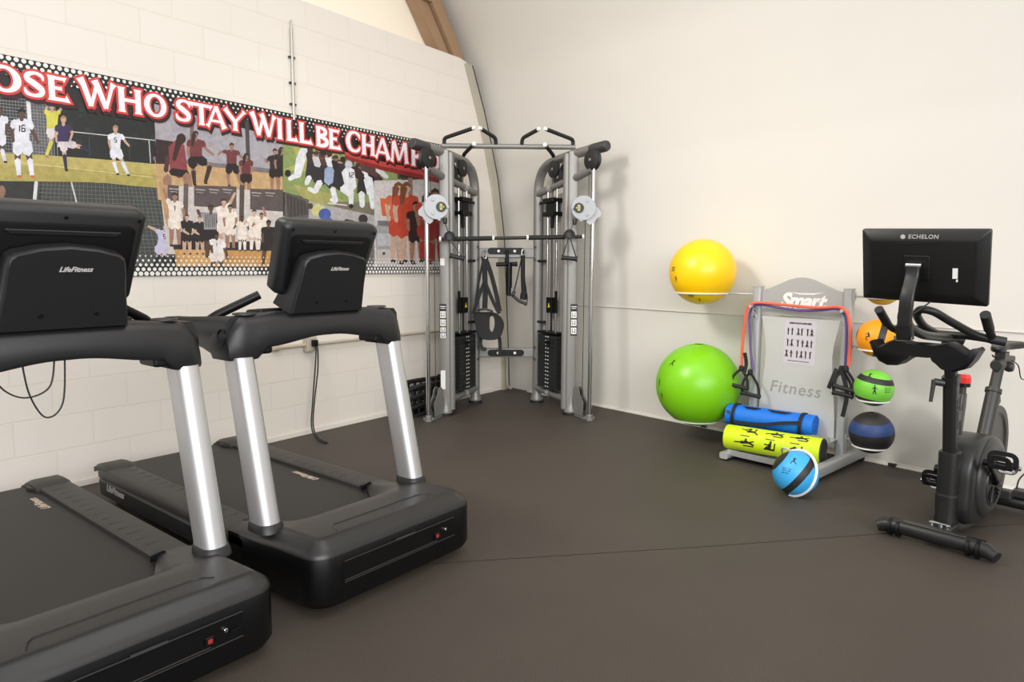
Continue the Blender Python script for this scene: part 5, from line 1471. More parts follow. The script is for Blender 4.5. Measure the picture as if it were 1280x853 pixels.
# ================================================================== cable machine
def build_trainer():
    t = thing('cable_machine', 'tall silver dual cable crossover machine standing in the room corner', 'exercise machine', (-.02, 5.66, 0), TRN_Z)
    for s in (-1, 1):
        X = lambda x, y, z: (s*x, y, z)
        dv = Vector((s*-.4, .8, 0)).normalized(); sv = Vector((dv.y, -dv.x, 0))*s   # along the tower, outwards
        F = Vector((s*.548, .25, 0)); R = Vector((s*.295, .80, 0))
        def upright(path, name, w=.098, d=.07):
            m = MB(); m.sweep(path, rrect(w, d, .03, 4), 0, up=(s*-.45, .89, 0)); return m.build(name, M['steel'], t)
        # front upright: flat column with a round nose on its inner side
        m = MB()
        sec = rrect(.085, .07, .012, 3)
        m.loft([[F+Vector((x, y, 0))+Vector((0, 0, z)) for x, y in sec] for z in (.05, 2.27)])
        m.tube([F+Vector((-s*.055, 0, z)) for z in (.05, 2.25)], .03, n=14)
        m.build('front_upright', M['steel'], t, bevel=.004)
        # rear upright bending over into the top tube
        path = fillet([(s*.295, .80, .03), (s*.295, .80, 2.215), (s*.55, .27, 2.25), (s*.70, .075, 2.268)], .26, 10)
        m = MB(); m.sweep(path[:8], rrect(.085, .075, .03, 4), 0, up=(0, 1, 0)); 
        m.sweep(path[0:1]+path[1:], rrect(.08, .07, .03, 4), 0, up=(0, 1, 0)); m.build('rear_upright', M['steel'], t)
        m = MB(); m.tube([(s*.675, .11, 2.263), (s*.70, .08, 2.266), (s*.775, -.01, 2.275), (s*.79, -.03, 2.277)], .046, n=20, scales=[.94, 1, 1, .82]); m.build('tube_cap', M['steeldark'], t, bevel=.006)
        for nm, a, b, r in (('middle_tube', F+Vector((-s*.04, .05, 2.03)), R+Vector((0, -.03, 1.97)), .032), ('lower_tube', F+Vector((-s*.04, .05, .125)), R+Vector((0, -.02, .145)), .032)):
            m = MB(); m.tube([a, b], r, n=14); m.lathe([(r+.003, -.025), (r+.003, .025)], (Vector(a)*.45+Vector(b)*.55), (Vector(b)-Vector(a)), 1, 14); m.build(nm, [M['steel'], M['shroud']], t)
        m = MB(); m.tube([F+Vector((s*.02, -.02, 2.05)), (s*.68, 0, 2.095)], .034, n=14); m.build('pole_arm', M['steel'], t)
        for q, nm in ((F, 'front_foot'), (R, 'rear_foot')):
            m = MB(); m.lathe([(.065, .0), (.066, .02), (.062, .024)], q, (0, 0, 1), 1, 22); m.lathe([(.058, .024), (.06, .04), (.05, .06), (.042, .10), (.04, .16)], q, (0, 0, 1), 0, 22); m.build(nm, [M['steel'], M['rubber']], t)
        # guide pole, base strip
        m = MB(); m.tube([(s*.68, 0, .012), (s*.68, 0, 2.13)], .0195, n=16); m.build('guide_pole', M['chrome'], t)
        m = MB(); m.lathe([(.026, 0), (.026, .02), (.012, .03)], (s*.68, 0, 2.12), (0, 0, 1)); m.build('pole_cap', M['rubber'], t)
        m = MB(); m.loft([[(s*.545, .26, z), (s*.59, .28, z), (s*.72, .0, z), (s*.70, -.035, z), (s*.655, -.03, z)] for z in (.003, .013)])
        m.lathe([(.028, 0), (.028, .035), (.022, .04)], (s*.68, 0, .013)); 
        for dx in (-.035, .035): m.disc((s*.68+dx, -.01, .024), (0, 0, 1), .008, .02, 0, 10)
        m.build('base_plate', M['steel'], t, bevel=.002)
        # lower pulley between two shaped side plates
        sh = [(.0, .02), (0, .24), (.02, .262), (.045, .262), (.062, .245), (.075, .20), (.10, .165), (.118, .14), (.12, .09), (.11, .02)]
        A = F+Vector((s*.045, -.045, 0)); e = Vector((s*.45, -.89, 0)).normalized(); w = Vector((e.y, -e.x, 0))
        for k in (-.022, .022):
            m = MB(); m.prism(sh, lambda a, b, d: A+e*a*1.15+Vector((0, 0, b))+w*(k+d), -.003, .003); 
            for a, b in ((.035, .22), (.085, .07)): m.disc(A+e*a+Vector((0, 0, b))+w*k*1.2, w, .007, .008, 0, 10)
            m.build('pulley_plate', M['steel'], t)
        m = MB(); m.disc(A+e*.07+Vector((0, 0, .11)), w, .062, .026, n=24); m.disc(A+e*.035+Vector((0, 0, .22)), w, .034, .024, n=20); m.build('lower_pulley', M['rubber'], t)
        # pulleys
        def pulley(c, ax, r, tt, nm):
            c = Vector(c); ax = Vector(ax).normalized()
            m = MB(); m.lathe([(.012, -tt*.6), (r*.9, -tt*.5), (r, -tt*.4), (r*.86, 0), (r, tt*.4), (r*.9, tt*.5), (.012, tt*.6)], c, ax, 0, 28); m.lathe([(.011, -tt*.75), (.013, -tt*.7), (.013, tt*.7), (.011, tt*.75)], c, ax, 1, 12); m.build(nm, [M['rubber'], M['steel']], t)
        ax = (1, s*.5, 0)
        pulley((s*.672, .0, 2.165), (-s*.85, -.55, 0), .084, .05, 'top_pulley')
        pulley((s*.405, .46, 2.15), (.55, s*-1, 0) if 0 else (1, s*.6, 0), .075, .035, 'top_pulley'); pulley((s*.45, .42, 2.075), (1, s*.6, 0), .075, .035, 'top_pulley'); pulley((s*.50, .36, 2.13), (1, s*.6, 0), .07, .03, 'top_pulley')
        # weight stack with its rods, guard sheet and floating block
        Cc = Vector((s*.40, .52, 0)); st = MB(); dirs = dv; side = Vector((dv.y, -dv.x, 0))
        m = MB(); nP = 14
        Rm = Matrix((Vector((side.x, side.y, 0)), Vector((dirs.x, dirs.y, 0)), Vector((0, 0, 1)))).transposed()
        for k in range(nP): m.box(Cc+Vector((0, 0, .205+.0352*k)), (.10, .30, .0342), 0, Rm)
        m.build('weight_stack', M['stack'], t, bevel=.0025, seg=2)
        inner = -s*1
        inn = side if side.dot(Vector((-s, -.35, 0))) > 0 else -side
        m = MB()
        for k in range(nP):
            for dd in (-.028, .008): m.box(Cc+inn*.051+dirs*dd+Vector((0, 0, .208+.0352*k)), (.003, .014, .009), 0, Rm)
        m.build('weight_number_tag', M['white'], t)
        m = MB(); m.box(Cc+Vector((0, 0, .7)), (.11, .31, .02), 0, Rm); m.tube([Cc+inn*.05-dirs*.05+Vector((0, 0, .62)), Cc+inn*.09-dirs*.05+Vector((0, 0, .62))], .016, n=12); m.tube([Cc+inn*.09-dirs*.05+Vector((0, 0, .62)), Cc+inn*.09-dirs*.11+Vector((0, 0, .60))], .008, n=8); m.build('stack_top_plate', M['deep'], t, bevel=.003)
        for dd in (-.075, .075): m = MB(); m.tube([Cc+dirs*dd+Vector((0, 0, .69)), Cc+dirs*dd+Vector((0, 0, 1.98))], .0095, n=10); m.build('guide_rod', M['chrome'], t)
        m = MB()
        for dd in (-.02, .02): m.tube([Cc+dirs*dd*.6+Vector((0, 0, .71)), Cc+dirs*dd*.4+Vector((0, 0, 2.1))], .003, n=6)
        m.build('lift_cable', M['rubber'], t)
        m = MB(); m.box(Cc+Vector((0, 0, .95)), (.055, .085, .14), 0, Rm); m.tube([Cc+Vector((0, 0, .71)), Cc+Vector((0, 0, .9))], .007, n=8); m.box(Cc-dirs*.075+Vector((0, 0, .98)), (.02, .02, .2), 0, Rm); fb = m.build('floating_pulley', M['deep'], t, bevel=.018)
        m = MB(); m.loft([[Cc+inn*.0285+dirs*a+Vector((0, 0, b)) for a, b in ((-.02, .93), (.02, .93), (0, .975))], [Cc+inn*.0292+dirs*a+Vector((0, 0, b)) for a, b in ((-.02, .93), (.02, .93), (0, .975))]]); m.build('warning_mark', M['yellowprint'], fb)
        m = MB(); m.box(Cc+Vector((0, 0, 1.885)), (.11, .17, .04), 0, Rm); m.box(Cc+Vector((0, 0, 1.765)), (.11, .17, .04), 0, Rm); m.box(Cc+Vector((0, 0, 1.82)), (.05, .15, .1), 0, Rm); m.box(Cc+dirs*.14+Vector((0, 0, 1.875)), (.03, .14, .025), 0, Rm); m.box(Cc+Vector((0, 0, 1.69)), (.03, .03, .1), 0, Rm); m.build('stack_bumper', M['deep'], t, bevel=.008)
        m = MB(); a = F-inn*.03+dirs*.02; b = R-inn*.045; m.loft([[a+Vector((0, 0, .1)), b+Vector((0, 0, .12)), b+Vector((0, 0, 1.9)), a+Vector((0, 0, 1.98))], [a-inn*.004+Vector((0, 0, .1)), b-inn*.004+Vector((0, 0, .12)), b-inn*.004+Vector((0, 0, 1.9)), a-inn*.004+Vector((0, 0, 1.98))]]); m.build('guard_sheet', M['shroud'], t)
        for z in (1.35, .78):
            m = MB(); m.tube([R+Vector((-s*0, -.035, z)), R+Vector((s*.075, -.09, z))], .012, n=10); m.build('storage_peg', M['rubber'], t)
        # sliding pulley carriage
        c = Vector((s*.60, -.03, 1.775)); axn = Vector((-s*.18, -1, 0)).normalized()
        m = MB()
        for k in (-.02, .02): m.lathe([(.0, -.004), (.098, -.004), (.1, -.002), (.1, .002), (.098, .004), (0, .004)], c+axn*k, axn, 0, 36)
        m.lathe([(.02, -.05), (.036, -.045), (.036, .05), (.02, .055)], (s*.68, 0, 1.72), (0, 0, 1), 0, 20)
        m.lathe([(.03, -.015), (.036, -.012), (.036, .012), (.03, .015)], (s*.68, 0, 1.80), (0, 0, 1), 0, 20)
        pl = [(.04, .055), (.09, .035), (.128, -.0), (.125, -.035), (.085, -.05), (.05, -.095), (.01, -.105), (-.02, -.085), (-.01, .02)]
        m.prism(pl, lambda a, b, d: Vector((s*(.64+a*.8), -.035+d, 1.745+b)), -.009, .009)
        for a, b in ((-.03, .055), (-.03, -.055), (.02, -.1), (.09, -.0)): m.disc(c+Vector((s*-a, 0, b))+axn*.03, axn, .012, .014, 0, 12)
        ca_ = m.build('cable_carriage', M['shroudmetal'], t, sharp=35)
        m = MB(); m.disc(c+axn*.026+Vector((-s*.038, 0, 0)), axn, .04, .004, n=26); e1 = m.build('round_badge', M['black'], ca_)
        m = MB(); m.box(c+axn*.029+Vector((-s*.038, 0, 0)), (.022, .003, .05)); m.box(c+axn*.029+Vector((-s*.038, 0, 0)), (.05, .003, .012)); m.build('badge_mark', M['gold'], e1)
        m = MB(); m.tube([c+Vector((-s*.07, -.0, -.09)), c+Vector((-s*.075, -.01, -.13))], .02, n=12, scales=[1, .8]); m.build('cable_stop', M['rubber'], ca_)
        m = MB(); m.tube([(s*.645, .01, 2.12), (s*.645, .0, 1.86)], .003, n=6); m.tube([(s*.62, .03, .2), (s*.62, .01, 1.69)], .003, n=6); m.build('pull_cable', M['rubber'], t)
        # stickers on the front upright
        yy = F.y-.0355
        m = MB(); m.box((s*.565, yy, .84), (.058, .002, .275), 0); m.box((s*.565, yy-.0012, .955), (.046, .001, .006), 1); m.box((s*.565, yy-.0012, .94), (.038, .001, .005), 1)
        zs = (.895, .825, .765, .715) if s < 0 else (.895, .825, .755)
        for i, z in enumerate(zs):
            h = (.058, .058, .04, .042)[i] if s < 0 else .056
            m.box((s*.565, yy-.0012, z-.01), (.046, .001, h), 1)
            for dx in (-.011, .010): m.box((s*.565+dx, yy-.0022, z-.01), (.005, .001, h*.7), 0); m.box((s*.565+dx*.3, yy-.0022, z-.02), (.012, .001, .004), 0)
        m.build('exercise_sticker', [M['black'], M['white']], t)
        m = MB(); m.box((s*.568, yy, .318 if s < 0 else 1.345), (.04, .002, .165 if s < 0 else .001), 0); 
        if s < 0: m.box((s*.566, yy, 1.335), (.036, .002, .06), 0); m.build('rating_sticker', M['white'], t)
        # pull-up handles
        for pth in ([(s*.545, .3, 2.315), (s*.55, .29, 2.375), (s*.305, .14, 2.43)], [(s*.11, .3, 2.315), (s*.112, .28, 2.38), (s*.235, .16, 2.43)], [(s*.385, .33, 2.24), (s*.375, .31, 2.255), (s*.30, .15, 2.30)]):
            pp = fillet(pth, .03); m = MB(); m.tube(pp, .0165, n=12); hd = m.build('pullup_handle', M['rubber'], t)
            d_ = (Vector(pp[-1])-Vector(pp[-2])).normalized(); m = MB(); m.lathe([(.0165, 0), (.0175, .004), (.0165, .022), (.01, .026)], Vector(pp[-1]), d_, 0, 12); m.build('handle_tip', M['tip'], hd)
    m = MB(); m.tube([(-.57, .3, 2.315), (.57, .3, 2.315)], .0215, n=16); m.build('top_crossbar', M['steel'], t)
    for z0, z1, zc in ((1.375, 1.468, 1.44), (.440, .525, .483)):
        m = MB(); m.box((0, .79, (z0+z1)/2), (.52, .06, z1-z0)); cm = m.build('cross_member', M['steel'], t, bevel=.01)
        m = MB(); m.prism(rrect(.345, .062, .03, 5), lambda a, b, d: (a-.005, .757+d, zc+b), -.002, .003); pl = m.build('hook_plate', M['deep'], cm)
        for x in ((-.075, .075) if z0 > 1 else (-.08, .08)):
            m = MB(); m.disc((x, .753, zc), (0, 1, 0), .013, .006, n=14); m.build('plate_bolt', M['white'], pl)
        for x in (-.265, .265):
            for dz in (z0-.012, z1+.012): m = MB(); m.disc((x, .75, dz), (0, 1, 0), .011, .014, n=10); m.build('frame_bolt', M['steeldark'], cm)
    return t
M['shroudmetal'] = mat('zinc plate', (150, 152, 154), .45, metal=.3, noise=.03)
trn = build_trainer()
TO = (-.02, 5.66, 0)
def tl(p): return loc(TO, TRN_Z, p)
def build_accessories():
    t = thing('lat_bar', 'long straight black bar hanging level across the front of the cable machine', 'bar', TO, TRN_Z)
    z = lambda x: 1.535+.022*x
    m = MB(); m.tube([(-.565, .09, z(-.565)), (.61, .09, z(.61))], .0145, n=14); m.build('shaft', M['rubber'], t)
    for a, b in ((-.47, -.14), (.155, .46)):
        m = MB(); m.tube([(a, .09, z(a)), (b, .09, z(b))], .0195, n=14); m.build('foam_grip', M['strap'], t)
    for x in (-.575, -.485, -.135, .15, .475, .615):
        m = MB(); m.tube([(x-.008, .09, z(x)), (x+.008, .09, z(x))], .0225, n=14); m.build('collar_ring', M['tip'], t)
    for s, nm in ((-1, 'D-shaped black pull handle hanging from the left cable of the machine'), (1, 'D-shaped black pull handle hanging from the right cable of the machine')):
        x0 = s*.497; t = thing('pull_handle', nm, 'handle', TO, TRN_Z, 'pull handles on the cable machine'); zz = z(x0)
        m = MB(); m.lathe([(.05, -.018), (.05, .0), (.043, .03), (.025, .05), (.0, .058)], (x0, .055, zz+.006), (0, 0, 1), 0, 22); m.build('rubber_stop', M['rubber'], t)
        m = MB(); m.tube(cat([(x0+s*.01, .05, zz+.06), (x0+s*.02, .03, zz+.09), (x0+s*.03, .0, zz+.12)], 4), .006, n=8); m.build('snap_hook', M['chrome'], t)
        xl, xr = x0-s*.055*(-1 if s < 0 else 1), x0+s*.07*(1 if s > 0 else 1)
        a, b = Vector((x0-.06+(.07 if s < 0 else 0), .05, 1.375+(.01 if s < 0 else .0))), Vector((x0+.06+(.055 if s < 0 else 0), .03, 1.362))
        apx = Vector((x0+.0, .05, zz-.012))
        m = MB(); m.ribbon([apx+Vector((-.006, 0, 0)), a], .03, .004, up=(1, 0, 0)); m.ribbon([apx+Vector((.006, 0, 0)), b], .03, .004, up=(1, 0, 0)); m.build('webbing_strap', M['strap'], t)
        m = MB(); m.tube([a, b], .018, n=14); d = (b-a).normalized()
        m.disc(a, d, .024, .012, 0, 16); m.disc(b, d, .024, .012, 0, 16); m.build('grip', M['rubber'], t)
    # head harness on the left hook
    t = thing('strap_harness', 'black webbing harness with padded band hanging from the left hook between the towers', 'harness', TO, TRN_Z)
    Y = .715
    m = MB(); m.tube(cat([(-.205, Y+.02, 1.455), (-.225, Y, 1.42), (-.215, Y-.01, 1.375), (-.195, Y-.01, 1.375), (-.19, Y, 1.42)], 5, True), .006, n=8, closed=True); m.build('snap_hook', M['chrome'], t)
    m = MB()
    for p, w in (([(-.21, Y, 1.39), (-.205, Y-.01, 1.25), (-.2, Y-.02, 1.05), (-.205, Y-.02, .90)], .05), ([(-.20, Y, 1.38), (-.15, Y-.01, 1.24), (-.10, Y-.02, 1.05), (-.065, Y-.03, .88)], .042), ([(-.215, Y, 1.38), (-.25, Y, 1.2), (-.285, Y-.02, 1.0), (-.30, Y-.03, .82)], .02), ([(-.195, Y-.01, 1.18), (-.26, Y-.03, 1.02), (-.31, Y-.04, .86)], .034), ([(-.2, Y-.03, 1.15), (-.13, Y-.04, .98), (-.07, Y-.05, .86)], .034), ([(-.07, Y-.03, .64), (-.062, Y-.03, .58), (-.062, Y-.03, .47)], .034), ([(-.235, Y-.03, .66), (-.245, Y-.03, .58), (-.22, Y-.04, .53), (-.19, Y-.04, .535)], .034)):
        m.ribbon(cat(p, 5), w, .004, up=(0, -1, .001)) if 0 else m.sweep(cat(p, 5), [(-w/2, -.002), (w/2, -.002), (w/2, .002), (-w/2, .002)], 0, up=(0, -1, 0))
    m.build('webbing_strap', M['strap'], t)
    m = MB()
    outer = cat([(-.305, .86), (-.21, .90), (-.10, .88), (-.03, .79), (-.035, .70), (-.075, .63), (-.17, .615), (-.25, .64), (-.285, .74)], 4, True) if 0 else [tuple(v)[:2] for v in cat([(-.305, .86, 0), (-.21, .875, 0), (-.10, .865, 0), (-.03, .79, 0), (-.035, .70, 0), (-.075, .63, 0), (-.17, .615, 0), (-.25, .64, 0), (-.285, .74, 0)], 4, True)]
    inner = [tuple(v)[:2] for v in cat([(-.155, .83, 0), (-.14, .84, 0), (-.125, .835, 0), (-.115, .80, 0), (-.115, .75, 0), (-.125, .71, 0), (-.14, .69, 0), (-.158, .72, 0), (-.16, .78, 0)], 4, True)]
    n = len(outer); rr = [[(a, Y-.05, b) for a, b in outer], [(a*.97-.005, Y-.075, .75+(b-.75)*.96) for a, b in outer], [(a, Y-.07, b) for a, b in inner], [(a, Y-.03, b) for a, b in inner], [(a, Y-.02, b) for a, b in outer]]
    m.loft(rr+[rr[0]], caps=False); m.build('padded_band', M['strap'], t, sharp=60)
    m = MB(); m.tube(cat([(-.27, Y-.06, .895), (-.2, Y-.085, .905), (-.13, Y-.08, .885)], 4), .01, n=8); m.build('grey_binding', M['steeldark'], t)
    # rope handle on the right
    t = thing('rope_strap', 'braided black strap with grey stirrup grip hanging from the right hook between the towers', 'handle', TO, TRN_Z)
    m = MB(); m.tube(cat([(.15, Y, 1.455), (.165, Y, 1.43), (.155, Y-.01, 1.39), (.14, Y-.01, 1.40), (.138, Y, 1.43)], 4, True), .006, n=8, closed=True); m.build('snap_hook', M['chrome'], t)
    m = MB(); m.tube([(.15, Y, 1.40), (.15, Y-.01, 1.2), (.16, Y-.01, 1.0)], .021, n=10); m.disc((.157, Y-.01, 1.02), (.15, 0, 1), .032, .06, 0, 14); m.build('braided_rope', M['strap'], t)
    m = MB(); m.tube([(.14, Y, 1.39), (.10, Y, 1.2), (.062, Y, 1.04)], .006, n=8); m.tube([(.17, Y, 1.15), (.195, Y, 1.0), (.185, Y, .955)], .005, n=8); m.build('thin_cord', M['rubber'], t)
    m = MB(); m.tube([(.05, Y, 1.035), (.11, Y-.01, .98), (.19, Y, .945)], .015, n=12); m.disc((.062, Y, 1.045), (1, 0, -.6), .026, .03, 0, 14); m.build('stirrup_grip', M['steeldark'], t)
    t = thing('pivot_rod', 'short black rod with cross clamp hanging in the middle between the towers', 'attachment', TO, TRN_Z)
    m = MB(); m.tube([(.003, Y, 1.45), (.005, Y, 1.33)], .015, n=12); m.build('hanger', M['deep'], t)
    m = MB(); m.tube([(.022, Y-.01, 1.33), (.02, Y-.01, 1.10)], .028, n=14); m.tube([(.018, Y-.01, 1.10), (.015, Y-.01, 1.03)], .022, n=12); m.box((.03, Y-.01, 1.03), (.07, .05, .012)); m.build('rod', M['deep'], t, bevel=.003)
    m = MB(); m.tube([(-.10, Y, 1.315), (.08, Y, 1.32)], .019, n=12); m.lathe([(.0, -.01), (.022, -.008), (.022, .012), (0, .016)], (.085, Y, 1.32), (1, 0, 0)); m.build('cross_clamp', M['deep'], t)
    # slotted black rack on the floor by the wall
    t = thing('storage_rack', 'low black slotted plastic rack on the floor between block wall and cable machine', 'rack', loc(CORNER, LZ, (-1.46, -.13, 0)), LZ)
    W, D, H = .62, .19, .29
    m = MB()
    for y in (-D/2, D/2):
        for z, h in ((H-.02, .04), (.19, .035), (.10, .035), (.02, .035)):
            m.tube(cat([(-W/2, y, z-.03), (-W/4, y*1.08, z-.006), (0, y*1.12, z), (W/4, y*1.08, z-.004), (W/2, y, z-.01)], 4), h/2, n=8)
    for x in (-W/2, W/2):
        for z in (H-.03, .1): m.tube([(x, -D/2, z), (x, D/2, z)], .014, n=8)
    m.build('rail', M['rubber'], t)
    m = MB()
    for y in (-D/2, D/2):
        for k in range(9): m = MB(); m.box((-W/2+W*k/8, y*1.06, H/2), (.016, .016, H-.02)); m.build('slat', M['rubber'], t, bevel=.003)
    m = MB(); m.box((0, 0, .06), (W*.94, D*.94, .012)); m.build('shelf', M['deep'], t)
    for sx in (-1, 1):
        for sy in (-1, 1):
            m = MB(); m.tube([(sx*W/2, sy*D/2, 0), (sx*W/2, sy*D/2, H)], .018, n=10); m.build('corner_post', M['rubber'], t)
build_accessories()
# ================================================================== accessory rack
def Wp(u, w, z): return loc(CORNER, RZ, (u, -w, z))
RK = (3.275, .30)
def build_rack():
    t = thing('accessory_rack', 'silver floor rack with white fitness sign panel and ball hoops against the right wall', 'rack', Wp(RK[0], RK[1], 0), RZ)
    L = lambda u, w, z: Vector((u-RK[0], -(w-RK[1]), z))
    for u, s in ((2.965, -1), (3.588, 1)):
        m = MB(); m.sweep([L(u, .3, .05), L(u, .3, 1.165)], rrect(.058, .058, .014, 3), 0, up=(0, 1, 0)); po = m.build('post', M['rackgrey'], t)
        m = MB(); m.box(L(u, .3, 1.167), (.062, .062, .006)); m.build('post_cap', M['rackgrey'], po, bevel=.002)
        a, b = (L(u+.03, .02, .034), L(u+.045, .76, .034)) if s < 0 else (L(u+.035, .02, .06), L(u+.03, .86, .05))
        m = MB(); m.sweep([a, b], rrect(.06, .07 if s > 0 else .045, .012, 3), 0, up=(0, 0, 1)); lg = m.build('base_leg', M['rackgrey'], t)
        for q in (a, b):
            m = MB(); m.disc(Vector((q.x, q.y+(.03 if q is b else -.03), .0125)), (0, 0, 1), .026, .025, n=16, e=.3); m.build('rubber_foot', M['rubber'], lg)
        # hook peg for the tubes with two bolts
        m = MB(); m.box(L(u, .332, .985), (.042, .006, .095)); m.tube([L(u, .33, 1.025), L(u, .41, 1.03)], .011, n=10)
        for z in (.955, 1.0): m.disc(L(u, .337, z), (0, 1, 0), .008, .008, 1, 10)
        m.build('peg_bracket', [M['rackgrey'], M['chrome']], t)
    # sign panel: arched header over a waisted sheet
    hd = [(2.995, .985), (3.005, 1.143)]+[(3.277+.272*math.sin((i/8-1)*PI/2)*1.0, 1.143+.092*(.5-.5*math.cos(PI*i/8))) for i in range(1, 9)]
    hd = [(2.996, .97), (2.996, 1.142), (3.05, 1.158), (3.12, 1.188), (3.19, 1.219), (3.24, 1.232), (3.277, 1.235), (3.314, 1.232), (3.364, 1.219), (3.434, 1.188), (3.505, 1.158), (3.557, 1.142), (3.557, .97)]
    m = MB(); m.prism(hd, lambda a, b, d: L(a, .3+d, b), -.006, .006); h = m.build('header_panel', M['header'], t, bevel=.001)
    side = [(0, .96), (.012, .90), (.034, .80), (.042, .72), (.036, .6), (.02, .46), (.008, .33), (0, .12)]
    lo = [(3.005+a, z) for a, z in side]+[(3.55-a, z) for a, z in side[::-1]]
    m = MB(); m.prism(lo, lambda a, b, d: L(a, .312+d, b), -.003, .003); p = m.build('sign_sheet', M['panel'], t, bevel=.001)
    m = MB(); put(m, text_mb('Smart', .135, .25, .006, space=.92), frame(L(3.285, .3075, 1.073), (1, 0, -.004), (0, 0, 1)))
    m.prism([(3.185, 1.135), (3.27, 1.129), (3.36, 1.131), (3.435, 1.139), (3.36, 1.121), (3.27, 1.120)], lambda a, b, d: L(a, .3065+d, b), 0, .001); m.build('sign_lettering', M['white'], h)
    m = MB(); put(m, text_mb('Fitness', .115, .2, .001, space=1.12), frame(L(3.265, .3165, .472), (1, 0, -.0), (0, 0, 1))); m.build('sign_lettering', M['letter'], p)
    # exercise chart
    m = MB(); m.box(L(3.287, .3158, .795), (.22, .0012, .295)); ps = m.build('exercise_chart', M['poster'], p)
    m = MB(); put(m, text_mb('RESISTANCE EXERCISES', .0145, 0, .0006), frame(L(3.287, .3175, .925), (1, 0, 0), (0, 0, 1)))
    m.box(L(3.283, .317, .667), (.15, .0006, .004))
    def fig(cx, cz, h, limbs):
        for x0, z0, x1, z1, w in limbs:
            a, b = L(cx+x0*h, .317, cz+z0*h), L(cx+x1*h, .317, cz+z1*h); d = (b-a).normalized(); n = Vector((-d.z, 0, d.x))*w*h/2
            m.add([a+n, a-n, b-n*.7, b+n*.7], [(0, 1, 2, 3)])
    stand = [(0, .5, 0, .36, .14), (0, .36, 0, -.05, .22), (-.03, -.05, -.05, -.5, .1), (.03, -.05, .05, -.5, .1)]
    row = [[(.02, .36, .16, .1, .07)], [(.0, .34, .2, .3, .07)], [(0, .34, -.2, .55, .07)], [(0, .34, .26, .5, .07)], [(0, .3, -.26, .42, .07), (0, .3, .26, .42, .07)], [(0, .3, -.25, .02, .07), (0, .3, .25, .02, .07)]]
    for r, (z, xs) in enumerate(((.868, (-.083, -.055, -.012, .012, .052, .08)), (.79, (-.083, -.055, -.012, .02, .052, .08)), (.715, (-.088, -.055, -.015, .015, .045, .075)))):
        for i, x in enumerate(xs): fig(3.287+x, z, .05, stand+row[(i+r*2) % 6]+([(-.05, -.1, -.28, -.45, .1), (.05, -.1, .25, -.45, .1)] if (i+r) % 3 == 2 else []))
    m.build('chart_print', M['black'], ps)
    # two sloping shelf trays for the rolls
    for nm, w0, z0, w1, z1 in (('upper_tray', .32, .185, .43, .178), ('lower_tray', .44, .045, .715, .04)):
        m = MB(); m.loft([[L(3.02, w, z+d) for w, z, d in ((w0, z0, 0), (w1, z1, 0), (w1+.01, z1+.035, 0), (w1+.014, z1+.035, 0), (w1+.004, z1-.006, 0), (w0, z0-.006, 0))]]+[[L(3.575, w, z) for w, z in ((w0, z0), (w1, z1), (w1+.01, z1+.035), (w1+.014, z1+.035), (w1+.004, z1-.006), (w0, z0-.006))]]); m.build(nm, M['rackgrey'], t)
    # hoops: yellow, green on the left; four on the right; one low at the front
    def hoop(u, w, z, r, start):
        m = MB(); m.tube([L(u+r*math.cos(2*PI*k/36), w+r*math.sin(2*PI*k/36), z) for k in range(36)], .0055, n=8, closed=True)
        h = m.build('ball_hoop', M['tip'], t)
        s = Vector(start); c = L(u, w, z); d = (s-c); d.z = 0; d.normalize(); m = MB(); m.tube([s, c+d*r*.98], .007, n=8); m.box(s, (.012, .03, .05)); m.build('hoop_arm', M['rackgrey'], h)
    for (c, R, dz, lz, s) in HOOPS:
        r = math.sqrt(R*R-dz*dz)+.006
        hoop(c[0], c[1], c[2]-dz, r, L(2.933 if s < 0 else 3.62, .3, c[2]-dz))
    c, R = SKY; r = R+.007; toW = (Vector((0, 0, 1.31))-Vector(Wp(*c))).normalized(); rt = Vector((0, 0, 1)).cross(toW).normalized(); dn = rt.cross(toW)
    rot = Matrix.Rotation(math.radians(-RZ), 3, 'Z'); toW, rt, dn = rot @ toW, rot @ rt, rot @ dn
    u_ = (rt*.80+toW*.60).normalized(); v_ = (dn-rt*.12).normalized(); cc = L(*c)
    m = MB(); m.tube([cc+(u_*math.cos(math.radians(a_))+v_*math.sin(math.radians(a_)))*r for a_ in range(-112, 97, 8)], .0085, n=8); h = m.build('ball_hoop', M['tip'], t)
    m = MB(); m.tube(cat([L(3.42, .725, .10), L(3.44, .80, .15), L(3.49, .90, .21), cc+(-v_*.927-u_*.375)*r], 5), .007, n=8); m.build('hoop_arm', M['tip'], h)
HOOPS = [((2.575, .41, 1.266), .241, .155, 0, -1), ((2.573, .42, .424), .308, .262, 0, -1),
         ((3.822, .40, 1.183), .106, .062, 0, 1), ((3.805, .40, .874), .115, .072, 0, 1), ((3.805, .40, .566), .1135, .078, 0, 1), ((3.808, .40, .285), .1295, .088, 0, 1)]
SKY = ((3.655, 1.07, .128), .1262)
build_rack()

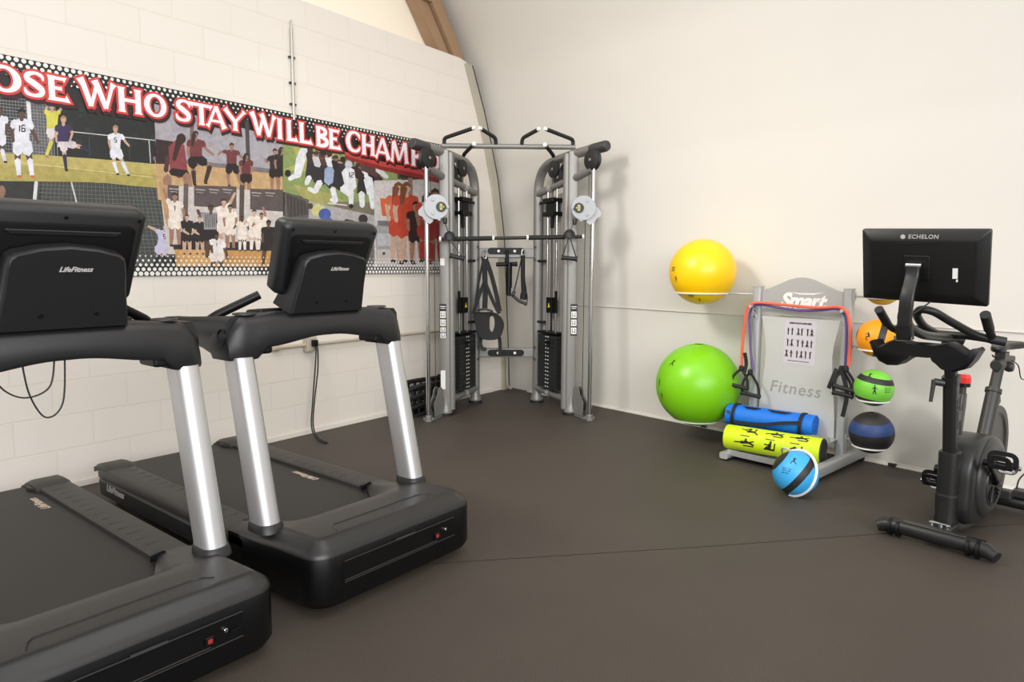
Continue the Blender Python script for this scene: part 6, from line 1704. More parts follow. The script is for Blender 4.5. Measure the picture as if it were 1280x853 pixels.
def ball(name, label, cat_, c, R, mats, axis=(0, 0, 1), bands=(), group=None, marks=()):
    o0 = Vector(Wp(*c)); m = MB(); ax = Vector(axis).normalized(); u = ax.orthogonal().normalized(); w = ax.cross(u); n = 44
    cuts = sorted(set([-PI/2+PI*i/26 for i in range(1, 26)]+[math.asin(v) for b in bands for v in b[:2]]))
    rings = [[(u*math.cos(2*PI*j/n)+w*math.sin(2*PI*j/n))*R*math.cos(a)+ax*R*math.sin(a) for j in range(n)] for a in cuts]
    vs = [p for r in rings for p in r]; k = len(cuts)
    for i in range(k-1):
        mid = math.sin((cuts[i]+cuts[i+1])/2); mi = 0
        for lo, hi, q in bands:
            if lo <= mid <= hi: mi = q
        m.add([*rings[i], *rings[i+1]], [(j, (j+1) % n, n+(j+1) % n, n+j) for j in range(n)], mi)
    m.add([*rings[0]], [tuple(range(n))[::-1]], 0); m.add([*rings[-1]], [tuple(range(n))], 0)
    o = m.build(name, mats, None, sharp=180); o.location = o0
    bm = bmesh.new(); bm.from_mesh(o.data); bmesh.ops.remove_doubles(bm, verts=bm.verts, dist=1e-5); bm.to_mesh(o.data); bm.free()
    tag(o, label, cat_, group)
    if marks:
        for (d, size, kind) in marks:
            m = MB(); d = Vector(d).normalized(); x = Vector((0, 0, 1)).cross(d).normalized(); y = d.cross(x)
            for a0, b0, a1, b1, wd in kind:
                p, q = Vector((a0, b0)), Vector((a1, b1)); t_ = (q-p).normalized(); nn = Vector((-t_.y, t_.x))*wd/2
                pts = [p+nn, p-nn, p*.5+q*.5-nn, q-nn*.7, q+nn*.7, p*.5+q*.5+nn]
                m.add([((d*R+x*v.x*size+y*v.y*size).normalized())*(R*1.004) for v in pts], [(0, 1, 2, 3, 4, 5)])
            m.build('figure_print', M['black'], o)
    return o
LUNGE = [(0, .42, 0, .3, .16), (0, .3, -.02, -.05, .2), (-.02, -.05, -.3, -.2, .13), (-.3, -.2, -.32, -.45, .1), (0, -.05, .3, -.42, .12), (0, .25, .3, .3, .08)]
STAND = [(0, .48, 0, .34, .16), (0, .3, 0, -.05, .2), (-.03, -.05, -.15, -.5, .1), (.03, -.05, .15, -.5, .1), (0, .28, -.25, .05, .07), (0, .28, .25, .05, .07)]
SQUAT = [(-.1, .4, -.08, .26, .16), (-.08, .26, .1, -.1, .2), (.1, -.1, -.25, -.1, .13), (-.25, -.1, -.2, -.45, .11), (-.05, .2, -.4, .15, .08), (.02, -.45, -.35, -.47, .07)]
LINES = [(-.5, .25, .5, .25, .12), (-.5, 0, .45, 0, .12), (-.5, -.25, .3, -.25, .12)]
cam_dir = lambda c: (Vector((0, 0, 1.31))-Vector(Wp(*c))).normalized()
def dirs(c, a, b):
    d = cam_dir(c); x = Vector((0, 0, 1)).cross(d).normalized(); y = d.cross(x); return (d+x*a+y*b).normalized()
def build_balls():
    c = HOOPS[0][0]; ball('exercise_ball', 'big yellow exercise ball in the upper left hoop of the rack', 'ball', c, HOOPS[0][1], [M['yball']], marks=[(dirs(c, -1.6, .15), .05, LINES), (dirs(c, -1.2, -.32), .045, SQUAT), (dirs(c, -.45, -1.1), .05, LINES), (dirs(c, -.1, -1.5), .04, STAND)])
    c = HOOPS[1][0]; ball('exercise_ball', 'large lime green exercise ball, lower left of the rack near the floor', 'ball', c, HOOPS[1][1], [M['gball']], marks=[(dirs(c, -.9, .75), .06, LUNGE), (dirs(c, -1.9, .05), .05, STAND), (dirs(c, -1.6, -.6), .05, SQUAT)])
    g = 'medicine balls on the right side of the rack'
    c = HOOPS[2][0]; ball('medicine_ball', 'mustard yellow medicine ball half hidden behind the bike monitor', 'ball', c, HOOPS[2][1], [M['olball'], M['ballblack']], (.3, .2, 1), ((.2, .5, 1),), g, [(dirs(c, -.1, -.85), .045, LINES)])
    c = HOOPS[3][0]; ball('medicine_ball', 'orange medicine ball with a black stripe below the monitor', 'ball', c, HOOPS[3][1], [M['oball'], M['ballblack']], (.86, -.46, -.2), ((.02, .36, 1), (-1, -.95, 1)), g, [(dirs(c, -.42, .12), .055, SQUAT)])
    c = HOOPS[4][0]; ball('medicine_ball', 'lime green medicine ball with two black stripes', 'ball', c, HOOPS[4][1], [M['lball'], M['ballblack']], (.12, -.1, .95), ((.38, .66, 1), (-.82, -.52, 1)), g, [(dirs(c, .05, -.1), .06, STAND), (dirs(c, .95, -.1), .045, LINES), (dirs(c, -.3, .85), .05, LUNGE)])
    c = HOOPS[5][0]; ball('medicine_ball', 'black and navy blue medicine ball in the lowest right hoop', 'ball', c, HOOPS[5][1], [M['ballblack'], M['nball']], (-.1, -.1, .97), ((.12, .62, 1),), g, [])
    m = MB()
    c, R = SKY; ball('medicine_ball', 'sky blue medicine ball with black stripes resting low in front of the rack', 'ball', c, R, [M['bball'], M['ballblack']], (.74, -.32, -.6), ((-.02, .3, 1), (-1, -.82, 1)), 'medicine balls on the right side of the rack', [(dirs(c, -.42, .05), .05, LINES), (dirs(c, -.1, .62), .05, LUNGE)])
build_balls()
def build_rolls():
    # rolled blue mat
    a, b = Vector(Wp(2.86, .452, .250)), Vector(Wp(3.452, .385, .287)); d = (b-a).normalized(); Lg = (b-a).length
    t = thing('exercise_mat', 'rolled blue exercise mat with black carry straps lying above the lime roller', 'mat', a, math.degrees(math.atan2(d.y, d.x)))
    m = MB(); R = .084; sp = []
    for k in range(100):
        th = k/99*5.2*PI; r = R-.0125*th/(2*PI)*1.0*1.75
        sp.append((r, th))
    outer = [(r*math.cos(t0), r*math.sin(t0)) for r, t0 in sp]; inn = [((r-.017)*math.cos(t0), (r-.017)*math.sin(t0)) for r, t0 in sp]
    pts0 = outer+inn[::-1]
    m.loft([[(x, p[0], p[1]) for p in pts0] for x in (0, Lg)], 0, False)
    n = len(outer); 
    for x in (0, Lg):
        vs = [(x, p[0], p[1]) for p in outer]+[(x, p[0], p[1]) for p in inn]; m.add(vs, [(i, i+1, n+i+1, n+i) for i in range(n-1)])
    m.tube([(.004, 0, 0), (Lg-.004, 0, 0)], R-.065, n=16)
    m.build('rolled_foam', M['mat'], t)
    m = MB()
    for x in (.06, Lg-.075):
        m.sweep([(x, (R+.002)*math.cos(2*PI*k/32), (R+.002)*math.sin(2*PI*k/32)) for k in range(32)], [(-.0015, -.011), (-.0015, .011), (.0015, .011), (.0015, -.011)], 0, up=(1, 0, 0), closed=True)
    cp = [((x, (R+.004)*math.cos(q), (R+.004)*math.sin(q))) for x, q in ((.07, math.radians(200)), (.2, math.radians(196)), (.3, math.radians(188)), (.4, math.radians(172)), (Lg-.08, math.radians(158)))]
    cp = cat(cp, 6); m.sweep(cp, [(-.011, -.0015), (.011, -.0015), (.011, .0015), (-.011, .0015)], 0, up=(0, -1, .2)); m.build('carry_strap', M['strap'], t)
    m = MB()
    for x, l in ((.12, .12), (.29, .16)): 
        for k in range(3): m.box((x+l/2, R*math.cos(math.radians(112+5*k)), R*math.sin(math.radians(112+5*k))+.001), (l*(1-.2*k), .005, .003), 0, Matrix.Rotation(math.radians(22+5*k), 3, 'X'))
    m.disc((.025, -(R+.0)*math.cos(math.radians(25)), (R)*math.sin(math.radians(25))), (0, -math.cos(math.radians(25)), math.sin(math.radians(25))), .012, .004); m.build('mat_print', M['black'], t)
    # lime foam roller
    a, b = Vector(Wp(2.965, .648, .142)), Vector(Wp(3.575, .545, .171)); d = (b-a).normalized(); Lg = (b-a).length; R = .083
    t = thing('foam_roller', 'lime yellow foam roller printed with black exercise figures on the lower shelf of the rack', 'roller', a, math.degrees(math.atan2(d.y, d.x)))
    m = MB(); m.lathe([(R-.012, .0), (R-.003, .002), (R, .008), (R, Lg-.004), (R-.002, Lg)], (0, 0, 0), (1, 0, 0), 0, 40); m.build('foam_sleeve', M['lime'], t)
    m = MB(); m.lathe([(R-.002, Lg), (R, Lg+.003), (R-.004, Lg+.010), (R-.014, Lg+.012), (R-.016, Lg+.008), (.0, Lg+.008)], (0, 0, 0), (1, 0, 0), 0, 40); m.build('end_ring', M['rubber'], t)
    m = MB()
    def wrap(x, s): q = s/R; return ((R+.0012)*-math.cos(q), (R+.0012)*math.sin(q))
    def seg(cx, cs, h, limbs):
        for x0, s0, x1, s1, w in limbs:
            p, q = Vector((cx+x0*h, cs+s0*h)), Vector((cx+x1*h, cs+s1*h)); d_ = (q-p).normalized(); n_ = Vector((-d_.y, d_.x))*w*h/2
            k = 3; L_, R_ = [], []
            for i in range(k+1):
                c_ = p.lerp(q, i/k); L_.append(c_+n_); R_.append(c_-n_)
            for i in range(k):
                m.add([(v.x, *wrap(v.x, v.y)) for v in (L_[i], L_[i+1], R_[i+1], R_[i])], [(0, 1, 2, 3)])
    plank = [(-.8, -.02, -.25, .02, .1), (-.3, 0, .3, .08, .22), (.3, .08, .75, -.12, .15), (.1, .1, .12, .34, .16), (.75, .2, .3, .05, .1), (-.1, -.22, .7, -.24, .1)]
    kneel = [(-.3, -.2, .35, -.25, .16), (-.05, -.2, .05, .2, .26), (.05, .2, .1, .45, .16), (.1, .1, -.4, .15, .1), (.35, -.25, .4, .3, .1), (-.4, -.3, -.15, .0, .12)]
    bridge = [(-.75, .12, -.2, .0, .1), (-.2, -.12, .5, -.08, .2), (.5, -.08, .55, .4, .12), (.0, .0, .1, .3, .2), (.1, .3, -.3, .1, .1), (.5, -.1, .8, -.35, .13)]
    for x, f in ((.15, plank), (.315, kneel), (.47, bridge)):
        seg(x, -.005, .085, f); seg(x, .042, .085, [(-.35, 0, .35, .0, .07)]); seg(x+.02, .085, .075, plank if f is not plank else bridge)
    m.build('figure_print', M['black'], t)
build_rolls()
def build_bands():
    def TB(name, label, pts, m_, r, hl, hr):
        t = thing(name, label, 'resistance band', Wp(3.28, .38, 0), RZ, 'resistance tubes draped over the rack')
        L = lambda u, w, z: Vector((u-3.28, -(w-.38), z))
        m = MB(); m.tube(cat([L(*p) for p in pts], 7), r, n=12); m.build('latex_tube', m_, t)
        for (top, g0, g1, tail) in (hl, hr):
            h = MB(); a, b = L(*g0), L(*g1); h.tube([a, b], .0145, n=12); d = (b-a).normalized(); h.disc(a, d, .018, .012, 0, 14); h.disc(b, d, .018, .012, 0, 14)
            ho = h.build('handle', M['rubber'], t)
            T = L(*top); h = MB()
            for q, bow in ((a, -1), (b, 1)):
                mid = (T+q)/2+d*.022*bow
                h.sweep(cat([T, mid, q], 5), [(-.009, -.0018), (.009, -.0018), (.009, .0018), (-.009, .0018)], 0, up=(0, -1, 0))
            h.lathe([(.010, -.018), (.017, -.012), (.019, .006), (.012, .022)], T, (0, 0, 1), 0, 14)
            if tail: h.sweep(cat([L(*p) for p in tail], 5), [(-.013, -.002), (.013, -.002), (.013, .002), (-.013, .002)], 0, up=(0, -1, 0))
            h.build('handle_strap', M['strap'], ho)
    TB('resistance_tube', 'coral red resistance tube draped across the front of the rack, black handles at both ends',
       [(2.915, .40, .60), (2.914, .40, .75), (2.925, .40, .92), (2.94, .40, 1.01), (2.985, .395, 1.053), (3.08, .385, 1.056), (3.25, .38, 1.047), (3.42, .38, 1.041), (3.555, .385, 1.052), (3.612, .395, 1.03), (3.64, .40, .96), (3.652, .40, .83), (3.648, .40, .68)], M['tubered'], .0095,
       ((2.925, .42, .585), (2.862, .44, .465), (2.985, .44, .452), [(2.94, .41, .70), (2.955, .41, .62), (2.95, .43, .55)]), ((3.640, .42, .665), (3.585, .44, .553), (3.705, .44, .535), [(3.62, .42, .64), (3.66, .43, .52), (3.648, .43, .40), (3.64, .43, .36)]))
    TB('resistance_tube', 'purple resistance tube hanging just under the coral one on the rack pegs',
       [(2.985, .37, .58), (2.962, .37, .72), (2.95, .37, .86), (2.945, .37, .97), (2.975, .375, 1.03), (3.04, .37, 1.042), (3.16, .365, 1.028), (3.3, .362, 1.017), (3.44, .365, 1.025), (3.545, .375, 1.038), (3.595, .37, 1.0), (3.612, .37, .90), (3.616, .37, .68)], M['tubepurple'], .0085,
       ((2.985, .405, .565), (2.94, .425, .415), (3.07, .425, .405), None), ((3.61, .405, .66), (3.575, .425, .508), (3.69, .425, .497), [(3.58, .41, .66), (3.56, .43, .58), (3.545, .43, .53)]))
build_bands()

# ================================================================== exercise bike
def build_bike():
    t = thing('exercise_bike', 'black spin bike with a large monitor at the right edge, facing the room', 'exercise bike', (1.985, 3.09, 0), BIKE_Z)
    P_, G_ = M['bike'], M['bikegrey']
    m = MB(); m.tube([(-.245, -.012, .034), (-.215, 0, .047), (-.15, 0, .053), (.15, 0, .053), (.215, 0, .047), (.255, -.014, .033)], .036, n=16, scales=[.78, .98, 1, 1, .98, .78])
    fs = m.build('front_stabilizer', P_, t, sharp=60)
    m = MB(); m.box((0, -.004, .088), (.26, .03, .006)); m.build('top_strip', G_, fs, bevel=.003)
    for x in (-.165, .165):
        m = MB(); m.lathe([(.030, -.03), (.042, -.026), (.042, -.012), (.034, -.008), (.034, .008), (.042, .012), (.042, .026), (.030, .03)], (x, -.003, .045), (1, 0, 0), 0, 20); m.box((x, .03, .065), (.07, .02, .03)); m.build('transport_wheel', M['deep'], fs)
    m = MB(); m.sweep([(0, .0, .062), (0, .25, .066), (0, .90, .062)], rrect(.11, .05, .012, 3), 0, up=(0, 0, 1)); m.build('floor_beam', P_, t)
    m = MB()
    for x in (-.02, .02, .05): m.disc((x-.01, .06, .092), (0, 0, 1), .012, .012, 0, 12)
    m.tube([(-.03, .05, .1), (.05, .055, .1)], .005, n=8); m.build('leveller', M['chrome'], t)
    m = MB(); m.tube([(-.25, .88, .034), (-.22, .87, .05), (.22, .87, .05), (.26, .88, .034)], .036, n=16, scales=[.6, 1, 1, .6]); m.build('rear_stabilizer', P_, t, sharp=60)
    m = MB(); m.box((.17, .86, .105), (.12, .08, .04)); m.box((.085, .80, .10), (.07, .06, .05)); rb = m.build('power_box', G_, t, bevel=.008)
    m = MB(); m.tube(cat([(.12, .88, .12), (.125, .90, .17), (.15, .95, .205), (.2, 1.0, .2), (.28, 1.05, .12), (.4, 1.1, .01)], 6), .004, n=7); m.build('power_cable', M['rubber'], rb)
    # front column: moulded sleeve, sliding post, clamp
    m = MB(); sec = rrect(.088, .10, .03, 4); m.loft([[Vector((x*k, y*k+yy, z)) for x, y in sec] for yy, z, k in ((.165, .075, 1.08), (.165, .12, 1.0), (.165, .25, .98), (.16, .415, 1.02), (.16, .43, 1.0), (.16, .434, .86))]); m.build('front_sleeve', P_, t)
    m = MB(); m.loft([[Vector((x, y+yy, z)) for x, y in rrect(.09, .102, .03, 4)] for yy, z in ((.165, .215), (.165, .225))]); m.build('sleeve_line', G_, t)
    m = MB(); m.sweep([(0, .158, .41), (0, .083, .80)], rrect(.058, .066, .016, 3), 0, up=(0, 1, 0)); m.sweep([(0, .086, .79), (0, .03, .95)], rrect(.048, .054, .014, 3), 0, up=(0, 1, 0)); m.sweep([(0, .089, .77), (0, .081, .805)], rrect(.066, .078, .018, 3), 0, up=(0, 1, 0)); m.build('handlebar_post', P_, t)
    m = MB(); put(m, text_mb('ECHELON', .03, 0, .0005, space=1.15), frame((.0305, .118, .62), (0, -.2, 1), (0, 1, .2))); m.build('post_lettering', G_, t)
    m = MB(); m.tube([(-.02, .06, .77), (-.055, .04, .775)], .017, n=12); m.tube([(-.055, .035, .785), (-.06, .025, .68)], .0095, n=10, scales=[1.1, .8]); m.build('clamp_lever', G_, t)
    # resistance knob behind the column
    m = MB(); m.loft([[(x, y+.25+yy, z) for x, y in rrect(.032, .06*k, .012, 3)] for z, k, yy in ((.50, .6, 0), (.56, .9, .0), (.64, 1.1, .01), (.69, 1.0, .015), (.70, .8, .015))]); m.tube([(0, .265, .69), (0, .267, .745)], .016, n=12); m.box((0, .17, .60), (.03, .12, .05)); kb = m.build('resistance_housing', G_, t, sharp=40)
    m = MB(); pr = [(.021, 0), (.028, .004), (.028, .03), (.022, .045), (.0, .048)]; m.lathe(pr, (.004, .268, .748), (0, 0, 1), 0, 10); m.lathe([(.027, -.014), (.027, .003)], (.004, .268, .748), (0, 0, 1), 1, 20); m.build('resistance_knob', [M['redknob'], M['deep']], kb, sharp=20)
    # drive housing
    prof = cat([(.18, .10, 0), (.17, .24, 0), (.185, .37, 0), (.25, .45, 0), (.36, .478, 0), (.50, .468, 0), (.64, .43, 0), (.74, .36, 0), (.79, .27, 0), (.78, .18, 0), (.70, .10, 0), (.52, .06, 0), (.32, .055, 0)], 4, True)
    cy, cz = .46, .26
    m = MB(); m.loft([[(x, cy+(p.x-cy)*k, cz+(p.y-cz)*k) for p in prof] for x, k in ((-.062, .90), (-.056, .97), (-.04, 1), (.070, 1), (.085, .97), (.091, .90))]); m.build('drive_housing', P_, t, sharp=50)
    m = MB(); m.sweep([(.0, p.x, p.y-.004) for p in cat([(.17, .075, 0), (.3, .05, 0), (.5, .048, 0), (.68, .085, 0), (.79, .17, 0), (.83, .28, 0)], 6)], rrect(.135, .03, .01, 3), 0, up=(0, 0, 1)); m.build('lower_fairing', G_, t)
    c = Vector((.096, .455, .265))
    m = MB(); m.lathe([(.20, -.02), (.20, .0), (.19, .012), (.16, .022), (.148, .02), (.115, .014), (.0, .014)], c, (1, 0, 0), 0, 44); cv = m.build('round_cover', G_, t, sharp=40)
    m = MB(); m.lathe([(.0, .0), (.118, .0), (.122, .004), (.118, .010), (.10, .008), (.0, .008)], c+Vector((.013, -.01, -.02)), (1, 0, 0), 0, 40); vr = m.build('vent_ring', P_, cv, sharp=30)
    m = MB()
    for k in range(11):
        a = math.radians(200+14*k); 
        p0 = c+Vector((.024, -.01+.035*math.cos(a), -.02+.035*math.sin(a))); p1 = c+Vector((.024, -.01+.10*math.cos(a+.25), -.02+.10*math.sin(a+.25)))
        m.tube([p0, p1], .005, n=6, scales=[.5, 1.2])
    m.build('vent_slot', M['deep'], vr)
    # cranks and pedals
    ax = Vector((0, .43, .26))
    for s, py, pz in ((1, .235, .39), (-1, .625, .13)):
        m = MB(); m.tube([(s*.06, ax.y, ax.z), (s*.14, ax.y, ax.z)], .024, n=14); m.sweep([(s*.135, ax.y, ax.z), (s*.14, py, pz)], rrect(.032, .018, .006, 2), 0, up=(1, 0, 0)); m.tube([(s*.115, py, pz), (s*.15, py, pz)], .016, n=12); cr = m.build('crank', M['deep'], t)
        m = MB(); b = Vector((s*.195, py, pz))
        for dy in (-.04, .04): m.box(b+Vector((0, dy, 0)), (.09, .016, .022))
        for dx in (-.04, .04): m.box(b+Vector((dx, 0, 0)), (.012, .09, .02))
        m.tube([b-Vector((.05, 0, 0)), b+Vector((.05, 0, 0))], .012, n=10); pd = m.build('pedal', M['deep'], cr, bevel=.003)
        m = MB()
        m.ribbon(fillet([b+Vector((-.035, -.05, .0)), b+Vector((-.035, -.075, .05)), b+Vector((.035, -.075, .05)), b+Vector((.035, -.05, .0))], .03), .024, .004, up=(0, 1, .3))
        m.ribbon(fillet([b+Vector((-.05, -.01, .0)), b+Vector((-.052, -.02, .06)), b+Vector((.052, -.02, .06)), b+Vector((.05, -.01, .0))], .03), .022, .004, up=(0, 1, .0)); m.build('toe_cage', M['strap'], pd)
        m = MB(); m.tube(fillet([b+Vector((-s*.03, .045, .0)), b+Vector((-s*.03, .05, -.045)), b+Vector((s*.035, .05, -.045)), b+Vector((s*.05, .05, -.0)), b+Vector((s*.065, .0, .0))], .02), .007, n=8)
        m.disc(b+Vector((s*.06, 0, 0)), (1, 0, 0), .012, .02, 0, 12); 
        for dz in (-.0, .02): m.box(b+Vector((0, -.0, .012+dz)), (.05, .012, .006))
        m.build('cleat_binding', M['chrome'], pd)
    # flywheel
    m = MB(); m.lathe([(.0, -.006), (.19, -.006), (.20, -.016), (.232, -.018), (.236, -.012), (.236, .012), (.232, .018), (.20, .016), (.19, .006), (.0, .006)], (-.0, .86, .325), (1, 0, 0), 0, 56); m.lathe([(.04, -.03), (.045, -.02), (.045, .02), (.04, .03)], (0, .86, .325), (1, 0, 0), 0, 20); m.build('flywheel', G_, t, sharp=30)
    # seat column and saddle
    m = MB(); m.tube([(0, .67, .40), (0, .795, .655)], .034, n=16); m.tube([(0, .785, .64), (0, .795, .66)], .039, n=16); m.tube([(0, .79, .645), (0, .865, .785)], .026, n=16); m.box((0, .83, .60), (.04, .05, .06), 0, Matrix.Rotation(.45, 3, 'X')); m.build('seat_post', G_, t)
    m = MB(); m.tube([(0, .80, .785), (0, .86, .79)], .036, n=14, scales=[.8, 1]); m.sweep([(0, .80, .79), (0, 1.08, .80)], rrect(.045, .035, .01, 3), 0, up=(0, 0, 1)); m.box((0, .90, .83), (.05, .08, .045)); m.lathe([(.0, -.02), (.024, -.018), (.03, .0), (.024, .02), (0, .022)], (.03, .93, .77), (1, 0, 0), 0, 14); m.build('seat_slider', G_, t, bevel=.004)
    m = MB(); m.tube(cat([(.02, .82, .805), (.02, .86, .80), (.02, .88, .845)], 5), .004, n=7); m.tube(cat([(-.02, .80, .84), (-.02, .85, .825), (-.02, 1.0, .83)], 5), .004, n=7); m.tube(cat([(.03, .97, .80), (.05, 1.02, .77), (.06, 1.05, .70), (.06, 1.15, .68)], 5), .003, n=7); m.build('saddle_rail', M['deep'], t)
    m = MB(); rings = []
    for k in range(15):
        q = k/14; y = .765+.285*q; hw = .024+.012*sm(0, .2, q)+.055*sm(.4, .95, q); zt = .895+.012*math.sin(q*PI)-.006+.014*sm(.6, 1, q); th = .038*sm(-.12, .12, q)*(1-.25*sm(.9, 1, q)); e = (1-.45*sm(.93, 1, q))*(.45+.55*sm(-.02, .1, q))
        rings.append([(hw*e*x, y, zt-th*zz) for x, zz in ((-1, .45), (-.92, .12), (-.6, 0), (0, .03), (.6, 0), (.92, .12), (1, .45), (.9, .85), (.5, 1), (-.5, 1), (-.9, .85))])
    m.loft(rings); m.build('saddle', P_, t, sharp=60)
    # handlebar
    hb = M['bike']
    m = MB(); m.tube(fillet([(-.208, -.25, 1.112), (-.195, -.12, 1.015), (-.10, -.05, 1.01), (0, -.02, 1.005), (.10, -.05, 1.008), (.225, -.10, 1.0)], .05), .0165, n=14); m.tube([(.202, -.25, 1.112), (.196, -.11, 1.005)], .0165, n=14)
    m.tube(cat([(.232, -.10, 1.0), (.15, -.14, 1.02), (.075, -.22, 1.075), (.025, -.29, 1.12), (-.02, -.31, 1.128), (-.045, -.27, 1.10), (-.045, -.18, 1.05), (-.03, -.08, 1.015)], 6), .017, n=14)
    m.tube(cat([(-.18, -.10, 1.012), (-.13, -.16, 1.03), (-.08, -.17, 1.035), (-.05, -.13, 1.03)], 6), .016, n=12)
    m.build('handlebar', hb, t)
    m = MB()
    for a_, b_ in (((-.207, -.258, 1.118), (-.203, -.17, 1.052)), ((.201, -.258, 1.118), (.197, -.17, 1.052)), ((.242, -.10, .998), (.19, -.12, 1.008))):
        m = MB(); m.tube([a_, b_], .0197, n=14); m.build('bar_grip', M['rubber'], t)
    m = MB(); m.lathe([(.02, -.02), (.032, -.015), (.034, .01), (.026, .03)], (0, .028, .955), (0, -.3, 1), 0, 16); m.tube(cat([(.06, .02, .975), (.03, .0, .985), (-.005, -.12, 1.0), (-.015, -.28, 1.02), (-.02, -.42, 1.06), (-.02, -.46, 1.1)], 6), .019, n=12); m.build('stem_arm', G_, t)
    # bottle and phone tray hanging under the bar
    half = [(-.21, .975), (-.20, .985), (-.185, .955), (-.165, .962), (-.13, .985), (-.10, .998), (-.055, .985), (.0, .985)]
    bot = [(-.19, .93), (-.165, .895), (-.13, .88), (-.09, .883), (-.065, .905), (-.05, .915), (-.042, .932), (-.03, .928), (0, .928)]
    topc = half+[(-x, z) for x, z in half[-2::-1]]; botc = bot+[(-x, z) for x, z in bot[-2::-1]]
    m = MB(); poly = topc+botc[::-1]
    m.loft([[(x*k, y, .94+(z-.94)*k) for x, z in poly] for y, k in ((-.345, .93), (-.335, 1), (-.25, 1), (-.235, .95))]); m.build('bottle_tray', M['deep'], t, sharp=45)
    # monitor
    tp, bt = Vector((.02, -.50, 1.455)), Vector((.02, -.42, 1.162)); up = (tp-bt).normalized(); nn = Vector((0, -up.z, up.y)); c = (tp+bt)/2; hw, hh = .232, (tp-bt).length/2
    xa = Vector((1, 0, -.038)).normalized(); up = nn.cross(xa) if nn.cross(xa).z > 0 else xa.cross(nn); Q = lambda a, b, d: c+xa*a+up*b+nn*d
    rect = lambda w, h, r=.008: rrect(2*w, 2*h, r, 3)
    m = MB(); m.loft([[Q(a, b, d) for a, b in rect(hw-i, hh-i)] for i, d in ((.002, -.030), (0, -.028), (0, -.014), (.004, -.010), (.035, .008), (.045, .010))]); mo = m.build('monitor', M['screen'], t, sharp=18)
    m = MB(); m.loft([[Q(a, b, d) for a, b in rect(hw-.012, hh-.012)] for d in (-.0300, -.0308)]); m.build('screen_glass', M['gloss'], mo)
    m = MB(); put(m, text_mb('ECHELON', .0225, .12, .0005, space=1.12), frame(Q(.008, hh-.026, .0078), xa, up))
    o2 = Q(-.066, hh-.026, .0078)
    m.lathe([(.0058, -.0005), (.0095, -.0005), (.0095, .0005), (.0058, .0005)], o2, nn, 0, 20); m.box(o2, (.011, .002, .003)); m.box(o2+up*.004, (.008, .002, .002)); m.box(o2-up*.004, (.008, .002, .002)); m.build('monitor_logo', M['logo'], mo)
    m = MB(); m.box(Q(-.01, hh-.05, .0105), (.15, .004, .006)); m.build('vent_slot', M['deep'], mo)
    m = MB(); m.loft([[Q(a-.013, b, d) for a, b in rect(.048, .05)] for d in (.008, .015)]); m.build('mount_plate', M['screen'], mo, bevel=.003)
    m = MB(); Rm = Matrix((Vector((1, 0, 0)), nn, up)).transposed(); m.box(Q(.124, -.018, .0106), (.018, .001, .042), 0, Rm); m.box(Q(.131, -.047, .0106), (.006, .001, .01), 0, Rm); m.build('rating_sticker', M['white'], mo)
    m = MB(); m.tube([Q(-.045, .012, .03), Q(.012, .012, .03)], .0125, n=12); m.build('hinge_pin', M['chrome'], mo)
    pth = cat([Q(-.017, .012, .035), Q(-.017, -.03, .05), (.002, -.535, 1.19), (-.002, -.532, 1.11), (-.005, -.525, 1.06), (-.005, -.51, 1.025)], 6)
    m = MB(); m.sweep(pth, rrect(.052, .022, .007, 3), 0, up=(0, -1, 0)); m.sweep([(-.005, -.527, 1.075), (-.003, -.512, 1.018)], rrect(.062, .03, .008, 3), 0, up=(0, -1, 0)); m.tube(fillet([(-.033, -.535, 1.03), (-.033, -.54, 1.01), (.028, -.54, 1.01), (.028, -.535, 1.03)], .01), .004, n=6); m.build('monitor_arm', P_, t)
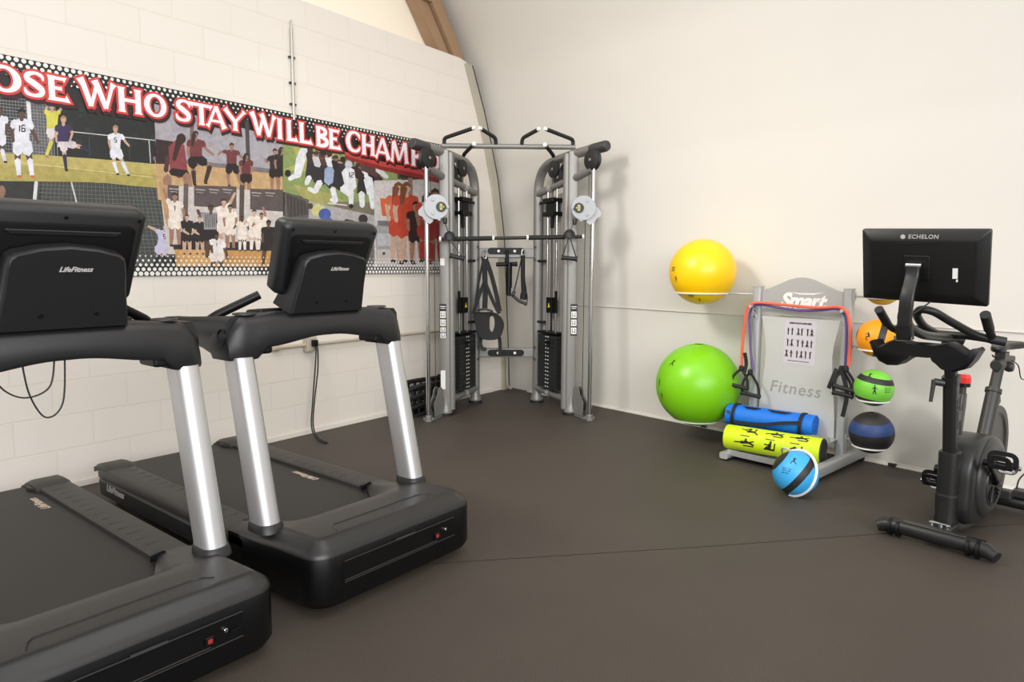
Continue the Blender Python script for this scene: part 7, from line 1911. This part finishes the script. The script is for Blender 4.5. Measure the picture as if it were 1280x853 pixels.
    m = MB(); m.tube(cat([(-.02, -.47, 1.17), (-.055, -.44, 1.13), (-.078, -.38, 1.08), (-.07, -.30, 1.035), (-.03, -.22, 1.02)], 6), .0045, n=7); m.tube(cat([(.06, -.45, 1.17), (.04, -.46, 1.15), (.01, -.48, 1.12)], 5), .003, n=7); m.build('monitor_cable', M['rubber'], t)
build_bike()

# ================================================================== light, camera, view
def area(name, loc_, target, size, power, color, sy=None):
    l = bpy.data.lights.new(name, 'AREA'); l.energy = power; l.color = color; l.shape = 'RECTANGLE'; l.size = size; l.size_y = sy or size
    o = bpy.data.objects.new(name, l); COL.objects.link(o); o.location = loc_
    o.rotation_euler = (Vector(target)-Vector(loc_)).to_track_quat('-Z', 'Y').to_euler()
    return o
area('ceiling_lamp', (-1.75, 2.9, 3.45), (1.4, 5.4, .6), .75, 29, (1, .965, .91)).data.spread = math.radians(96)
area('ceiling_lamp', (.4, 2.4, 4.2), (.4, 3.0, 0), 2.2, 36, (1, .975, .94))
area('ceiling_lamp', (1.6, -.4, 4.2), (1.0, 3.0, .6), 2.4, 34, (1, .97, .93))
area('window_daylight', (1.4, -4.4, 2.9), (-1.9, 3.6, .2), 8.0, 590, (.98, .98, 1), 2.6)
w = bpy.data.worlds.new('room fill'); SC.world = w; w.use_nodes = True
w.node_tree.nodes['Background'].inputs['Color'].default_value = (1.0, .985, .965, 1)
w.node_tree.nodes['Background'].inputs['Strength'].default_value = .76
cd = bpy.data.cameras.new('camera'); cam = bpy.data.objects.new('camera', cd); COL.objects.link(cam)
cd.sensor_width = 36; cd.sensor_fit = 'HORIZONTAL'; cd.lens = 853.3*36/1280; cd.clip_start = .05
p_, r_ = math.radians(6.345), math.radians(.217)
Fw = Vector((0, math.cos(p_), -math.sin(p_))); Up = Vector((0, math.sin(p_), math.cos(p_))); Xr = Vector((1, 0, 0))
X2 = Xr*math.cos(r_)+Up*math.sin(r_); U2 = -Xr*math.sin(r_)+Up*math.cos(r_)
mm = Matrix((X2, U2, -Fw)).transposed().to_4x4(); mm.translation = (0, 0, 1.31); cam.matrix_world = mm
SC.camera = cam
vs_ = SC.view_settings; vs_.view_transform = 'Standard'; vs_.look = 'None'; vs_.gamma = 1; vs_.use_curve_mapping = False; vs_.exposure = 0.0
